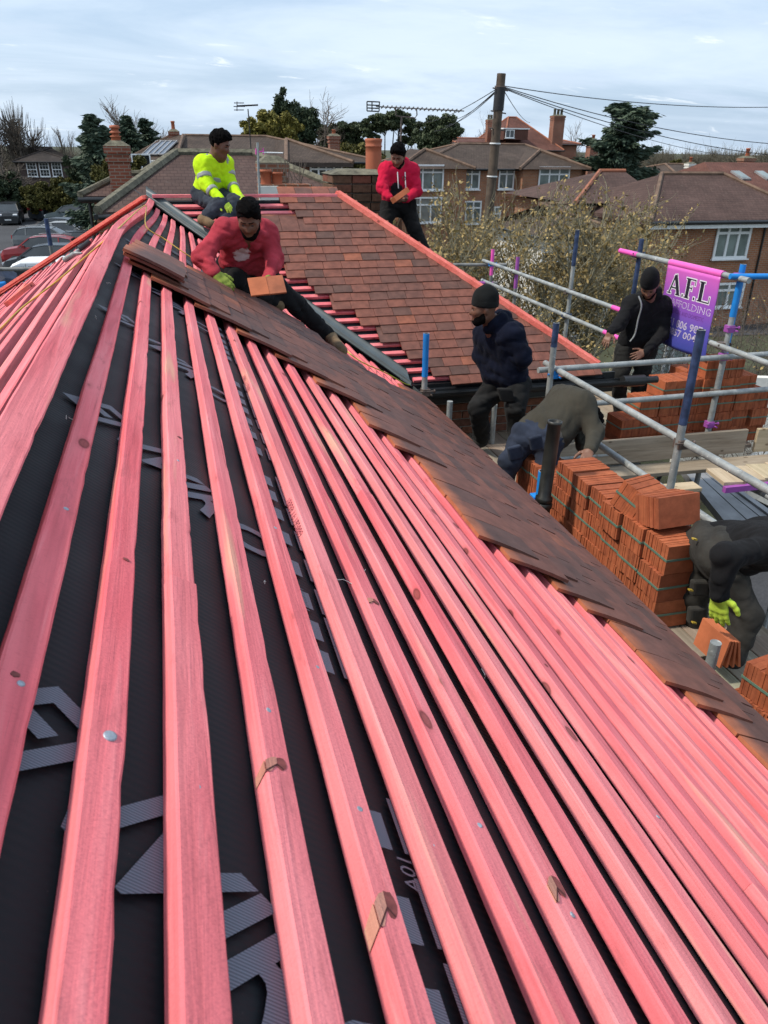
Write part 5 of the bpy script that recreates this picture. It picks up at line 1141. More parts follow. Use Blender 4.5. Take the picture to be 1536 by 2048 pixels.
B_ = dict(black=paint('black_car_paint', (.012, .013, .015)), slate=paint('slate_car_paint', (.04, .048, .058)), teal=paint('dark_teal_car_paint', (.045, .065, .07)), silver=paint('silver_car_paint', (.34, .36, .37), .35),
    grey=paint('mid_grey_car_paint', (.13, .14, .145)), red=paint('red_car_paint', (.26, .018, .02)), white=paint('white_van_paint', (.80, .81, .82), .3), pale=paint('pale_grey_car_paint', (.25, .27, .29), .35))
def car_row(label, px, py, rz, kind, col, **kw):
    """px, py: where the middle of the car meets the ground in the photograph"""
    return car(label, gp(px, py), rz, kind, B_[col], **kw)
car_row('black people carrier facing us alone at the back of the car park', 24, 447, PI/2+.06, 'mpv', 'black')
car_row('dark slate car with yellow number plate parked tail towards us by the hedge', 104, 438, -PI/2-.55, 'suv', 'slate')
car_row('dark teal car parked next to the slate one by the brick extension', 148, 450, -.25, 'suv', 'teal')
car_row('pale grey crossover with roof rails, third from the hedge in the close row', 160, 468, -.2, 'suv', 'pale', roofbars=True)
car_row('dark hatchback squeezed behind the estate with the red tail lamp', 112, 477, -.18, 'hatch', 'slate')
car_row('silver hatchback with open looking tailgate in the middle of the row', 143, 487, PI-.18, 'hatch', 'silver')
car_row('grey estate showing one bright red tail lamp on the lane side', 104, 499, PI-.16, 'estate', 'grey', roofbars=True)
car_row('dark car in the row, only its roof and rear window above the red one', 152, 510, -.16, 'hatch', 'black')
car_row('dark red car with lit looking headlamp facing the lane', 92, 530, -.14, 'suv', 'red', roofbars=True)
car_row('black car with silver roof tucked right behind the white van', 108, 556, -.14, 'mpv', 'black')
# the white van with its faint sign
v0 = gp(78, 600); van = empty('parked_van', v0, 'white panel van with a faint grey sign on its side, behind the scaffold rail', 'van', rz=-.10)
def putv(mb_, name, mats, par, bev=0.0):
    o = link(name, mb_.mesh(name, mats), par, keep=False)
    if bev: b = o.modifiers.new('bevel', 'BEVEL'); b.width = bev; b.segments = 3; b.limit_method = 'ANGLE'
    return o
m = MB(); prof = [(-2.35, .35), (-2.38, .72), (-2.15, .98), (-1.25, 1.12), (-.62, 1.72), (-.30, 1.83), (1.9, 1.86), (2.12, 1.80), (2.2, 1.0), (2.2, .35)]
m.prism([(x, -.93, z) for x, z in prof], (0, 1.86, 0)); bo = putv(m, 'body', B_['white'], van, .10)
for sg in (-1, 1):
    m = MB(); y = sg*.937; m.add([(-1.18, y, 1.14), (-.10, y, 1.14), (-.10, y, 1.62), (-.62, y, 1.62)], [(0, 1, 2, 3) if sg < 0 else (3, 2, 1, 0)]); putv(m, 'side_window', M['glass'], van)
    m = MB(); m.box(-.06, -.045, sg*.936-.004, sg*.936+.004, .45, 1.75); m.box(.92, .935, sg*.936-.004, sg*.936+.004, .45, 1.75); putv(m, 'door_seam', M['trim'], van)
    for x in (-.28, .12): m = MB(); m.box(x-.09, x+.09, sg*.955-.015, sg*.955+.015, .98, 1.02); putv(m, 'door_handle', M['trim'], van)
    m = MB(); m.box(-1.9, 2.0, sg*.942-.008, sg*.942+.008, .42, .52); putv(m, 'side_trim', M['trim'], van)
    for x in (-1.45, 1.38):
        w = MB(); w.lathe((x, sg*.84, .33), [(.19, -.11), (.33, -.11), (.345, 0), (.33, .11), (.19, .11)], 18, axis=(0, 1, 0)); t = putv(w, 'wheel', M['tyre'], van)
        w = MB(); w.lathe((x, sg*.84, .33), [(.001, sg*.11), (.2, sg*.10)], 10, axis=(0, 1, 0)); putv(w, 'rim', M['rim'], t)
    m = MB(); m.obox((-2.1, sg*.66, .86), (.2, 0, .06), (0, .16, 0), (-.02, 0, .09)); putv(m, 'headlight', M['lamp'], van)
    m = MB(); m.obox((-1.02, sg*1.03, 1.2), (.07, 0, 0), (0, .10, 0), (0, 0, .13)); putv(m, 'mirror', M['trim'], van)
m = MB(); m.quad((-1.28, -.80, 1.17), (-1.28, .80, 1.17), (-.66, .72, 1.74), (-.66, -.72, 1.74)); putv(m, 'windscreen', M['glass'], van)
M['sign_grey'] = simple('grey_van_lettering', (.20, .21, .22), .5)
m = MB(); 
for (x0_, x1_, z0_, z1_) in ((.05, 1.95, 1.62, 1.635), (.05, 1.95, 1.24, 1.255), (.05, .065, 1.24, 1.635), (1.935, 1.95, 1.24, 1.635)): m.box(x0_, x1_, -.942, -.934, z0_, z1_)
for cx_ in (.55, .68): m.lathe((cx_, -.942, 1.43), [(.055, 0), (.085, 0), (.085, .006), (.055, .006), (.055, 0)], 20, axis=(0, 1, 0))
sg_ = putv(m, 'side_sign', M['sign_grey'], van); sg_['kind'] = 'stuff'
tm = text_mesh('lettering', 'KUZUAR', .20, M['sign_grey'], plane4((.86, -.945, 1.36), (1, 0, 0), (0, 0, 1)), None); tm.parent = van
# vehicles under the scaffold
sv = gp(1500, 1040); car('silver car with yellow plate parked below the scaffold boards', (at(1530, 930, Z=-EYE+.9)[0]+1.9, at(1500, 930, Z=-EYE+.9)[1], .02), .15, 'hatch', B_['silver'], None)
for lab, px, py, rz, kd, cl in (('white car beyond the pink scaffold poles, seen through branches', 1040, 600, .5, 'hatch', 'white'), ('white car parked past the undergrowth under the budding tree', 1100, 578, .3, 'suv', 'white'), ('dark car low behind the pink scaffold poles', 1055, 640, .2, 'hatch', 'slate')):
    car(lab, gp(px, py), rz, kd, B_[cl], None)
# ------------------------------------------------------------------ scaffold beside the long eave and round the wing
scf = empty('scaffold', (3.2, 5.5, 0), 'grey tube scaffold with painted ends and board decks along the eave and round the wing', 'scaffold')
RT = .0242
def pole(name, p, q, mat='steel', r=RT, paints=()):
    p, q = V3(*p), V3(*q); m = MB(); m.tube([p, q], r, 12); m.lathe(q, [(r*1.01, 0), (r*.8, 0.001), (r*.78, -.05)], 12, axis=q-p)
    o = m.build(name, M[mat], scf)
    for (a, b, mt) in paints:
        s = MB(); s.tube([p+(q-p)*a, p+(q-p)*b], r+.0012, 12); s.build('painted_band', M[mt], o)
    return o
def coupler(c, mat='rust', ax=(0, 0, 1)):
    c = V3(*c); m = MB(); m.obox(c, (.034, 0, 0), (0, .034, 0), (0, 0, .030)); m.tube([c+V3(-.06, -.03, .012), c+V3(.06, -.03, .012)], .008, 6); m.tube([c+V3(.035, -.07, -.012), c+V3(.035, .05, -.012)], .008, 6)
    m.lathe(c+V3(.06, -.03, .012), [(.001, 0), (.016, 0), (.016, .014), (.001, .014)], 6, axis=(1, 0, 0), sm=False); m.build('coupler', M[mat], scf, bevel=.006)
G = 0.02
zz = lambda v: EYE + v
# standards
pole('standard', (1.87, 5.60, G), (1.87, 5.60, zz(-1.32)), 'steel', paints=((.935, 1.0, 'blue'),))
pole('standard', (2.87, 5.37, G), (2.87, 5.37, zz(-1.235)), 'steel', paints=((.965, 1.0, 'navy'),))
pole('standard', (2.90, 3.69, G), (2.90, 3.69, zz(-.93)), 'steel', paints=((.90, 1.0, 'navy'),))
pole('standard', (2.90, 1.2, G), (2.90, 1.2, zz(-1.2)), 'steel')
pole('standard', (4.64, 5.54, G), (4.64, 5.54, zz(-.86)), 'steel', paints=((.925, 1.0, 'blue'),))
pole('standard', (4.70, 5.60, zz(-2.7)), (4.70, 5.60, zz(-.99)), 'steel', paints=((.62, 1.0, 'blue'),))
pole('standard', (4.64, 7.08, G), (4.64, 7.08, zz(-.82)), 'navy')
pole('standard', (4.64, 8.42, G), (4.64, 8.42, zz(-.86)), 'steel', paints=((.93, 1.0, 'navy'),))
pole('standard', (4.64, 10.0, G), (4.64, 10.0, zz(-1.36)), 'steel_old', paints=((.92, 1.0, 'purple'),))
pole('standard', (4.62, 10.85, G), (4.62, 10.85, zz(-1.36)), 'steel_old', paints=((.93, 1.0, 'pinkp'),))
pole('standard', (2.06, 5.50, G), (2.06, 5.50, zz(-1.86)), 'steel'); pole('standard', (2.50, 5.60, G), (2.50, 5.60, zz(-1.95)), 'steel')
s_ = at(1085, 942, X=2.06); pole('standard', (2.06, s_[1], G), (2.06, s_[1], s_[2]), 'steel', paints=((.94, 1.0, 'blue'),))
s_ = at(1432, 1285, X=2.10); pole('standard', (2.10, s_[1], G), (2.10, s_[1], s_[2]), 'steel')
pole('standard', (5.9, 5.5, G), (5.9, 5.5, zz(-1.0)), 'steel')
# guard rails
pole('ledger', (2.93, 5.60, zz(-1.62)), (2.93, 0.6, zz(-1.62)), 'steel'); pole('ledger', (2.93, 5.50, zz(-1.985)), (2.93, 1.9, zz(-1.985)), 'steel')
pole('ledger', (2.78, 5.42, zz(-1.625)), (6.6, 5.48, zz(-1.625)), 'steel'); pole('ledger', (3.25, 5.47, zz(-1.965)), (6.6, 5.50, zz(-1.965)), 'steel')
pole('ledger', (4.58, 11.1, zz(-1.55)), (4.58, 4.2, zz(-1.55)), 'steel', paints=((.545, .60, 'pinkp'),)); pole('ledger', (4.58, 11.1, zz(-1.84)), (4.58, 7.12, zz(-1.84)), 'steel', paints=((.92, 1.0, 'pinkp'),))
pole('ledger', (4.58, 7.35, zz(-.965)), (4.58, 5.36, zz(-.965)), 'steel', paints=((.0, .17, 'pinkp'),)); pole('transom', (4.50, 5.50, zz(-.95)), (4.95, 5.42, zz(-.95)), 'blue')
pole('ledger', (3.4, 11.2, zz(-1.60)), (4.9, 10.95, zz(-1.60)), 'steel_old'); pole('ledger', (3.4, 11.2, zz(-1.86)), (4.75, 10.9, zz(-1.86)), 'steel_old', paints=((.75, .95, 'purple'),))
pole('transom', (1.90, 5.40, zz(-2.42)), (4.7, 5.40, zz(-2.42)), 'steel'); pole('transom', (1.85, 3.60, zz(-2.42)), (3.05, 3.60, zz(-2.42)), 'steel'); pole('transom', (1.85, 1.5, zz(-2.42)), (3.05, 1.5, zz(-2.42)), 'steel')
pole('ledger', (4.64, 11, zz(-2.62)), (4.64, 4.4, zz(-2.62)), 'steel'); pole('ledger', (3.45, 10.4, zz(-2.66)), (3.45, 4.5, zz(-2.66)), 'steel')
p0, p1 = at(1155, 935, Z=-2.9), at(1280, 930, Z=-2.9); pole('transom', p0, p1, 'steel')
for a, b in (((1195, 945), (1245, 1010)), ((1250, 935), (1245, 1040)), ((1330, 935), (1270, 1040)), ((1392, 985), (1370, 1090))): pole('brace', at(*a, Z=-3.2), at(*b, Z=-4.6), 'gutter')
# fittings
for c, mt in (((2.90, 5.39, zz(-1.66)), 'blue'), ((2.915, 3.69, zz(-1.63)), 'rust'), ((2.91, 3.70, zz(-1.99)), 'blue'), ((4.62, 5.52, zz(-1.64)), 'purple'), ((4.62, 5.53, zz(-1.97)), 'rust'), ((4.60, 8.42, zz(-1.56)), 'rust'), ((4.60, 8.42, zz(-1.85)), 'navy'),
    ((4.61, 10.85, zz(-1.57)), 'blue'), ((4.60, 10.0, zz(-1.56)), 'rust'), ((4.61, 7.09, zz(-.97)), 'navy'), ((4.61, 5.53, zz(-.96)), 'purple'), ((4.64, 5.54, zz(-1.40)), 'purple'), ((4.64, 5.54, zz(-2.28)), 'purple'), ((1.88, 5.60, zz(-1.80)), 'rust'), ((2.07, s_[1]+1.7, zz(-2.0)), 'blue'), ((4.61, 5.56, zz(-1.55)), 'rust')): coupler(c, mt)
# board decks
rbd = random.Random(12)
def board(p, q, w=.215, t=.036, mat='board', name='deck_board'):
    p, q = V3(*p), V3(*q); m = MB(); L = np.linalg.norm(q-p); c = (p+q)/2; m.box(-w/2, w/2, -L/2, L/2, -t, 0); me = m.mesh(name, M[mat]); o = link(name, me, scf, keep=True)
    d = Vector(q-p).normalized(); x = d.cross(Vector((0, 0, 1))).normalized(); z = x.cross(d); R3 = Matrix((x, d, z)).transposed().to_euler(); o.location = c; o.rotation_euler = R3
    b = o.modifiers.new('bevel', 'BEVEL'); b.width = .003; b.segments = 1; return o
for i in range(4): board((2.10+i*.222, -.5, zz(-2.30)+rbd.uniform(-.003, .003)), (2.10+i*.222, 2.6+rbd.uniform(-.1, .1), zz(-2.30))); board((2.10+i*.222, 2.55+rbd.uniform(-.05, .05), zz(-2.304)), (2.10+i*.222, 5.85, zz(-2.30)))
for i in range(5): board((3.56+i*.222, 5.52, zz(-2.55)+rbd.uniform(-.003, .003)), (3.56+i*.222, 10.3, zz(-2.55)))
for i in range(2): board((2.9, 5.60+i*.222-.1, zz(-2.56)), (3.5, 5.60+i*.222-.1, zz(-2.56)), name='deck_board')
for i in range(3): board((4.68+i*.222, 5.6, zz(-2.55)), (4.68+i*.222, 6.6, zz(-2.55)))
def toe(p, q, h=.225, t=.036, mat='board'):
    p, q = V3(*p), V3(*q); d = q-p; L = np.linalg.norm(d); m = MB(); m.box(-t/2, t/2, -L/2, L/2, -h/2, h/2); o = link('toe_board', m.mesh('toe_board', M[mat]), scf); o.location = (p+q)/2; o.rotation_euler = (0, 0, math.atan2(-d[0], d[1])); b = o.modifiers.new('bevel', 'BEVEL'); b.width = .004; b.segments = 1; return o
toe((2.98, 5.41, zz(-2.405)), (4.92, 5.36, zz(-2.395)))
toe((4.56, 5.9, zz(-2.43)), (4.56, 8.3, zz(-2.43))); toe((4.56, 8.35, zz(-2.43)), (4.56, 10.4, zz(-2.43)))
toe((5.02, 5.35, zz(-2.40)), (5.40, 5.30, zz(-2.40)), mat='board_new')
board((3.30, 5.30, zz(-2.54)), (5.35, 5.20, zz(-2.54)), mat='board')
board((3.55, 4.93, zz(-2.56)), (4.12, 4.90, zz(-2.56)), .14, mat='board_new')
for i in range(5): board((4.33+i*.2, 4.72, zz(-2.48)), (4.38+i*.2, 5.02, zz(-2.48)), .19, mat='board_new')
m = MB(); m.bar((4.22, 4.70, zz(-2.53)), (4.70, 4.69, zz(-2.53)), .04, .05); m.build('painted_edge', M['purple'], scf); m = MB(); m.bar((4.705, 4.69, zz(-2.53)), (5.4, 4.68, zz(-2.53)), .04, .05); m.build('painted_edge', M['navy'], scf)
ap = empty('staging_board', (6.0, 6.5, 3.2), 'long ribbed aluminium staging board slung below the rails over the drive', 'staging board')
za = -3.35; a0, a1 = at(1350, 925, Z=za), at(1400, 928, Z=za); b0, b1 = at(1470, 1075, Z=za), at(1620, 1080, Z=za)
m = MB(); n_ = 7
for i in range(n_):
    s, e = i/n_, (i+.93)/n_; q = [a0+(a1-a0)*s, a0+(a1-a0)*e, b0+(b1-b0)*e, b0+(b1-b0)*s]; h = V3(0, 0, .03 if i in (0, n_-1) else .006*(i % 2)); m.hexa([p-V3(0, 0, .05) for p in q]+[p+h for p in q])
pl = m.build('deck_ribs', M['alu'], ap); pl['kind'] = 'stuff'
lt = at(1110, 1690//2, Z=-5.0)
c0 = at(1425, 998, Z=-4.2); m = MB(); m.tube([c0, c0+V3(.32, .02, .0)], .04, 12); tag(m.build('blue_tube_end', M['blue']), 'bright blue tube end sticking out below the aluminium staging board', 'tube')
# left scaffold by the car park side
lsc = empty('scaffold', (-2.6, 12.5, 0), 'left side scaffold: one navy-tipped pole and two rails in front of the van', 'scaffold')
def lp(name, p, q, mat='steel'): m = MB(); m.tube([p, q], .026, 10); return m.build(name, M[mat], lsc)
YL = 11.0
t_, b_ = at(92, 438, Y=YL), at(106, 545, Y=YL); lp('standard', V3(t_[0], YL, 0), t_, 'steel_old'); m = MB(); m.tube([t_+V3(0, 0, .004), t_-V3(0, 0, .32)], .0275, 10); m.build('painted_band', M['navy'], lsc)
for py, y2 in ((538, 538), (581, 577)):
    p, q = at(-160, py+1, Y=YL), at(118, y2, Y=YL); lp('ledger', p, q, 'steel' if py > 560 else 'steel_old')
mb2 = at(6, 572, Y=16); wk = empty('tarpaulin_heap', mb2, 'crumpled blue and black sheeting heaped below the left rails', 'sheeting')
rs_ = np.random.RandomState(4); P_ = rvec(rs_, 200)*[.30, .3, .22] + mb2; P_[:, 2] += .08*rs_.normal(size=200)
b = bmesh.new(); [b.verts.new(p) for p in P_]; bmesh.ops.convex_hull(b, input=b.verts); me = bpy.data.meshes.new('heap'); b.to_mesh(me); b.free(); me.materials.append(simple('dark_sheeting', (.02, .03, .06), .5, var=.6)); link('heap', me, wk)
m = MB(); m.obox(mb2+V3(-.1, -.28, -.02), (.22, 0, .03), (0, .05, 0), (0, 0, .12)); m.build('blue_fold', M['blue'], wk, bevel=.03)
# ------------------------------------------------------------------ banner
bn = empty('banner', (4.55, 6.0, zz(-1.3)), 'purple scaffolding company banner tied to the pink ended rail', 'banner')
def banner_mat():
    t = NT('banner_vinyl', .45, 0, .4); g = t.n('ShaderNodeNewGeometry'); sp = t.n('ShaderNodeSeparateXYZ'); t.l(g.outputs['Position'], sp.inputs[0])
    f = t.math('DIVIDE', t.math('SUBTRACT', sp.outputs[2], zz(-1.74)), .80); f = t.math('ADD', f, t.math('MULTIPLY', t.math('SUBTRACT', t.noise(t.coord('Object', rnd=False), 3, 3), .5), .12))
    t.color(t.ramp(f, [(0.0, (.045, .07, .33)), (.3, (.10, .085, .42)), (.62, (.30, .085, .46)), (.86, (.56, .12, .50)), (1.0, (.72, .12, .48))])); return t.m
M['banner'] = banner_mat()
YB0, YB1 = 6.45, 5.68; XB = 4.555
def bp(s, t, off=0.0):    # s from left to right, t from top down
    return V3(XB - off - .012*math.sin(PI*s)*t + .014*math.sin(5*t+1.5*s)*t + .01*math.sin(9*s)*t, YB0+(YB1-YB0)*(s + .02*t*(s-.5)) - .03*t*(1-s)*0, zz(-.985 - .045*s*0) - .72*t - .02*math.sin(PI*s)*0)
V = [bp(i/22, j/22) for j in range(23) for i in range(23)]; Fq = [(j*23+i, (j+1)*23+i, (j+1)*23+i+1, j*23+i+1) for j in range(22) for i in range(22)]
o = link('vinyl_sheet', np_mesh('vinyl_sheet', np.array(V), np.array(Fq), M['banner'], smooth=True), bn); sd_ = o.modifiers.new('thick', 'SOLIDIFY'); sd_.thickness = .002; sd_.offset = 1
m = MB(); m.tube([V3(4.58, YB0, zz(-.965)), V3(4.58, YB1, zz(-.965))], .032, 14); m.build('rolled_hem', simple('pink_vinyl_hem', (.78, .12, .46), .4, var=.06), bn)
M['ink_w'] = simple('white_print', (.78, .74, .80), .5, var=.03); M['ink_k'] = simple('black_print', (.02, .018, .03), .5); M['ink_p'] = simple('purple_print', (.14, .04, .24), .5)
def bmap(me, off):   # flat lettering bent on to the sheet: x = 0..1 across, y = down
    for v in me.vertices:
        q = bp(v.co.x, v.co.y, off); v.co = q
    me.update()
def serif_word(name, glyphs, mat, off, grow_=0.0):
    m = MB()
    def st(x0, y0, x1, y1, w): 
        d = math.hypot(x1-x0, (y1-y0)*.93); n_x = -(y1-y0)*.93/d*w/2; n_y = (x1-x0)/d*w/2/.93; k = 8; e = grow_
        ux, uy = (x1-x0)/d*e, (y1-y0)/d*e; x0 -= ux; y0 -= uy; x1 += ux; y1 += uy
        for i in range(k):
            a, b = i/k, (i+1)/k; m.quad((x0+(x1-x0)*a+n_x, y0+(y1-y0)*a+n_y, 0), (x0+(x1-x0)*a-n_x, y0+(y1-y0)*a-n_y, 0), (x0+(x1-x0)*b-n_x, y0+(y1-y0)*b-n_y, 0), (x0+(x1-x0)*b+n_x, y0+(y1-y0)*b+n_y, 0))
    g2 = grow_*2
    for s in glyphs: st(*s[:4], s[4]+g2)
    me = m.mesh(name, mat); bmap(me, off); return link(name, me, bn)
A_ = [(.105, .335, .20, .10, .022), (.20, .10, .295, .335, .058), (.14, .26, .26, .26, .016), (.075, .335, .145, .335, .014), (.24, .335, .335, .335, .014)]
D1 = [(.375, .325, .40, .325, .030)]
F_ = [(.47, .10, .47, .335, .058), (.42, .105, .60, .105, .014), (.595, .10, .595, .17, .012), (.47, .21, .545, .21, .014), (.545, .185, .545, .24, .010), (.42, .335, .52, .335, .014)]
D2 = [(.60, .325, .625, .325, .030)]
L_ = [(.72, .10, .72, .335, .058), (.67, .105, .77, .105, .014), (.67, .332, .88, .332, .014), (.878, .26, .878, .335, .012)]
o = serif_word('printed_initials_edge', A_+D1+F_+D2+L_, M['ink_w'], .0028, .012); o['kind'] = 'stuff'; o = serif_word('printed_initials', A_+D1+F_+D2+L_, M['ink_k'], .0042); o['kind'] = 'stuff'
def bline(name, s, size, x, y, mat, off, offset=0.0, width=None):
    cu = bpy.data.curves.new(name, 'FONT'); cu.body = s; cu.size = 1; cu.offset = offset; cu.resolution_u = 2; ob = bpy.data.objects.new(name, cu); C.objects.link(ob); dg = bpy.context.evaluated_depsgraph_get(); dg.update()
    me = bpy.data.meshes.new_from_object(ob.evaluated_get(dg)); bpy.data.objects.remove(ob); me.materials.clear(); me.materials.append(mat); me.name = name
    xs = [v.co.x for v in me.vertices]; w = max(xs)-min(xs)
    for v in me.vertices: v.co = Vector((x + (v.co.x-min(xs))/w*width, y - v.co.y*size, 0))
    bmap(me, off); return tag(link(name, me, bn), kind='stuff')
bline('printed_word', 'SCAFFOLDING', .115, .02, .475, M['ink_w'], .0026, .012, .93); bline('printed_word', 'SCAFFOLDING', .108, .027, .472, M['banner'], .0036, -.012, .915)
bline('printed_word', 'COMMERCIAL AND DOMESTIC', .075, .10, .565, M['ink_p'], .0026, .0, .76)
bline('printed_word', '07951 806 987', .13, .0, .72, M['ink_w'], .0026, .012, .88); bline('printed_word', '07951 806 987', .122, .006, .716, M['ink_p'], .0036, -.026, .868)
bline('printed_word', '020 8857 0049', .12, .0, .83, M['ink_w'], .0026, .010, .86); bline('printed_word', '020 8857 0049', .112, .006, .826, M['ink_p'], .0036, -.026, .848)
# ------------------------------------------------------------------ strapped packs of tiles
def pack_mesh(n, L=.255, Ht=.163, T=.0142, seed=0, mat=None):
    rr = random.Random(seed); m = MB()
    for i in range(n):
        y = (i-(n-1)/2)*T; dx = rr.uniform(-.003, .003); dz = rr.uniform(-.0025, .0025); t = T*.475
        m.hexa([(-L/2+dx, y-t, dz), (L/2+dx, y-t, dz), (L/2+dx, y+t, dz), (-L/2+dx, y+t, dz), (-L/2+dx, y-t, Ht+dz), (L/2+dx, y-t, Ht+dz), (L/2+dx, y+t, Ht+dz), (-L/2+dx, y+t, Ht+dz)])
    s = MB(); w = n*T/2+.002
    for zz_ in (Ht*.52,):
        h = .006
        for (a, b) in (((-L/2-.004, -w), (-L/2-.004, w)), ((L/2+.004, -w), (L/2+.004, w))): s.obox((a[0], 0, zz_), (.0015, 0, 0), (0, w, 0), (0, 0, h))
        for y in (-w-.001, w+.001): s.obox((0, y, zz_), (L/2+.004, 0, 0), (0, .0015, 0), (0, 0, h))
    return m.mesh('tiles', mat), s.mesh('strap', M['strap']), n*T
def clay_edge():
    t = NT('stacked_tile_clay', .8, 0, .2); g = t.n('ShaderNodeNewGeometry'); r = t.rnd(); 
    col = t.ramp(t.math('FRACT', t.math('ADD', t.math('MULTIPLY', g.outputs['Random Per Island'], .45), r)), [(0.0, (.36, .098, .042)), (.45, (.43, .128, .056)), (.8, (.29, .080, .038)), (1.0, (.40, .11, .046))])
    n = t.noise(t.coord('Object'), 16, 5, .65); t.color(t.mix(1.0, col, t.ramp(n, [(.3, .72), (.7, 1.2)]), 'MULTIPLY')); t.bump(n, .4, .003); return t.m
M['clay'] = clay_edge()
PK = [pack_mesh(13+i % 2, seed=i, mat=M['clay']) for i in range(4)]; rp = random.Random(99)
def pack(label, loc, rz, group, ry=0.0, rx=0.0, strap=True):
    r = empty('tile_pack', loc, label, 'tile pack', group); r.rotation_euler = (rx, ry, rz); a, b, w = PK[rp.randrange(4)]
    o = link('tiles', a, r, keep=False); o['kind'] = 'stuff'
    if strap: link('strap', b, r, keep=False)
    return r
base1 = zz(-2.298); G1 = 'strapped orange tile packs along the eave scaffold'
ordn = ['first', 'second', 'third', 'fourth', 'fifth', 'sixth', 'seventh', 'eighth', 'ninth', 'tenth', 'eleventh']
tn = {0: 'bottom', 1: 'second', 2: 'third', 3: 'top'}
y = 2.90; i = 0
hts = [3, 3, 3, 3, 3, 3, 2, 2, 2]
for i in range(9):
    for t in range(hts[i]):
        dx = rp.uniform(-.012, .012) - (.03 if t == 2 and i in (2,) else 0)
        pack(f'strapped orange tile pack, {tn[t]} tier, {ordn[i]} column from the yellow-gloved man', (2.385+dx, y+rp.uniform(-.006, .006), base1+t*.166), rp.uniform(-.03, .03), G1, 0, 0)
    y += .197 if i != 4 else .21
pack('leaning orange tile pack fanned open on the near end of the eave row', (2.40, 3.02, base1+3*.166+.01), .05, G1, 0, -.30, False)
pack('loose broken orange pack lying crooked on the eave row, straps hanging', (2.36, 3.26, base1+3*.166-.02), .45, G1, .12, .35)
pack('darker orange pack low at the feet of the yellow gloved man', (2.33, 2.03, base1), .1, G1); pack('second darker pack set on the one at the yellow gloved man\'s feet', (2.34, 2.02, base1+.166), .16, G1); pack('orange pack behind the feet of the yellow gloved man, half out of view', (2.32, 1.81, base1), -.05, G1); pack('orange pack on top behind the feet of the yellow gloved man', (2.33, 1.81, base1+.166), .05, G1); pack('topmost dark orange pack at the frame edge beside the yellow gloved man', (2.35, 1.92, base1+.332), .12, G1)
base2 = zz(-2.548); G2 = 'strapped orange tile packs on the wing scaffold'; hts2 = [2, 3, 4, 4, 5, 5, 4, 3]
for i in range(8):
    for t in range(hts2[i]):
        pack(f'orange tile pack at the wing stack front, tier {["one","two","three","four","five"][t]}, {ordn[i]} from the zipped man', (3.88+i*.2+rp.uniform(-.006, .006), 5.79+rp.uniform(-.02, .02), base2+t*.166), PI/2+rp.uniform(-.03, .03), G2)
for i in range(3, 8):
    for t in range(max(2, hts2[i]+rp.choice((-1, 0, -1)))):
        pack(f'orange tile pack at the wing stack rear, tier {["one","two","three","four","five"][t]}, {ordn[i]} from the zipped man', (3.88+i*.2, 6.07+rp.uniform(-.02, .02), base2+t*.166), PI/2+rp.uniform(-.03, .03), G2)
pack('single orange tile pack lying by the zipped hoodie man\'s near foot', (3.62, 5.66, base2), PI/2+.5, G2, 0, .25); pack('low orange tile pack on the boards right behind the zipped hoodie man', (4.25, 7.35, base2), .1, G2); pack('low orange tile pack beyond the feet of the zipped hoodie man', (3.98, 7.25, base2), -.1, G2)
# black soil pipe by the eave
t0, t1 = at(1110, 842, X=2.09), at(1087, 1003, X=2.06)
sp_ = empty('soil_pipe', t1, 'weathered black soil pipe standing open at the eave next to the blue tube', 'pipe')
m = MB(); ax_ = t0-t1; L_ = np.linalg.norm(ax_); R_ = .041
m.lathe(t1, [(R_*1.18, -.5), (R_*1.18, .0), (R_*1.3, .005), (R_*1.3, .03), (R_, .04), (R_, L_-.02), (R_*1.08, L_-.018), (R_*1.08, L_), (R_*.9, L_), (R_*.88, L_-.2)], 24, axis=ax_); m.build('pipe', M['blackpipe'], sp_)
m = MB(); m.lathe(t1+ax_*.02, [(R_*1.25, -.06), (R_*1.36, -.055), (R_*1.36, -.03), (R_*1.25, -.025)], 24, axis=ax_); m.build('collar', M['blackpipe'], sp_)
# telegraph pole and its wires
tpY = 22.0; tt_ = at(1003, 147, Y=tpY); tb_ = at(985, 345, Y=tpY); dz = (tt_-tb_); foot = tb_ + (tb_-tt_)*((tb_[2])/(tt_[2]-tb_[2]))
tg = empty('telegraph_pole', foot, 'brown wooden telegraph pole leaning slightly above the semis, wires fanning from its top', 'telegraph pole')
m = MB(); m.tube([foot, foot+(tt_-foot)*.5, tt_], [.17, .145, .12], 14); m.build('pole', simple('tarred_pole_wood', (.085, .062, .045), .85, var=.4, scale=5, bump=.4), tg)
m = MB(); m.tube([tt_+(foot-tt_)*.035, tt_+(foot-tt_)*.105], .150, 14); m.build('dark_sleeve', M['trim'], tg)
for k in (.035, .20, .30): m = MB(); m.tube([tt_+(foot-tt_)*k, tt_+(foot-tt_)*(k+.004)], .155, 12); m.build('band', M['white' if k > .1 else 'rust'], tg)
for k in (.045, .11, .16): c = tt_+(foot-tt_)*k; m = MB(); m.tube([c+V3(-.24, -.05, .03), c+V3(.22, -.05, -.03)], .018, 6); m.build('step_iron', M['rust'], tg)
def wire(label, p, q, sag_, r=.012, grp='overhead wires from the telegraph pole'):
    pts = [p+(q-p)*t - V3(0, 0, 1)*sag_*4*t*(1-t) for t in np.linspace(0, 1, 22)]; m = MB(); m.tube(pts, r, 5, cap=False); return tag(m.build('overhead_wire', M['trim']), label, 'wire', grp)
w0 = at(1007, 172, Y=tpY); wl = at(996, 176, Y=tpY)
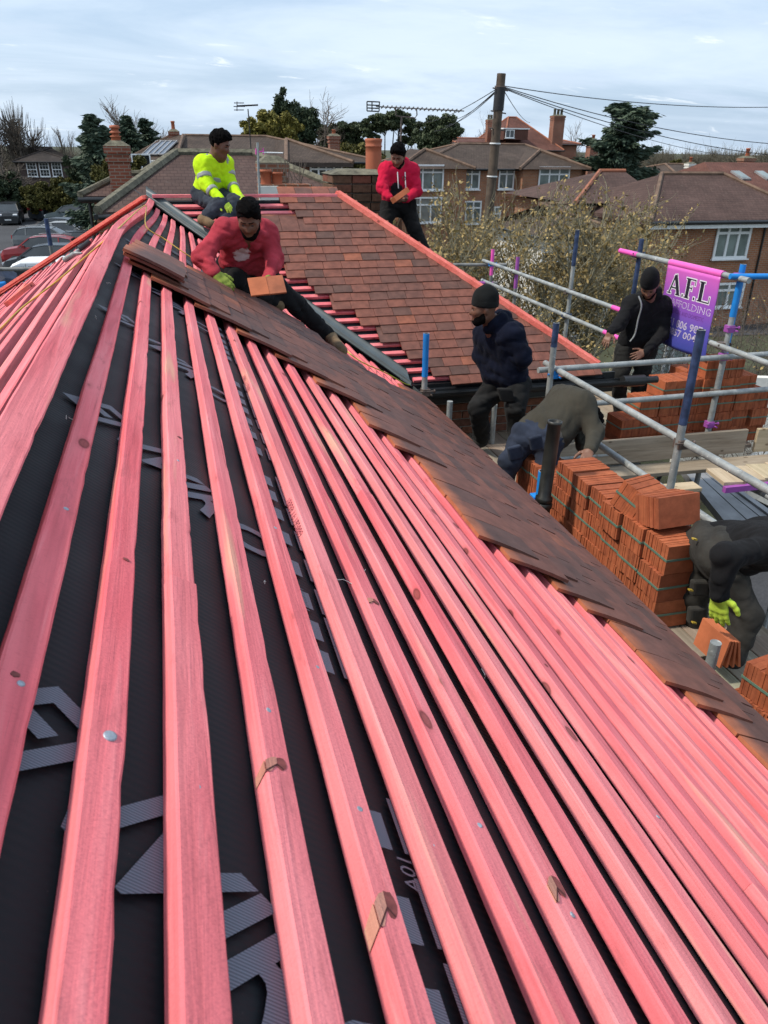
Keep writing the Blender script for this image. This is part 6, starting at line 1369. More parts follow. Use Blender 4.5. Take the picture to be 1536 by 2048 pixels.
for k, (px, py, Y, sg) in enumerate(((1640, 210, 26, .25), (1620, 292, 24, .3), (1640, 318, 24, .35), (1470, 312, 40, .3), (1060, 245, 60, .2))):
    wire(['topmost wire running almost level out to the far edge', 'second wire sloping down across the fir tree top', 'third wire sloping lower across the fir tree', 'lowest wire dropping behind the white chimney', 'short steep wire towards the tall red roofed house'][k], w0+V3(0, 0, -.02*k), at(px, py, Y=Y), sg)
for k, (px, py, Y, sg) in enumerate(((832, 246, 50, .25), (868, 262, 50, .25), (905, 240, 44, .15), (890, 252, 46, .2))):
    wire(['upper wire fanning from the pole over the yagi aerial', 'lower wire fanning from the pole to the dark evergreen', 'steepest wire on the pole\'s aerial side', 'inner wire fanning from the pole past the aerial tip'][k], wl+V3(0, 0, -.02*k), at(px, py, Y=Y), sg)
# television aerials
Ya = 10.5; ae = empty('tv_aerial', at(800, 300, Y=Ya), 'long yagi aerial with a grid reflector above the terracotta pot', 'aerial')
def ap_(px, py): return at(px, py, Y=Ya)
m = MB(); m.tube([ap_(801, 300), ap_(803, 232)], .012, 8); m.tube([ap_(792, 232), ap_(830, 236), ap_(834, 230), ap_(833, 216)], .008, 6); m.tube([ap_(792, 232), ap_(791, 215)], .009, 6); m.build('mast', M['rust'], ae)
m = MB(); m.tube([ap_(752, 213), ap_(928, 222)], .008, 6); m.build('boom', M['alu'], ae)
m = MB()
for i in range(19): c = ap_(765+i*8.6, 213.7+i*.44); m.tube([c+V3(0, -.05, .012), c+V3(0, .05, -.012)], .010, 5)
o = m.build('directors', M['alu'], ae); o['kind'] = 'stuff'
m = MB()
for (x0_, y0_, x1_, y1_) in ((734, 203, 759, 204), (734, 210, 759, 211), (734, 216, 759, 217), (734, 222, 758, 223), (734, 203, 734, 222), (744, 203, 744, 222), (759, 203, 758, 223)): m.tube([ap_(x0_, y0_), ap_(x1_, y1_)], .008, 5)
m.build('reflector', M['trim'], ae)
Ya = 24.0; ae2 = empty('tv_aerial', at(505, 300, Y=Ya), 'thin mast with a small yagi aerial over the plum roof ridge', 'aerial')
m = MB(); m.tube([ap_(503, 312), ap_(496, 218)], .018, 6); m.build('mast', M['trim'], ae2)
m = MB(); m.tube([ap_(474, 212), ap_(516, 210)], .022, 6); m.build('boom', M['trim'], ae2)
m = MB()
for (x0_, y0_, x1_, y1_) in ((468, 206, 488, 206), (467, 213, 490, 213), (468, 220, 488, 220), (474, 203, 474, 222)): m.tube([ap_(x0_, y0_), ap_(x1_, y1_)], .012, 5)
m.build('reflector', M['trim'], ae2)
Ya = 14.6; ae3 = empty('tv_aerial', at(517, 380, Y=Ya), 'grey mast with a small white-tipped aerial by the squat two pot chimney', 'aerial')
m = MB(); m.tube([ap_(519, 396), ap_(515, 285)], .022, 8); m.build('mast', M['steel'], ae3)
m = MB(); m.tube([ap_(525, 305), ap_(566, 306)], .012, 6); m.tube([ap_(511, 304), ap_(527, 303)], .009, 6); m.build('boom', M['white'], ae3)
m = MB()
for (x0_, y0_, x1_, y1_) in ((512, 297, 512, 309), (526, 296, 527, 309), (511, 304, 528, 303)): m.tube([ap_(x0_, y0_), ap_(x1_, y1_)], .012, 5)
m.build('reflector', M['pinkp'], ae3)
# hose, hammer, tile in the bonding, twine scraps
def plane_px(fn_n, p0, px, py):
    d = RC.T @ np.array([(px-IW/2)/F, (py-IH/2)/F, 1.0]); e = V3(0, 0, EYE); k = np.dot(fn_n, p0-e)/np.dot(fn_n, d); return e + k*d
def main_px(px, py, h=.0): return plane_px(UPM, mainp(1.0, 0, h), px, py)
def left_px(px, py, h=.0): return plane_px(UPL, leftp(1.0, 0, h), px, py)
def smooth_path(P, n=60):
    P = np.array(P); t = np.linspace(0, len(P)-1, n); out = []
    for q in t:
        i = min(int(q), len(P)-2); f = q-i; p0, p1, p2, p3 = P[max(i-1, 0)], P[i], P[i+1], P[min(i+2, len(P)-1)]
        out.append(.5*((2*p1)+(-p0+p2)*f+(2*p0-5*p1+4*p2-p3)*f*f+(-p0+3*p1-3*p2+p3)*f**3))
    return out
M['hose'] = simple('yellow_air_hose', (.52, .36, .05), .5, var=.2); M['hose_g'] = simple('yellow_green_hose', (.42, .46, .05), .5, var=.2)
hp = [left_px(px, py, .012) for px, py in ((-40, 690), (0, 658), (46, 614), (114, 562), (175, 510), (228, 465))] + [mainp(-.01, 6.2, .055)] + [main_px(px, py, .012) for px, py in ((292, 452), (329, 478), (360, 500), (390, 520), (430, 548))]
m = MB(); m.tube(smooth_path(hp, 90), .0034, 8); tag(m.build('air_hose', M['hose']), 'yellow air hose trailing over the ridge from one slope to the other', 'hose')
hp = [main_px(px, py, .012) for px, py in ((680, 690), (720, 722), (770, 745), (812, 768), (836, 772))] + [at(855, 790, X=2.02, ), at(862, 815, X=2.1)]
m = MB(); m.tube(smooth_path(hp, 40), .0045, 8); tag(m.build('air_hose', M['hose_g']), 'yellow-green hose end running down to the eave past the valley', 'hose')
hm = empty('hammer', left_px(160, 495, .0), 'claw hammer with black grip resting on the hidden slope laths', 'hammer')
h0, h1 = left_px(142, 512, .03), left_px(178, 484, .03); hd = (h1-h0); m = MB(); m.tube([h0, h0+hd*.45], .008, 8); m.build('shaft', M['steel'], hm); m = MB(); m.tube([h0+hd*.42, h1], .013, 8); m.build('grip', M['trim'], hm)
m = MB(); sd2 = np.cross(hd/np.linalg.norm(hd), UPL); m.tube([h0-sd2*.05, h0+sd2*.03], [.014, .012], 8); m.tube([h0+sd2*.03, h0+sd2*.07-UPL*.015], [.012, .005], 6); m.build('head', M['steel'], hm)

# torn knots and splinters in the near laths, at the places the photograph shows them
def torn(k, px, py, L, pale=True):
    y = main_px(px, py, .001)[1]; n = 12; rr = random.Random(px); P = []; at_ = lambda du, dy, h=.0006: mainp(UK[k]-du, y+dy, h)
    if not pale: du0 = rr.uniform(.010, .024)
    else: du0 = .014
    for i in range(n):
        t = 2*PI*i/n; r_ = rr.uniform(.85, 1.1); P.append(at_(du0+(.008 if pale else .005)*r_*math.cos(t), L*(.36 if pale else .30)*r_*math.sin(t)))
    m = MB(); m.prism(P, UPM*.0003); m.build('knot', M['knot'], battens[k])
    if pale:
        m = MB(); Q = [at_(.035, -L*.62, .0009), at_(.030, -L*.60, .0009), at_(.020, -L*.12, .0009), at_(.019, L*.30, .0009), at_(.026, L*.22, .0009), at_(.035, -L*.05, .0009)]
        m.prism(Q, UPM*.0004); Q2 = [at_(.0352, -L*.05, .0), at_(.0352, -L*.62, .0), at_(.0352, -L*.85, -.022), at_(.0352, -L*.38, -.022)]; m.add(Q2, [(0, 1, 2, 3)]); m.add([q-SDM*.0008 for q in Q2], [(3, 2, 1, 0)]); m.build('splinter', M['cut'], battens[k])
        m = MB(); m.bar(at_(.0352, -L*.62, .0010), at_(.0195, -L*.10, .0010), .0018, .0012, UPM); m.bar(at_(.0195, -L*.10, .0010), at_(.012, -L*.30, .0010), .0014, .001, UPM); m.build('split', M['split'], battens[k])
M['split'] = simple('dark_split', (.07, .02, .02), .9)
M['knot'] = simple('dark_knot_wood', (.22, .055, .05), .8, var=.5, scale=60)
for k, px, py, L, pl in ((5, 742, 1800, .045, True), (8, 1186, 1790, .045, True), (4, 512, 1512, .028, True), (3, 372, 1318, .018, False), (1, 22, 1345, .014, False), (7, 722, 1190, .03, True), (12, 1032, 1302, .02, False), (9, 948, 1218, .03, False), (2, 262, 1122, .012, False), (6, 640, 905, .03, False), (3, 420, 905, .02, False)): torn(k, px, py, L, pl)
M['stamp'] = simple('faded_ink_stamp', (0.42, 0.10, 0.13), 0.8, var=0.3, scale=90)
for y_, tx in ((1.55, '8898 / 6 / P5889'), (2.6, '8898 / 6 / P5889')): text_mesh('ink_stamp', tx, 0.026, M['stamp'], plane4(mainp(UK[6]-.0398, y_, -0.0225), (0, -1, 0), UPM), battens[6])
# ------------------------------------------------------------------ people: smooth bodies and clothes grown from tapered limbs
def _nrm(v): v = np.asarray(v, float); return v/(np.linalg.norm(v)+1e-12)
class SDF:
    """distance field built step by step on a grid, meshed with surface nets"""
    def __init__(s, res=.008): s.res = res; s.ops = []
    def cone(s, a, b, ra, rb, k=.03, sub=False): s.ops.append(('c', np.asarray(a, float), np.asarray(b, float), ra, rb, k, sub)); return s
    def ell(s, c, A, r, k=.03, sub=False): s.ops.append(('e', np.asarray(c, float), np.asarray(A, float), np.asarray(r, float), 0, k, sub)); return s
    def half(s, p, n, k=.004): s.ops.append(('h', np.asarray(p, float), _nrm(n), k)); return s
    def slab(s, p, n, w): n = _nrm(n); p = np.asarray(p, float); return s.half(p+n*w, n).half(p-n*w, -n)
    def inflate(s, d): s.ops.append(('i', d)); return s
    def wrinkle(s, amp, f, seed): s.ops.append(('w', amp, f, seed)); return s
    def build(s, name, mat, parent):
        lo = np.full(3, 1e9); hi = -lo; mg = .03
        for o in s.ops:
            if o[0] in 'ce' and not o[6]:
                if o[0] == 'c':
                    r = max(o[3], o[4]) + mg
                    for q in (o[1], o[2]): lo = np.minimum(lo, q-r); hi = np.maximum(hi, q+r)
                else: r = max(o[3]) + mg; lo = np.minimum(lo, o[1]-r); hi = np.maximum(hi, o[1]+r)
        h = s.res; n = np.ceil((hi-lo)/h).astype(int)+2; ax = [lo[i]+h*np.arange(n[i]) for i in range(3)]
        D = np.full(n, .25, np.float32)
        for o in s.ops:
            if o[0] in 'ce':
                R = (max(o[3], o[4]) if o[0] == 'c' else max(o[3])) + o[5] + 3*h
                a = np.minimum(o[1], o[2])-R if o[0] == 'c' else o[1]-R; b = np.maximum(o[1], o[2])+R if o[0] == 'c' else o[1]+R
                i0 = np.clip(((a-lo)/h).astype(int), 0, n); i1 = np.clip(((b-lo)/h).astype(int)+2, 0, n)
                if np.any(i1 <= i0): continue
                sl = tuple(slice(i0[i], i1[i]) for i in range(3)); X = ax[0][sl[0]][:, None, None].astype(np.float32); Y = ax[1][sl[1]][None, :, None].astype(np.float32); Z_ = ax[2][sl[2]][None, None, :].astype(np.float32)
                if o[0] == 'c':
                    d = o[2]-o[1]; L2 = max(float(d@d), 1e-9); px, py, pz = X-o[1][0], Y-o[1][1], Z_-o[1][2]; t = np.clip((px*d[0]+py*d[1]+pz*d[2])/L2, 0, 1)
                    v = np.sqrt((px-t*d[0])**2+(py-t*d[1])**2+(pz-t*d[2])**2) - (o[3]+t*(o[4]-o[3]))
                else:
                    px, py, pz = X-o[1][0], Y-o[1][1], Z_-o[1][2]; A = o[2]; q = [(A[i][0]*px+A[i][1]*py+A[i][2]*pz)/o[3][i] for i in range(3)]; kk = np.sqrt(q[0]**2+q[1]**2+q[2]**2)
                    v = (kk-1)*min(o[3])*.5 + (kk-1)*float(np.mean(o[3]))*.5
                c = D[sl]; k = o[5]
                if o[6]: v = -v; hh = np.maximum(k-np.abs(c-v), 0)/k; D[sl] = np.maximum(c, v)+hh*hh*k*.25
                else: hh = np.maximum(k-np.abs(c-v), 0)/k; D[sl] = np.minimum(c, v)-hh*hh*k*.25
            elif o[0] == 'h':
                v = ((ax[0]-o[1][0])*o[2][0])[:, None, None]+((ax[1]-o[1][1])*o[2][1])[None, :, None]+((ax[2]-o[1][2])*o[2][2])[None, None, :]; D = np.maximum(D, v.astype(np.float32))
            elif o[0] == 'i': D = D - o[1]
            elif o[0] == 'w':
                amp, f, sd = o[1:]; rs = np.random.RandomState(sd); W_ = np.zeros_like(D); X = ax[0][:, None, None]; Y = ax[1][None, :, None]; Z_ = ax[2][None, None, :]
                dot = lambda v: (X*v[0]+Y*v[1]+Z_*v[2]).astype(np.float32)
                for j in range(4):      # soft folds: sharp valleys between rounded ridges, bent and fading in and out
                    v = _nrm(rs.normal(size=3)+np.array([0, 0, .9])); u = _nrm(rs.normal(size=3)); w = _nrm(rs.normal(size=3)); ff = f*(.6+.45*j)
                    ph = dot(v*ff)+1.5*np.sin(dot(u*ff*.55)+rs.rand()*6)+rs.rand()*6; W_ += (1-2*np.abs(np.sin(ph*.5)))*(.55+.45*np.sin(dot(w*ff*.4)+rs.rand()*6))/(1+.45*j)
                D = D + amp*W_
        V, Fq = surface_nets(D, lo, h)
        o = link(name, np_mesh(name, V, Fq, mat, smooth=True), parent); sm = o.modifiers.new('smooth', 'SMOOTH'); sm.factor = .5; sm.iterations = 1
        return o
def surface_nets(D, lo, h):
    s = D < 0; nx, ny, nz = D.shape; cnt = np.zeros((nx-1, ny-1, nz-1), np.int8); sh = lambda A, i, j, k: A[i:nx-1+i, j:ny-1+j, k:nz-1+k]
    for i in (0, 1):
        for j in (0, 1):
            for k in (0, 1): cnt += sh(s, i, j, k)
    act = (cnt > 0) & (cnt < 8); idx = np.argwhere(act); vid = np.full(act.shape, -1, np.int32); vid[act] = np.arange(len(idx))
    acc = np.zeros((len(idx), 3)); num = np.zeros(len(idx)); I, J, K = idx.T; co = [(i, j, k) for i in (0, 1) for j in (0, 1) for k in (0, 1)]
    for a in co:
        for ax_ in range(3):
            if a[ax_]: continue
            b = list(a); b[ax_] = 1; da = D[I+a[0], J+a[1], K+a[2]]; db = D[I+b[0], J+b[1], K+b[2]]; m = (da < 0) != (db < 0); t = np.where(m, da/(da-db+1e-12), 0)
            p = np.repeat(np.array(a, float)[None], len(idx), 0); p[:, ax_] = t; acc[m] += p[m]; num[m] += 1
    V = lo + (idx + acc/num[:, None])*h; Fs = []
    for ax_ in range(3):
        A = np.moveaxis(s, ax_, 0); e = A[:-1] != A[1:]; ins = A[:-1]; v = np.moveaxis(vid, ax_, 0); q = np.argwhere(e[:, 1:-1, 1:-1]); q[:, 1:] += 1
        a, b, c = q.T; f = np.stack([v[a, b-1, c-1], v[a, b, c-1], v[a, b, c], v[a, b-1, c]], 1); fl = ins[a, b, c]
        if ax_ == 1: fl = ~fl
        f[~fl] = f[~fl][:, ::-1]; Fs.append(f[(f >= 0).all(1)])
    return V, np.concatenate(Fs).astype(np.int32)
def cloth(name, c, var=.25, rough=.9, mark=None, scale=9):
    t = NT(name, rough, 0, .08); t.b.inputs['Sheen Weight'].default_value = .03
    v = t.coord('Object', rnd=False); n = t.noise(v, scale, 5, .6); col = t.ramp(n, [(.3, tuple(x*(1-var) for x in c)), (.7, tuple(min(1, x*(1+var)) for x in c))])
    if mark:
        P, rad, mc, asp = mark; g = t.n('ShaderNodeNewGeometry'); d = t.n('ShaderNodeVectorMath', operation='SUBTRACT'); t.l(g.outputs['Position'], d.inputs[0]); d.inputs[1].default_value = tuple(P)
        m = t.n('ShaderNodeVectorMath', operation='MULTIPLY'); t.l(d.outputs[0], m.inputs[0]); m.inputs[1].default_value = asp; ln = t.n('ShaderNodeVectorMath', operation='LENGTH'); t.l(m.outputs[0], ln.inputs[0])
        dd = t.math('ADD', ln.outputs['Value'], t.math('MULTIPLY', t.math('SUBTRACT', t.noise(t.coord('Object', rnd=False), 30, 5, .7), .5), rad*1.3)); col = t.mix(t.ramp(t.math('DIVIDE', dd, rad*2), [(.46, 1.0), (.52, 0.0)]), col, mc)
    t.color(col); t.bump(t.math('ADD', t.noise(v, 420, 2), t.math('MULTIPLY', t.noise(v, 22, 4), 2.0)), .35, .004); return t.m
def skin(name, c): t = simple(name, c, .5, 0, .12, 14, .1, 120, .4); return t
SK = [skin('dark_brown_skin', (.135, .062, .038)), skin('brown_skin', (.19, .092, .058)), skin('tan_skin', (.30, .155, .10))]
M['hair'] = simple('black_hair', (.0035, .003, .003), .85, var=.4, scale=60, bump=.8, bscale=150, bdist=.01, spec=.06)
M['eye'] = simple('dark_eye', (.02, .015, .012), .2)
M['glove'] = cloth('yellow_green_glove', (.50, .66, .07), .15); M['glove_d'] = cloth('worn_green_glove', (.26, .32, .06), .35); M['boot'] = cloth('tan_work_boot', (.17, .115, .065), .4, .8); M['boot_k'] = cloth('black_work_boot', (.025, .023, .021), .4, .7)
def head_ops(S, c, f, u, s=1.0, infl=0.0, face=True):
    c = np.asarray(c, float); f = _nrm(f); u = _nrm(np.asarray(u)-f*np.dot(u, f)); r = np.cross(f, u); A = [r, f, u]; q = lambda x, y, z: c+(r*x+f*y+u*z)*s
    S.ell(q(0, -.012, .028), A, (np.array([.076, .096, .096])+infl)*s, .02); S.ell(q(0, .022, -.045), A, (np.array([.059, .070, .078])+infl)*s, .04); S.cone(q(-.012, .066, -.103), q(.012, .066, -.103), (.020+infl)*s, (.020+infl)*s, .04)
    for g in (-1, 1): S.cone(q(g*.045, .01, -.075), q(g*.02, .058, -.10), (.022+infl)*s, (.02+infl)*s, .03)
    if face:
        S.cone(q(0, .086, .008), q(0, .106, -.032), .008*s, .0135*s, .012)
        for g in (-1, 1):
            S.cone(q(g*.012, .083, .020), q(g*.046, .068, .018), .010*s, .009*s, .014); S.ell(q(g*.031, .090, .002), A, np.array([.018, .012, .0105])*s, .010, True); S.cone(q(g*.046, .060, -.022), q(g*.03, .074, -.03), .016*s, .016*s, .03)
            S.ell(q(g*.077, -.008, -.010), A, np.array([.010, .019, .031])*s, .008); S.cone(q(g*.011, .095, -.036), q(g*.011, .093, -.037), .0075*s, .0075*s, .006)
        S.cone(q(-.019, .080, -.060), q(.019, .080, -.060), .0095*s, .0095*s, .008); S.cone(q(-.017, .078, -.074), q(.017, .078, -.074), .011*s, .011*s, .008); S.cone(q(-.024, .096, -.0665), q(.024, .096, -.0665), .0035*s, .0035*s, .003, True)
    return q, A
def hand_ops(S, w, d, n, thumb, curl=.35, s=1.0, infl=0.0, spread=.12):
    """palm, four unequal fingers with bends and a thumb from the side; d along the hand, n out of the palm, thumb = which side"""
    w = np.asarray(w, float); d = _nrm(d); n = _nrm(np.asarray(n)-d*np.dot(n, d)); x = np.cross(d, n)*thumb
    for j, (o, ln) in enumerate(((.030, .072), (.010, .082), (-.011, .076), (-.030, .058))):
        k0 = w+d*.012*s+x*o*.55*s; k1 = w+d*(.092-.004*abs(j-1))*s+x*o*s; S.cone(k0, k1, (.0145+infl)*s, (.0125+infl)*s, .012)
        p = k1; a = curl*.6; dd = _nrm(d+x*spread*(o/.03))
        for seg, rr in ((.46, .0098), (.31, .0088), (.23, .0078)):
            v = dd*math.cos(a)+n*math.sin(a); e = p+v*ln*seg*s; S.cone(p, e, (rr+infl)*s, (rr-.0008+infl)*s, .004); p = e; a += curl
    p = w+d*.022*s+x*.026*s; a = _nrm(d*.62+x*.72+n*.25)
    for L, rr in ((.042, .0125), (.032, .0105), (.026, .0088)): e = p+a*L*s; S.cone(p, e, (rr+.001+infl)*s, (rr+infl)*s, .008); p = e; a = _nrm(a+d*.45+n*.25*curl-x*.15)
    S.cone(w-d*.012*s, w+d*.02*s, (.023+infl)*s, (.029+infl)*s, .02)
class P_: pass
def person(label, J, sk, f, u, top, legs, hs=1.0, hat=None, hair=True, beard=True, gloves=None, boots='boot_k', gl=(1, 1), hands=(None, None), hood=True, res=.009, seed=1, baggy=1.0, wr=.0035, head=True, neckr=.05, palm=((0, 0, -1), (0, 0, -1)), curl=(.35, .35), torsow=1.0, tuck=0.0, bs=.92):
    """J: joints of the pose as (pixel x, pixel y, metres from the camera along the ridge) or as points"""
    g = {k: (at(v[0], v[1], Y=v[2]) if not isinstance(v, np.ndarray) else v) for k, v in J.items()}
    root = empty('person', (g['HL']+g['HR'])/2, label, 'person'); R_ = P_(); R_.g = g; R_.o = root; s = hs = hs*bs; sw0 = torsow*bs; baggy = baggy*bs; torsow = sw0; neckr = neckr*bs
    ch = g['N']; hip = (g['HL']+g['HR'])/2; ax_ = _nrm(ch-hip)
    # body
    S = SDF(res*.75)
    if head: q, A = head_ops(S, g['H'], f, u, s); S.cone(q(0, -.02, -.05), g['N'], .052*s, neckr*s, .03); R_.q = q
    S.cone(g['N'], hip, .08*bs, .08*bs, .05)
    for a in 'LR': S.cone(g['N'], g['S'+a], .05*bs, .045*bs, .03); S.cone(g['S'+a], g['E'+a], .042*bs, .036*bs, .02); S.cone(g['E'+a], g['W'+a], .036*bs, .027*bs, .02); S.cone(g['H'+a], g['K'+a], .065*bs, .05*bs, .02); S.cone(g['K'+a], g['A'+a], .048*bs, .035*bs, .02); S.cone(hip, g['H'+a], .08*bs, .07*bs, .04)
    for i, a in enumerate('LR'):
        d = g['T'+a]-g['W'+a]; n = palm[i]
        if hands[i] != 'hidden' and not gloves: hand_ops(S, g['W'+a], d, n, gl[i], curl[i], s*.98)
    S.build('body', sk, root)
    if gloves:
        for i, a in enumerate('LR'):
            if hands[i] == 'hidden': continue
            G_ = SDF(.0048); hand_ops(G_, g['W'+a], g['T'+a]-g['W'+a], palm[i], gl[i], curl[i], s, .0022); dd = _nrm(g['E'+a]-g['W'+a]); G_.cone(g['W'+a], g['W'+a]+dd*.012, .029*s, .029*s, .01); G_.build('glove', M[gloves], root)
    # top
    T = SDF(res); cl, cr = g['SL'], g['SR']; sw = torsow
    T.cone(cl*.85+ch*.15, cr*.85+ch*.15, .076*sw, .076*sw, .05)
    for a in 'LR':
        T.cone(g['S'+a]*.62+ch*.38-ax_*.06, g['H'+a]*.8+hip*.2+ax_*(.10-tuck), .098*sw, .100*sw, .08); T.cone(g['H'+a]*.85+hip*.15+ax_*(.10-tuck), g['H'+a]*.85+hip*.15+ax_*(.02-tuck), .106*sw, .102*sw, .04)
        T.cone(g['S'+a], g['E'+a], .060*baggy, .058*baggy, .05); T.cone(g['E'+a], g['W'+a], .056*baggy, .042*bs, .03); T.cone(g['W'+a]+_nrm(g['E'+a]-g['W'+a])*.045, g['W'+a]+_nrm(g['E'+a]-g['W'+a])*.005, .039*bs, .036*bs, .012)
    T.cone((cl+cr)/2-ax_*.05, hip+ax_*.12, .095*sw, .10*sw, .07)
    T.cone(ch-ax_*.02, ch+_nrm((g['H'] if head else ch+ax_)-ch)*.025, .066*bs, .060*bs, .03)
    if hood and head:
        ff = _nrm(f); rr = _nrm(np.cross(ff, u)); bk = -ff-ax_*0; bk = _nrm(bk-ax_*np.dot(bk, ax_)*.6)
        P = [ch+(rr*.05+ff*.06+ax_*-.03)*bs, ch+(rr*.085+ax_*.025)*bs, ch+(rr*.06+bk*.075+ax_*.05)*bs, ch+(bk*.105+ax_*.045)*bs, ch+(-rr*.06+bk*.075+ax_*.05)*bs, ch+(-rr*.085+ax_*.025)*bs, ch+(-rr*.05+ff*.06+ax_*-.03)*bs]
        for i in range(6): T.cone(P[i], P[i+1], .030 if i in (0, 5) else .036, .030 if i in (0, 5) else .036, .02)
        T.cone(ch+bk*.10-ax_*.0, ch+bk*.10-ax_*.09, .05, .03, .04)
    T.wrinkle(wr*1.5, 80, seed); R_.top = T.build('hoodie' if hood else 'sweatshirt', top, root)
    # trousers
    L = SDF(res); L.cone(g['HL'], g['HR'], .108*bs, .108*bs, .05); L.cone(hip, hip+ax_*.07, .10*bs, .098*bs, .04)
    for a in 'LR': L.cone(g['H'+a], g['K'+a], .094*baggy, .070*baggy, .04); L.cone(g['K'+a], g['A'+a], .069*baggy, .058*baggy, .03)
    L.wrinkle(wr*1.9, 72, seed+5); R_.legs = L.build('trousers', legs, root)
    for a in 'LR':
        if 'F'+a in g:
            B = SDF(.008); B.cone(g['A'+a], g['A'+a]-_nrm(g['K'+a]-g['A'+a])*.05, .048, .046, .02); hl = g['A'+a]-_nrm(g['K'+a]-g['A'+a])*.055; B.cone(hl, g['F'+a], .043, .038, .03); B.build('boot', M[boots], root)
    if head:
        q, s = R_.q, hs; ff = _nrm(f); uu = _nrm(np.asarray(u)-ff*np.dot(u, ff)); r = np.cross(ff, uu); A = [r, ff, uu]
        if hat:
            Hh = SDF(.006); Hh.ell(q(0, -.016, .040), A, np.array([.086, .106, .108])*s, .02); Hh.ell(q(0, -.03, .10), A, np.array([.06, .075, .075])*s, .06); Hh.half(q(0, .08, .028), -uu*1.0+ff*.18); Hh.wrinkle(.0016, 60, 3); Hh.build('beanie', hat, root)
            Bd = SDF(.006); Bd.ell(q(0, -.016, .040), A, np.array([.091, .111, .108])*s, .02); Bd.slab(q(0, -.012, .042), uu-ff*.18, .026*s); Bd.build('beanie_cuff', hat, root)
        elif hair:
            Hh = SDF(.006); Hh.ell(q(0, -.018, .036), A, np.array([.085, .104, .106])*s, .02); Hh.ell(q(0, .035, .095), A, np.array([.06, .06, .045])*s, .04); Hh.half(q(0, .070, .060), ff*.72-uu*.70); Hh.half(q(0, -.05, -.035), -uu); Hh.wrinkle(.0055, 170, seed); Hh.build('hair', M['hair'], root)
            Eb = SDF(.004)
            for k in (-1, 1): Eb.cone(q(k*.013, .0935, .026), q(k*.046, .079, .026), .0055*s, .004*s, .004)
            Eb.build('eyebrows', M['hair'], root)
        if beard:
            Bd = SDF(.005); head_ops(Bd, g['H'], f, u, s, .0022, False); Bd.half(q(0, .05, -.040), uu*1.0+ff*.35); Bd.ell(q(0, .105, -.062), A, np.array([.036, .04, .026])*s, .006, True); Bd.half(q(0, -.002, 0), -ff); Bd.wrinkle(.0010, 200, seed); Bd.build('beard', M['hair'], root)
        for k in (-1, 1): Ey = SDF(.004); Ey.ell(q(k*.031, .079, .000), A, np.array([.014, .010, .008])*s, .002); Ey.build('eye', M['eye'], root)
    return R_
def mpx(px, py, h): return main_px(px, py, h)
# the man laying tiles in the faded red hoodie
hd = at(486, 514, Y=4.70)
pk = person('man in a faded red hoodie crouching on the battens, one glove on the tile strip', dict(H=(498, 436, 4.62), N=(500, 473, 4.76), SL=(446, 458, 4.77), SR=(536, 464, 4.80), EL=(405, 514, 4.66), WL=(430, 548, 4.52), TL=(468, 579, 4.44), ER=(549, 520, 4.72), WR=(538, 556, 4.55), TR=(520, 582, 4.46),
    HL=(462, 534, 4.98), HR=(512, 540, 5.02), KL=(474, 566, 4.80), AL=(540, 602, 5.04), KR=(592, 610, 5.16), AR=(652, 667, 5.22), FR=(684, 702, 4.80), FL=(558, 612, 5.06)), SK[0], (-.22, -.80, -.56), (-.12, -.55, .83),
    cloth('faded_red_fleece', (.36, .040, .056), .35, mark=(hd, .055, (.62, .50, .50), (1, .35, 1.15)), scale=7), cloth('black_trousers', (.012, .012, .013), .3), gloves='glove_d', boots='boot', gl=(1, -1), palm=((.3, .2, -1), (-.6, .3, .8)), curl=(.28, .5), res=.0075, seed=3, baggy=1.10, wr=.0045, bs=.80)
# the pair of tiles he holds
def slab(mb_, c, x, y, z): mb_.obox(c, x, y, z)
c0, c1 = at(517, 573, Y=4.40), at(551, 570, Y=4.41)
for i, (c, mt) in enumerate(((c0, 'tile_new'), (c1, 'tile_main'))):
    o = place('held_tile', tile_m, None, Matrix.Translation(Vector(c)) @ Matrix(((.99, .02, .05), (.10, .55, -.83), (-.05, .83, .55))).to_4x4() @ Matrix.Diagonal((.62, .42, 1, 1))) if False else None
    m = MB(); xx = _nrm(V3(1, .08, .06)); yy = _nrm(V3(-.05, .78, .62)); nn = np.cross(xx, yy); m.obox(c, xx*.053, yy*.065, nn*.006); o = m.build('roof_tile', M[mt], bevel=.002)
    tag(o, ('raw orange clay tile held up by the crouching man' if i == 0 else 'dark clay tile held beside the orange one by the crouching man'), 'tile')
# the man in the yellow hi-vis top on the ridge
hv = person('man in a yellow hi-vis top sitting on the wing ridge, looking down', dict(H=(440, 288, 7.60), N=(434, 314, 7.66), SL=(402, 329, 7.60), SR=(452, 327, 7.76), EL=(414, 371, 7.50), WL=(441, 399, 7.36), TL=(463, 419, 7.28), ER=(460, 366, 7.66), WR=(479, 393, 7.46), TR=(494, 405, 7.36),
    HL=(404, 391, 7.70), HR=(434, 390, 7.80), KL=(440, 410, 7.36), AL=(415, 432, 7.34), FL=(424, 449, 7.22), KR=(470, 405, 7.46), AR=(452, 440, 7.30), FR=(466, 450, 7.22)), SK[0], (.80, -.42, -.38), (.25, -.2, .94),
    cloth('hi_vis_yellow', (.52, .80, .015), .10, .8), cloth('blue_grey_trousers', (.040, .047, .060), .35), gloves='glove', boots='boot', gl=(-1, -1), palm=((.2, .2, -1), (.2, .2, -1)), hood=False, beard=False, seed=11, baggy=1.1, tuck=.03, bs=.88)
g = hv.g; M['reflect'] = simple('grey_reflective_tape', (.30, .31, .29), .4, var=.1)
def band(parent, prims, p, n, w, nm='reflective_band'):
    B = SDF(.007)
    for q in prims: B.cone(*q)
    B.inflate(.006); B.slab(p, n, w); return B.build(nm, M['reflect'], parent)
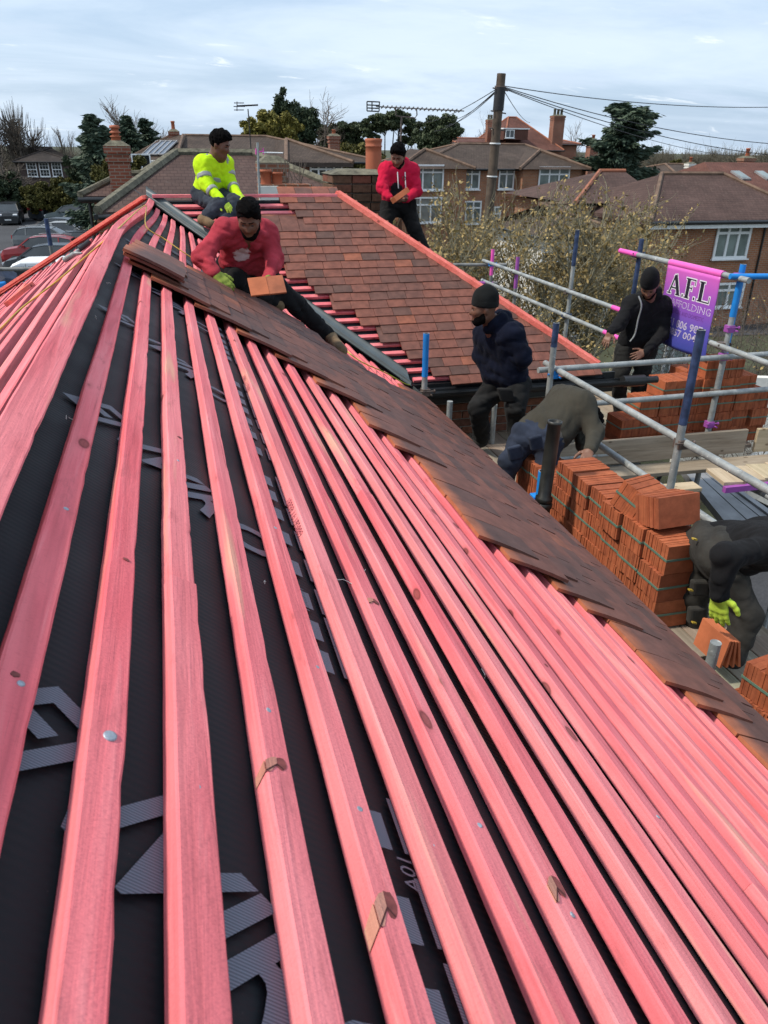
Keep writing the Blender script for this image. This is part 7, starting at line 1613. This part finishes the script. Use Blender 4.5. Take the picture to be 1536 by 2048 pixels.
chv = g['N']; hpv = (g['HL']+g['HR'])/2; axv = _nrm(chv-hpv)
torso = [(g['S'+a]*.62+chv*.38-axv*.06, g['H'+a]*.8+hpv*.2+axv*.07, .098*.88, .100*.88, .08) for a in 'LR'] + [((g['SL']+g['SR'])/2-axv*.05, hpv+axv*.12, .095*.88, .10*.88, .07)]
band(hv.o, torso, hpv+axv*.18, axv, .022); band(hv.o, torso, hpv+axv*.29, axv, .022)
for a in 'LR':
    band(hv.o, [(g['S'+a], g['E'+a], .066, .057, .05)], g['S'+a]*.42+g['E'+a]*.58, g['E'+a]-g['S'+a], .021); band(hv.o, [(g['E'+a], g['W'+a], .057, .040, .05)], g['E'+a]*.62+g['W'+a]*.38, g['W'+a]-g['E'+a], .018)
    sp__ = _nrm(g['SR']-g['SL']); B = SDF(.007); [B.cone(*q) for q in torso+[(g['SL']*.85+chv*.15, g['SR']*.85+chv*.15, .069, .069, .05)]]; B.inflate(.007); B.slab(g['S'+a]*.66+chv*.34, sp__, .020); B.half(hpv+axv*.29, -axv); B.build('reflective_band', M['reflect'], hv.o)
# the man in the bright red hoodie behind the hip
bl = at(795, 384, Y=7.98)
rd = person('man in a red hoodie with white drawstrings standing behind the hip, cutting a tile', dict(H=(796, 311, 8.02), N=(798, 336, 8.10), SL=(770, 338, 8.08), SR=(826, 340, 8.10), EL=(764, 375, 7.98), WL=(779, 396, 7.86), TL=(796, 405, 7.82), ER=(833, 382, 7.98), WR=(813, 398, 7.86), TR=(797, 404, 7.80),
    HL=(780, 412, 8.12), HR=(813, 412, 8.12), KL=(767, 450, 7.98), AL=(757, 500, 8.05), KR=(829, 459, 7.98), AR=(853, 508, 7.92), FL=(752, 518, 7.95), FR=(860, 528, 7.85)), SK[1], (-.42, -.72, -.52), (-.2, -.45, .87),
    cloth('red_fleece', (.50, .012, .045), .2, mark=(bl, .075, (.018, .016, .018), (1, .2, .8))), cloth('charcoal_trousers', (.014, .013, .013), .3), gl=(1, -1), palm=((.6, -.2, .6), (-.6, -.2, .6)), curl=(.6, .6), seed=21, baggy=1.1, bs=.88)
q = rd.q; n0 = rd.g['N']
for sx, L in ((-.035, .15), (.045, .17)): a = n0+V3(sx-.01, -.105, -.035); m = MB(); m.tube([a, a+V3(.0, -.02, -L*.5), a+V3(.01, -.005, -L)], .006, 6); m.build('drawstring', M['white'], rd.o)
ring_c = at(808, 357, Y=7.955); m = MB(); m.lathe(ring_c, [(.016, 0), (.021, 0), (.021, .004), (.016, .004), (.016, 0)], 16, axis=(0.05, -1, .1)); m.build('ring_badge', M['trim'], rd.o)
c = at(800, 391, Y=7.78)
m = MB(); d1 = _nrm(at(814, 381, Y=7.78)-at(789, 399, Y=7.78)); m.obox(c, d1*.082, V3(.012, -.03, .015), np.cross(d1, (0, -1, .3))*.026); tag(m.build('cut_tile', M['tile_new'], bevel=.002), 'raw orange tile held edge up by the man in the red hoodie', 'tile')
m = MB(); b_ = at(812, 410, Y=8.0); m.obox(at(823, 414, Y=8.05), (.035, 0, .01), (0, .06, 0), (.0, 0, .07)); m.build('tool_pouch', rd.legs.data.materials[0], rd.o, bevel=.01)
# the man in the navy hoodie seen from behind
nv = person('man in a navy hoodie and black beanie seen from behind on the eave scaffold', dict(H=(967, 616, 5.20), N=(986, 648, 5.24), SL=(968, 668, 5.42), SR=(1028, 668, 5.10), EL=(962, 712, 5.40), WL=(975, 748, 5.30), TL=(985, 765, 5.28), ER=(1046, 715, 5.04), WR=(1035, 752, 5.12), TR=(1022, 768, 5.15),
    HL=(994, 770, 5.34), HR=(1034, 770, 5.16), KL=(957, 815, 5.26), AL=(963, 874, 5.42), FL=(948, 894, 5.38), KR=(1030, 815, 5.05), AR=(1034, 882, 5.12), FR=(1020, 898, 5.05)), SK[0], (-.95, .22, -.12), (-.15, .02, .98),
    cloth('navy_fleece', (.006, .008, .018), .3), cloth('black_work_trousers', (.018, .018, .018), .35), hat=cloth('black_knit', (.014, .015, .015), .3), hands=('hidden', 'hidden'), seed=31, baggy=1.2, torsow=1.12, wr=.004, bs=.92)
m = MB(); p = at(1012, 790, Y=5.03); m.obox(p, (.05, -.02, 0), (0, .02, 0), (-.02, 0, .055)); m.build('thigh_pocket', nv.legs.data.materials[0], nv.o, bevel=.012)
# the man bending over the packs in a grey-green sweatshirt
gy = person('man in a grey-green sweatshirt bent double over the tile packs', dict(H=(1172, 846, 4.72), N=(1158, 815, 4.62), SL=(1118, 792, 4.80), SR=(1166, 806, 4.45), EL=(1160, 850, 4.70), WL=(1165, 895, 4.45), TL=(1172, 918, 4.30), ER=(1190, 866, 4.30), WR=(1180, 900, 4.10), TR=(1168, 926, 4.00),
    HL=(1052, 872, 4.52), HR=(1098, 876, 4.40), KL=(1020, 922, 4.48), AL=(1008, 972, 4.50), FL=(995, 985, 4.45), KR=(1092, 935, 4.36), AR=(1086, 992, 4.40), FR=(1080, 1005, 4.32)), SK[1], (.55, .10, -.83), (.75, .25, .55),
    cloth('grey_green_sweatshirt', (.050, .046, .036), .2, scale=5), cloth('dark_navy_work_trousers', (.032, .040, .062), .3), hat=None, beard=False, hands=('hidden', None), gl=(-1, -1), palm=((0, 0, -1), (0, .2, -1)), curl=(.3, .3), hood=False, seed=41, baggy=1.08, torsow=1.18, bs=.97)
g = gy.g; hp_ = (g['HL']+g['HR'])/2; axg = _nrm(g['N']-hp_); B = SDF(.008); B.cone(g['HL'], g['HR'], .108, .108, .05); B.cone(hp_, hp_+axg*.07, .10, .098, .04); B.inflate(.006); B.slab(hp_+axg*.055, axg, .022); B.build('belt', cloth('grey_webbing_belt', (.12, .11, .095), .2), gy.o)
for (px, py, Y, sx) in ((1030, 905, 4.40, .05), (1072, 885, 4.28, .045)): m = MB(); m.obox(at(px, py, Y=Y), (sx, 0, .008), (0, .018, 0), (-.014, 0, .05)); m.build('pocket', gy.legs.data.materials[0], gy.o, bevel=.012)
# the man in the zipped black hoodie by the banner
o_ = .25
zp = person('man in a zipped black hoodie and beanie standing by the banner', dict(H=(1299, 570, 6.0+o_), N=(1297, 598, 6.08+o_), SL=(1260, 609, 6.1+o_), SR=(1330, 612, 6.1+o_), EL=(1239, 648, 6.0+o_), WL=(1221, 664, 5.94+o_), TL=(1209, 690, 5.90+o_), ER=(1324, 670, 5.97+o_), WR=(1290, 705, 5.85+o_), TR=(1262, 716, 5.82+o_),
    HL=(1254, 697, 6.15+o_), HR=(1292, 698, 6.15+o_), KL=(1238, 762, 6.08+o_), AL=(1241, 848, 6.18+o_), FL=(1230, 868, 6.05+o_), KR=(1280, 768, 6.08+o_), AR=(1263, 848, 6.15+o_), FR=(1252, 868, 6.02+o_)), SK[1], (-.48, -.56, -.68), (-.35, -.40, .85),
    cloth('black_fleece', (.012, .012, .013), .3), cloth('washed_black_trousers', (.024, .024, .023), .3), hat=cloth('black_rib_knit', (.010, .010, .011), .3), gl=(1, -1), palm=((.5, .3, -.3), (.1, .8, -.4)), curl=(.2, .25), seed=51, baggy=1.12, torsow=1.08, bs=.95)
m = MB(); zl_ = [at(px, py, Y=Y) for px, py, Y in ((1277, 592, 6.13), (1283, 612, 6.10), (1276, 640, 6.12), (1270, 668, 6.13), (1260, 683, 6.14))]; m.tube(smooth_path(zl_, 20), .0075, 6); m.build('zip', M['steel'], zp.o)
m = MB(); p = at(1300, 572, Y=6.0+o_)+V3(-.055, -.10, .055); m.obox(p, (.008, .004, 0), (0, .003, 0), (0, 0, .016)); m.build('beanie_badge', M['white'], zp.o)
# the man at the frame edge with the yellow glove
br = person('man in black bending down at the frame edge, yellow glove reaching for tiles', dict(H=(1640, 1150, 2.55), N=(1590, 1090, 2.60), SL=(1530, 1066, 2.78), SR=(1525, 1098, 2.44), EL=(1580, 1150, 2.75), WL=(1570, 1210, 2.7), TL=(1565, 1240, 2.7), ER=(1452, 1112, 2.40), WR=(1438, 1186, 2.38), TR=(1437, 1244, 2.36),
    HL=(1412, 1086, 2.86), HR=(1440, 1112, 2.66), KL=(1388, 1186, 2.82), AL=(1390, 1275, 2.80), FL=(1375, 1300, 2.80), KR=(1492, 1232, 2.52), AR=(1466, 1315, 2.46), FR=(1450, 1345, 2.44)), SK[1], (.4, .0, -.9), (.9, .0, .4),
    cloth('black_sweatshirt', (.012, .012, .013), .3), cloth('dark_grey_work_trousers', (.040, .038, .034), .35), gloves='glove', hands=('hidden', None), gl=(1, 1), palm=((0, 0, -1), (.85, .5, 0)), curl=(.2, .16), hood=False, beard=False, seed=61, baggy=1.0, torsow=1.0, bs=1.0)
for (px, py, Y, hh) in ((1398, 1175, 2.68, .045), (1392, 1230, 2.68, .05)):
    m = MB(); m.obox(at(px, py, Y=Y), (.040, -.01, 0), (0, .02, 0), (-.005, 0, hh)); m.build('cargo_pocket', br.legs.data.materials[0], br.o, bevel=.012)
for (px, py) in ((1389, 1078), (1381, 1180), (1388, 1245)): m = MB(); m.obox(at(px, py, Y=2.66 if py > 1100 else 2.74), (.012, 0, -.004), (0, .008, 0), (0, 0, .004)); m.build('yellow_tab', M['hose'], br.o)
for i in range(4):
    c = at(1424+i*9, 1285, Y=2.42); m = MB(); m.obox(c, (.006, 0, 0), (0, .10, 0), (-.01*i+.01, 0, .075)); tag(m.build('roof_tile', M['tile_new']), f'upright orange tile under the yellow glove, {ordn[i]} of four', 'tile', 'tiles picked up by the yellow gloved hand')
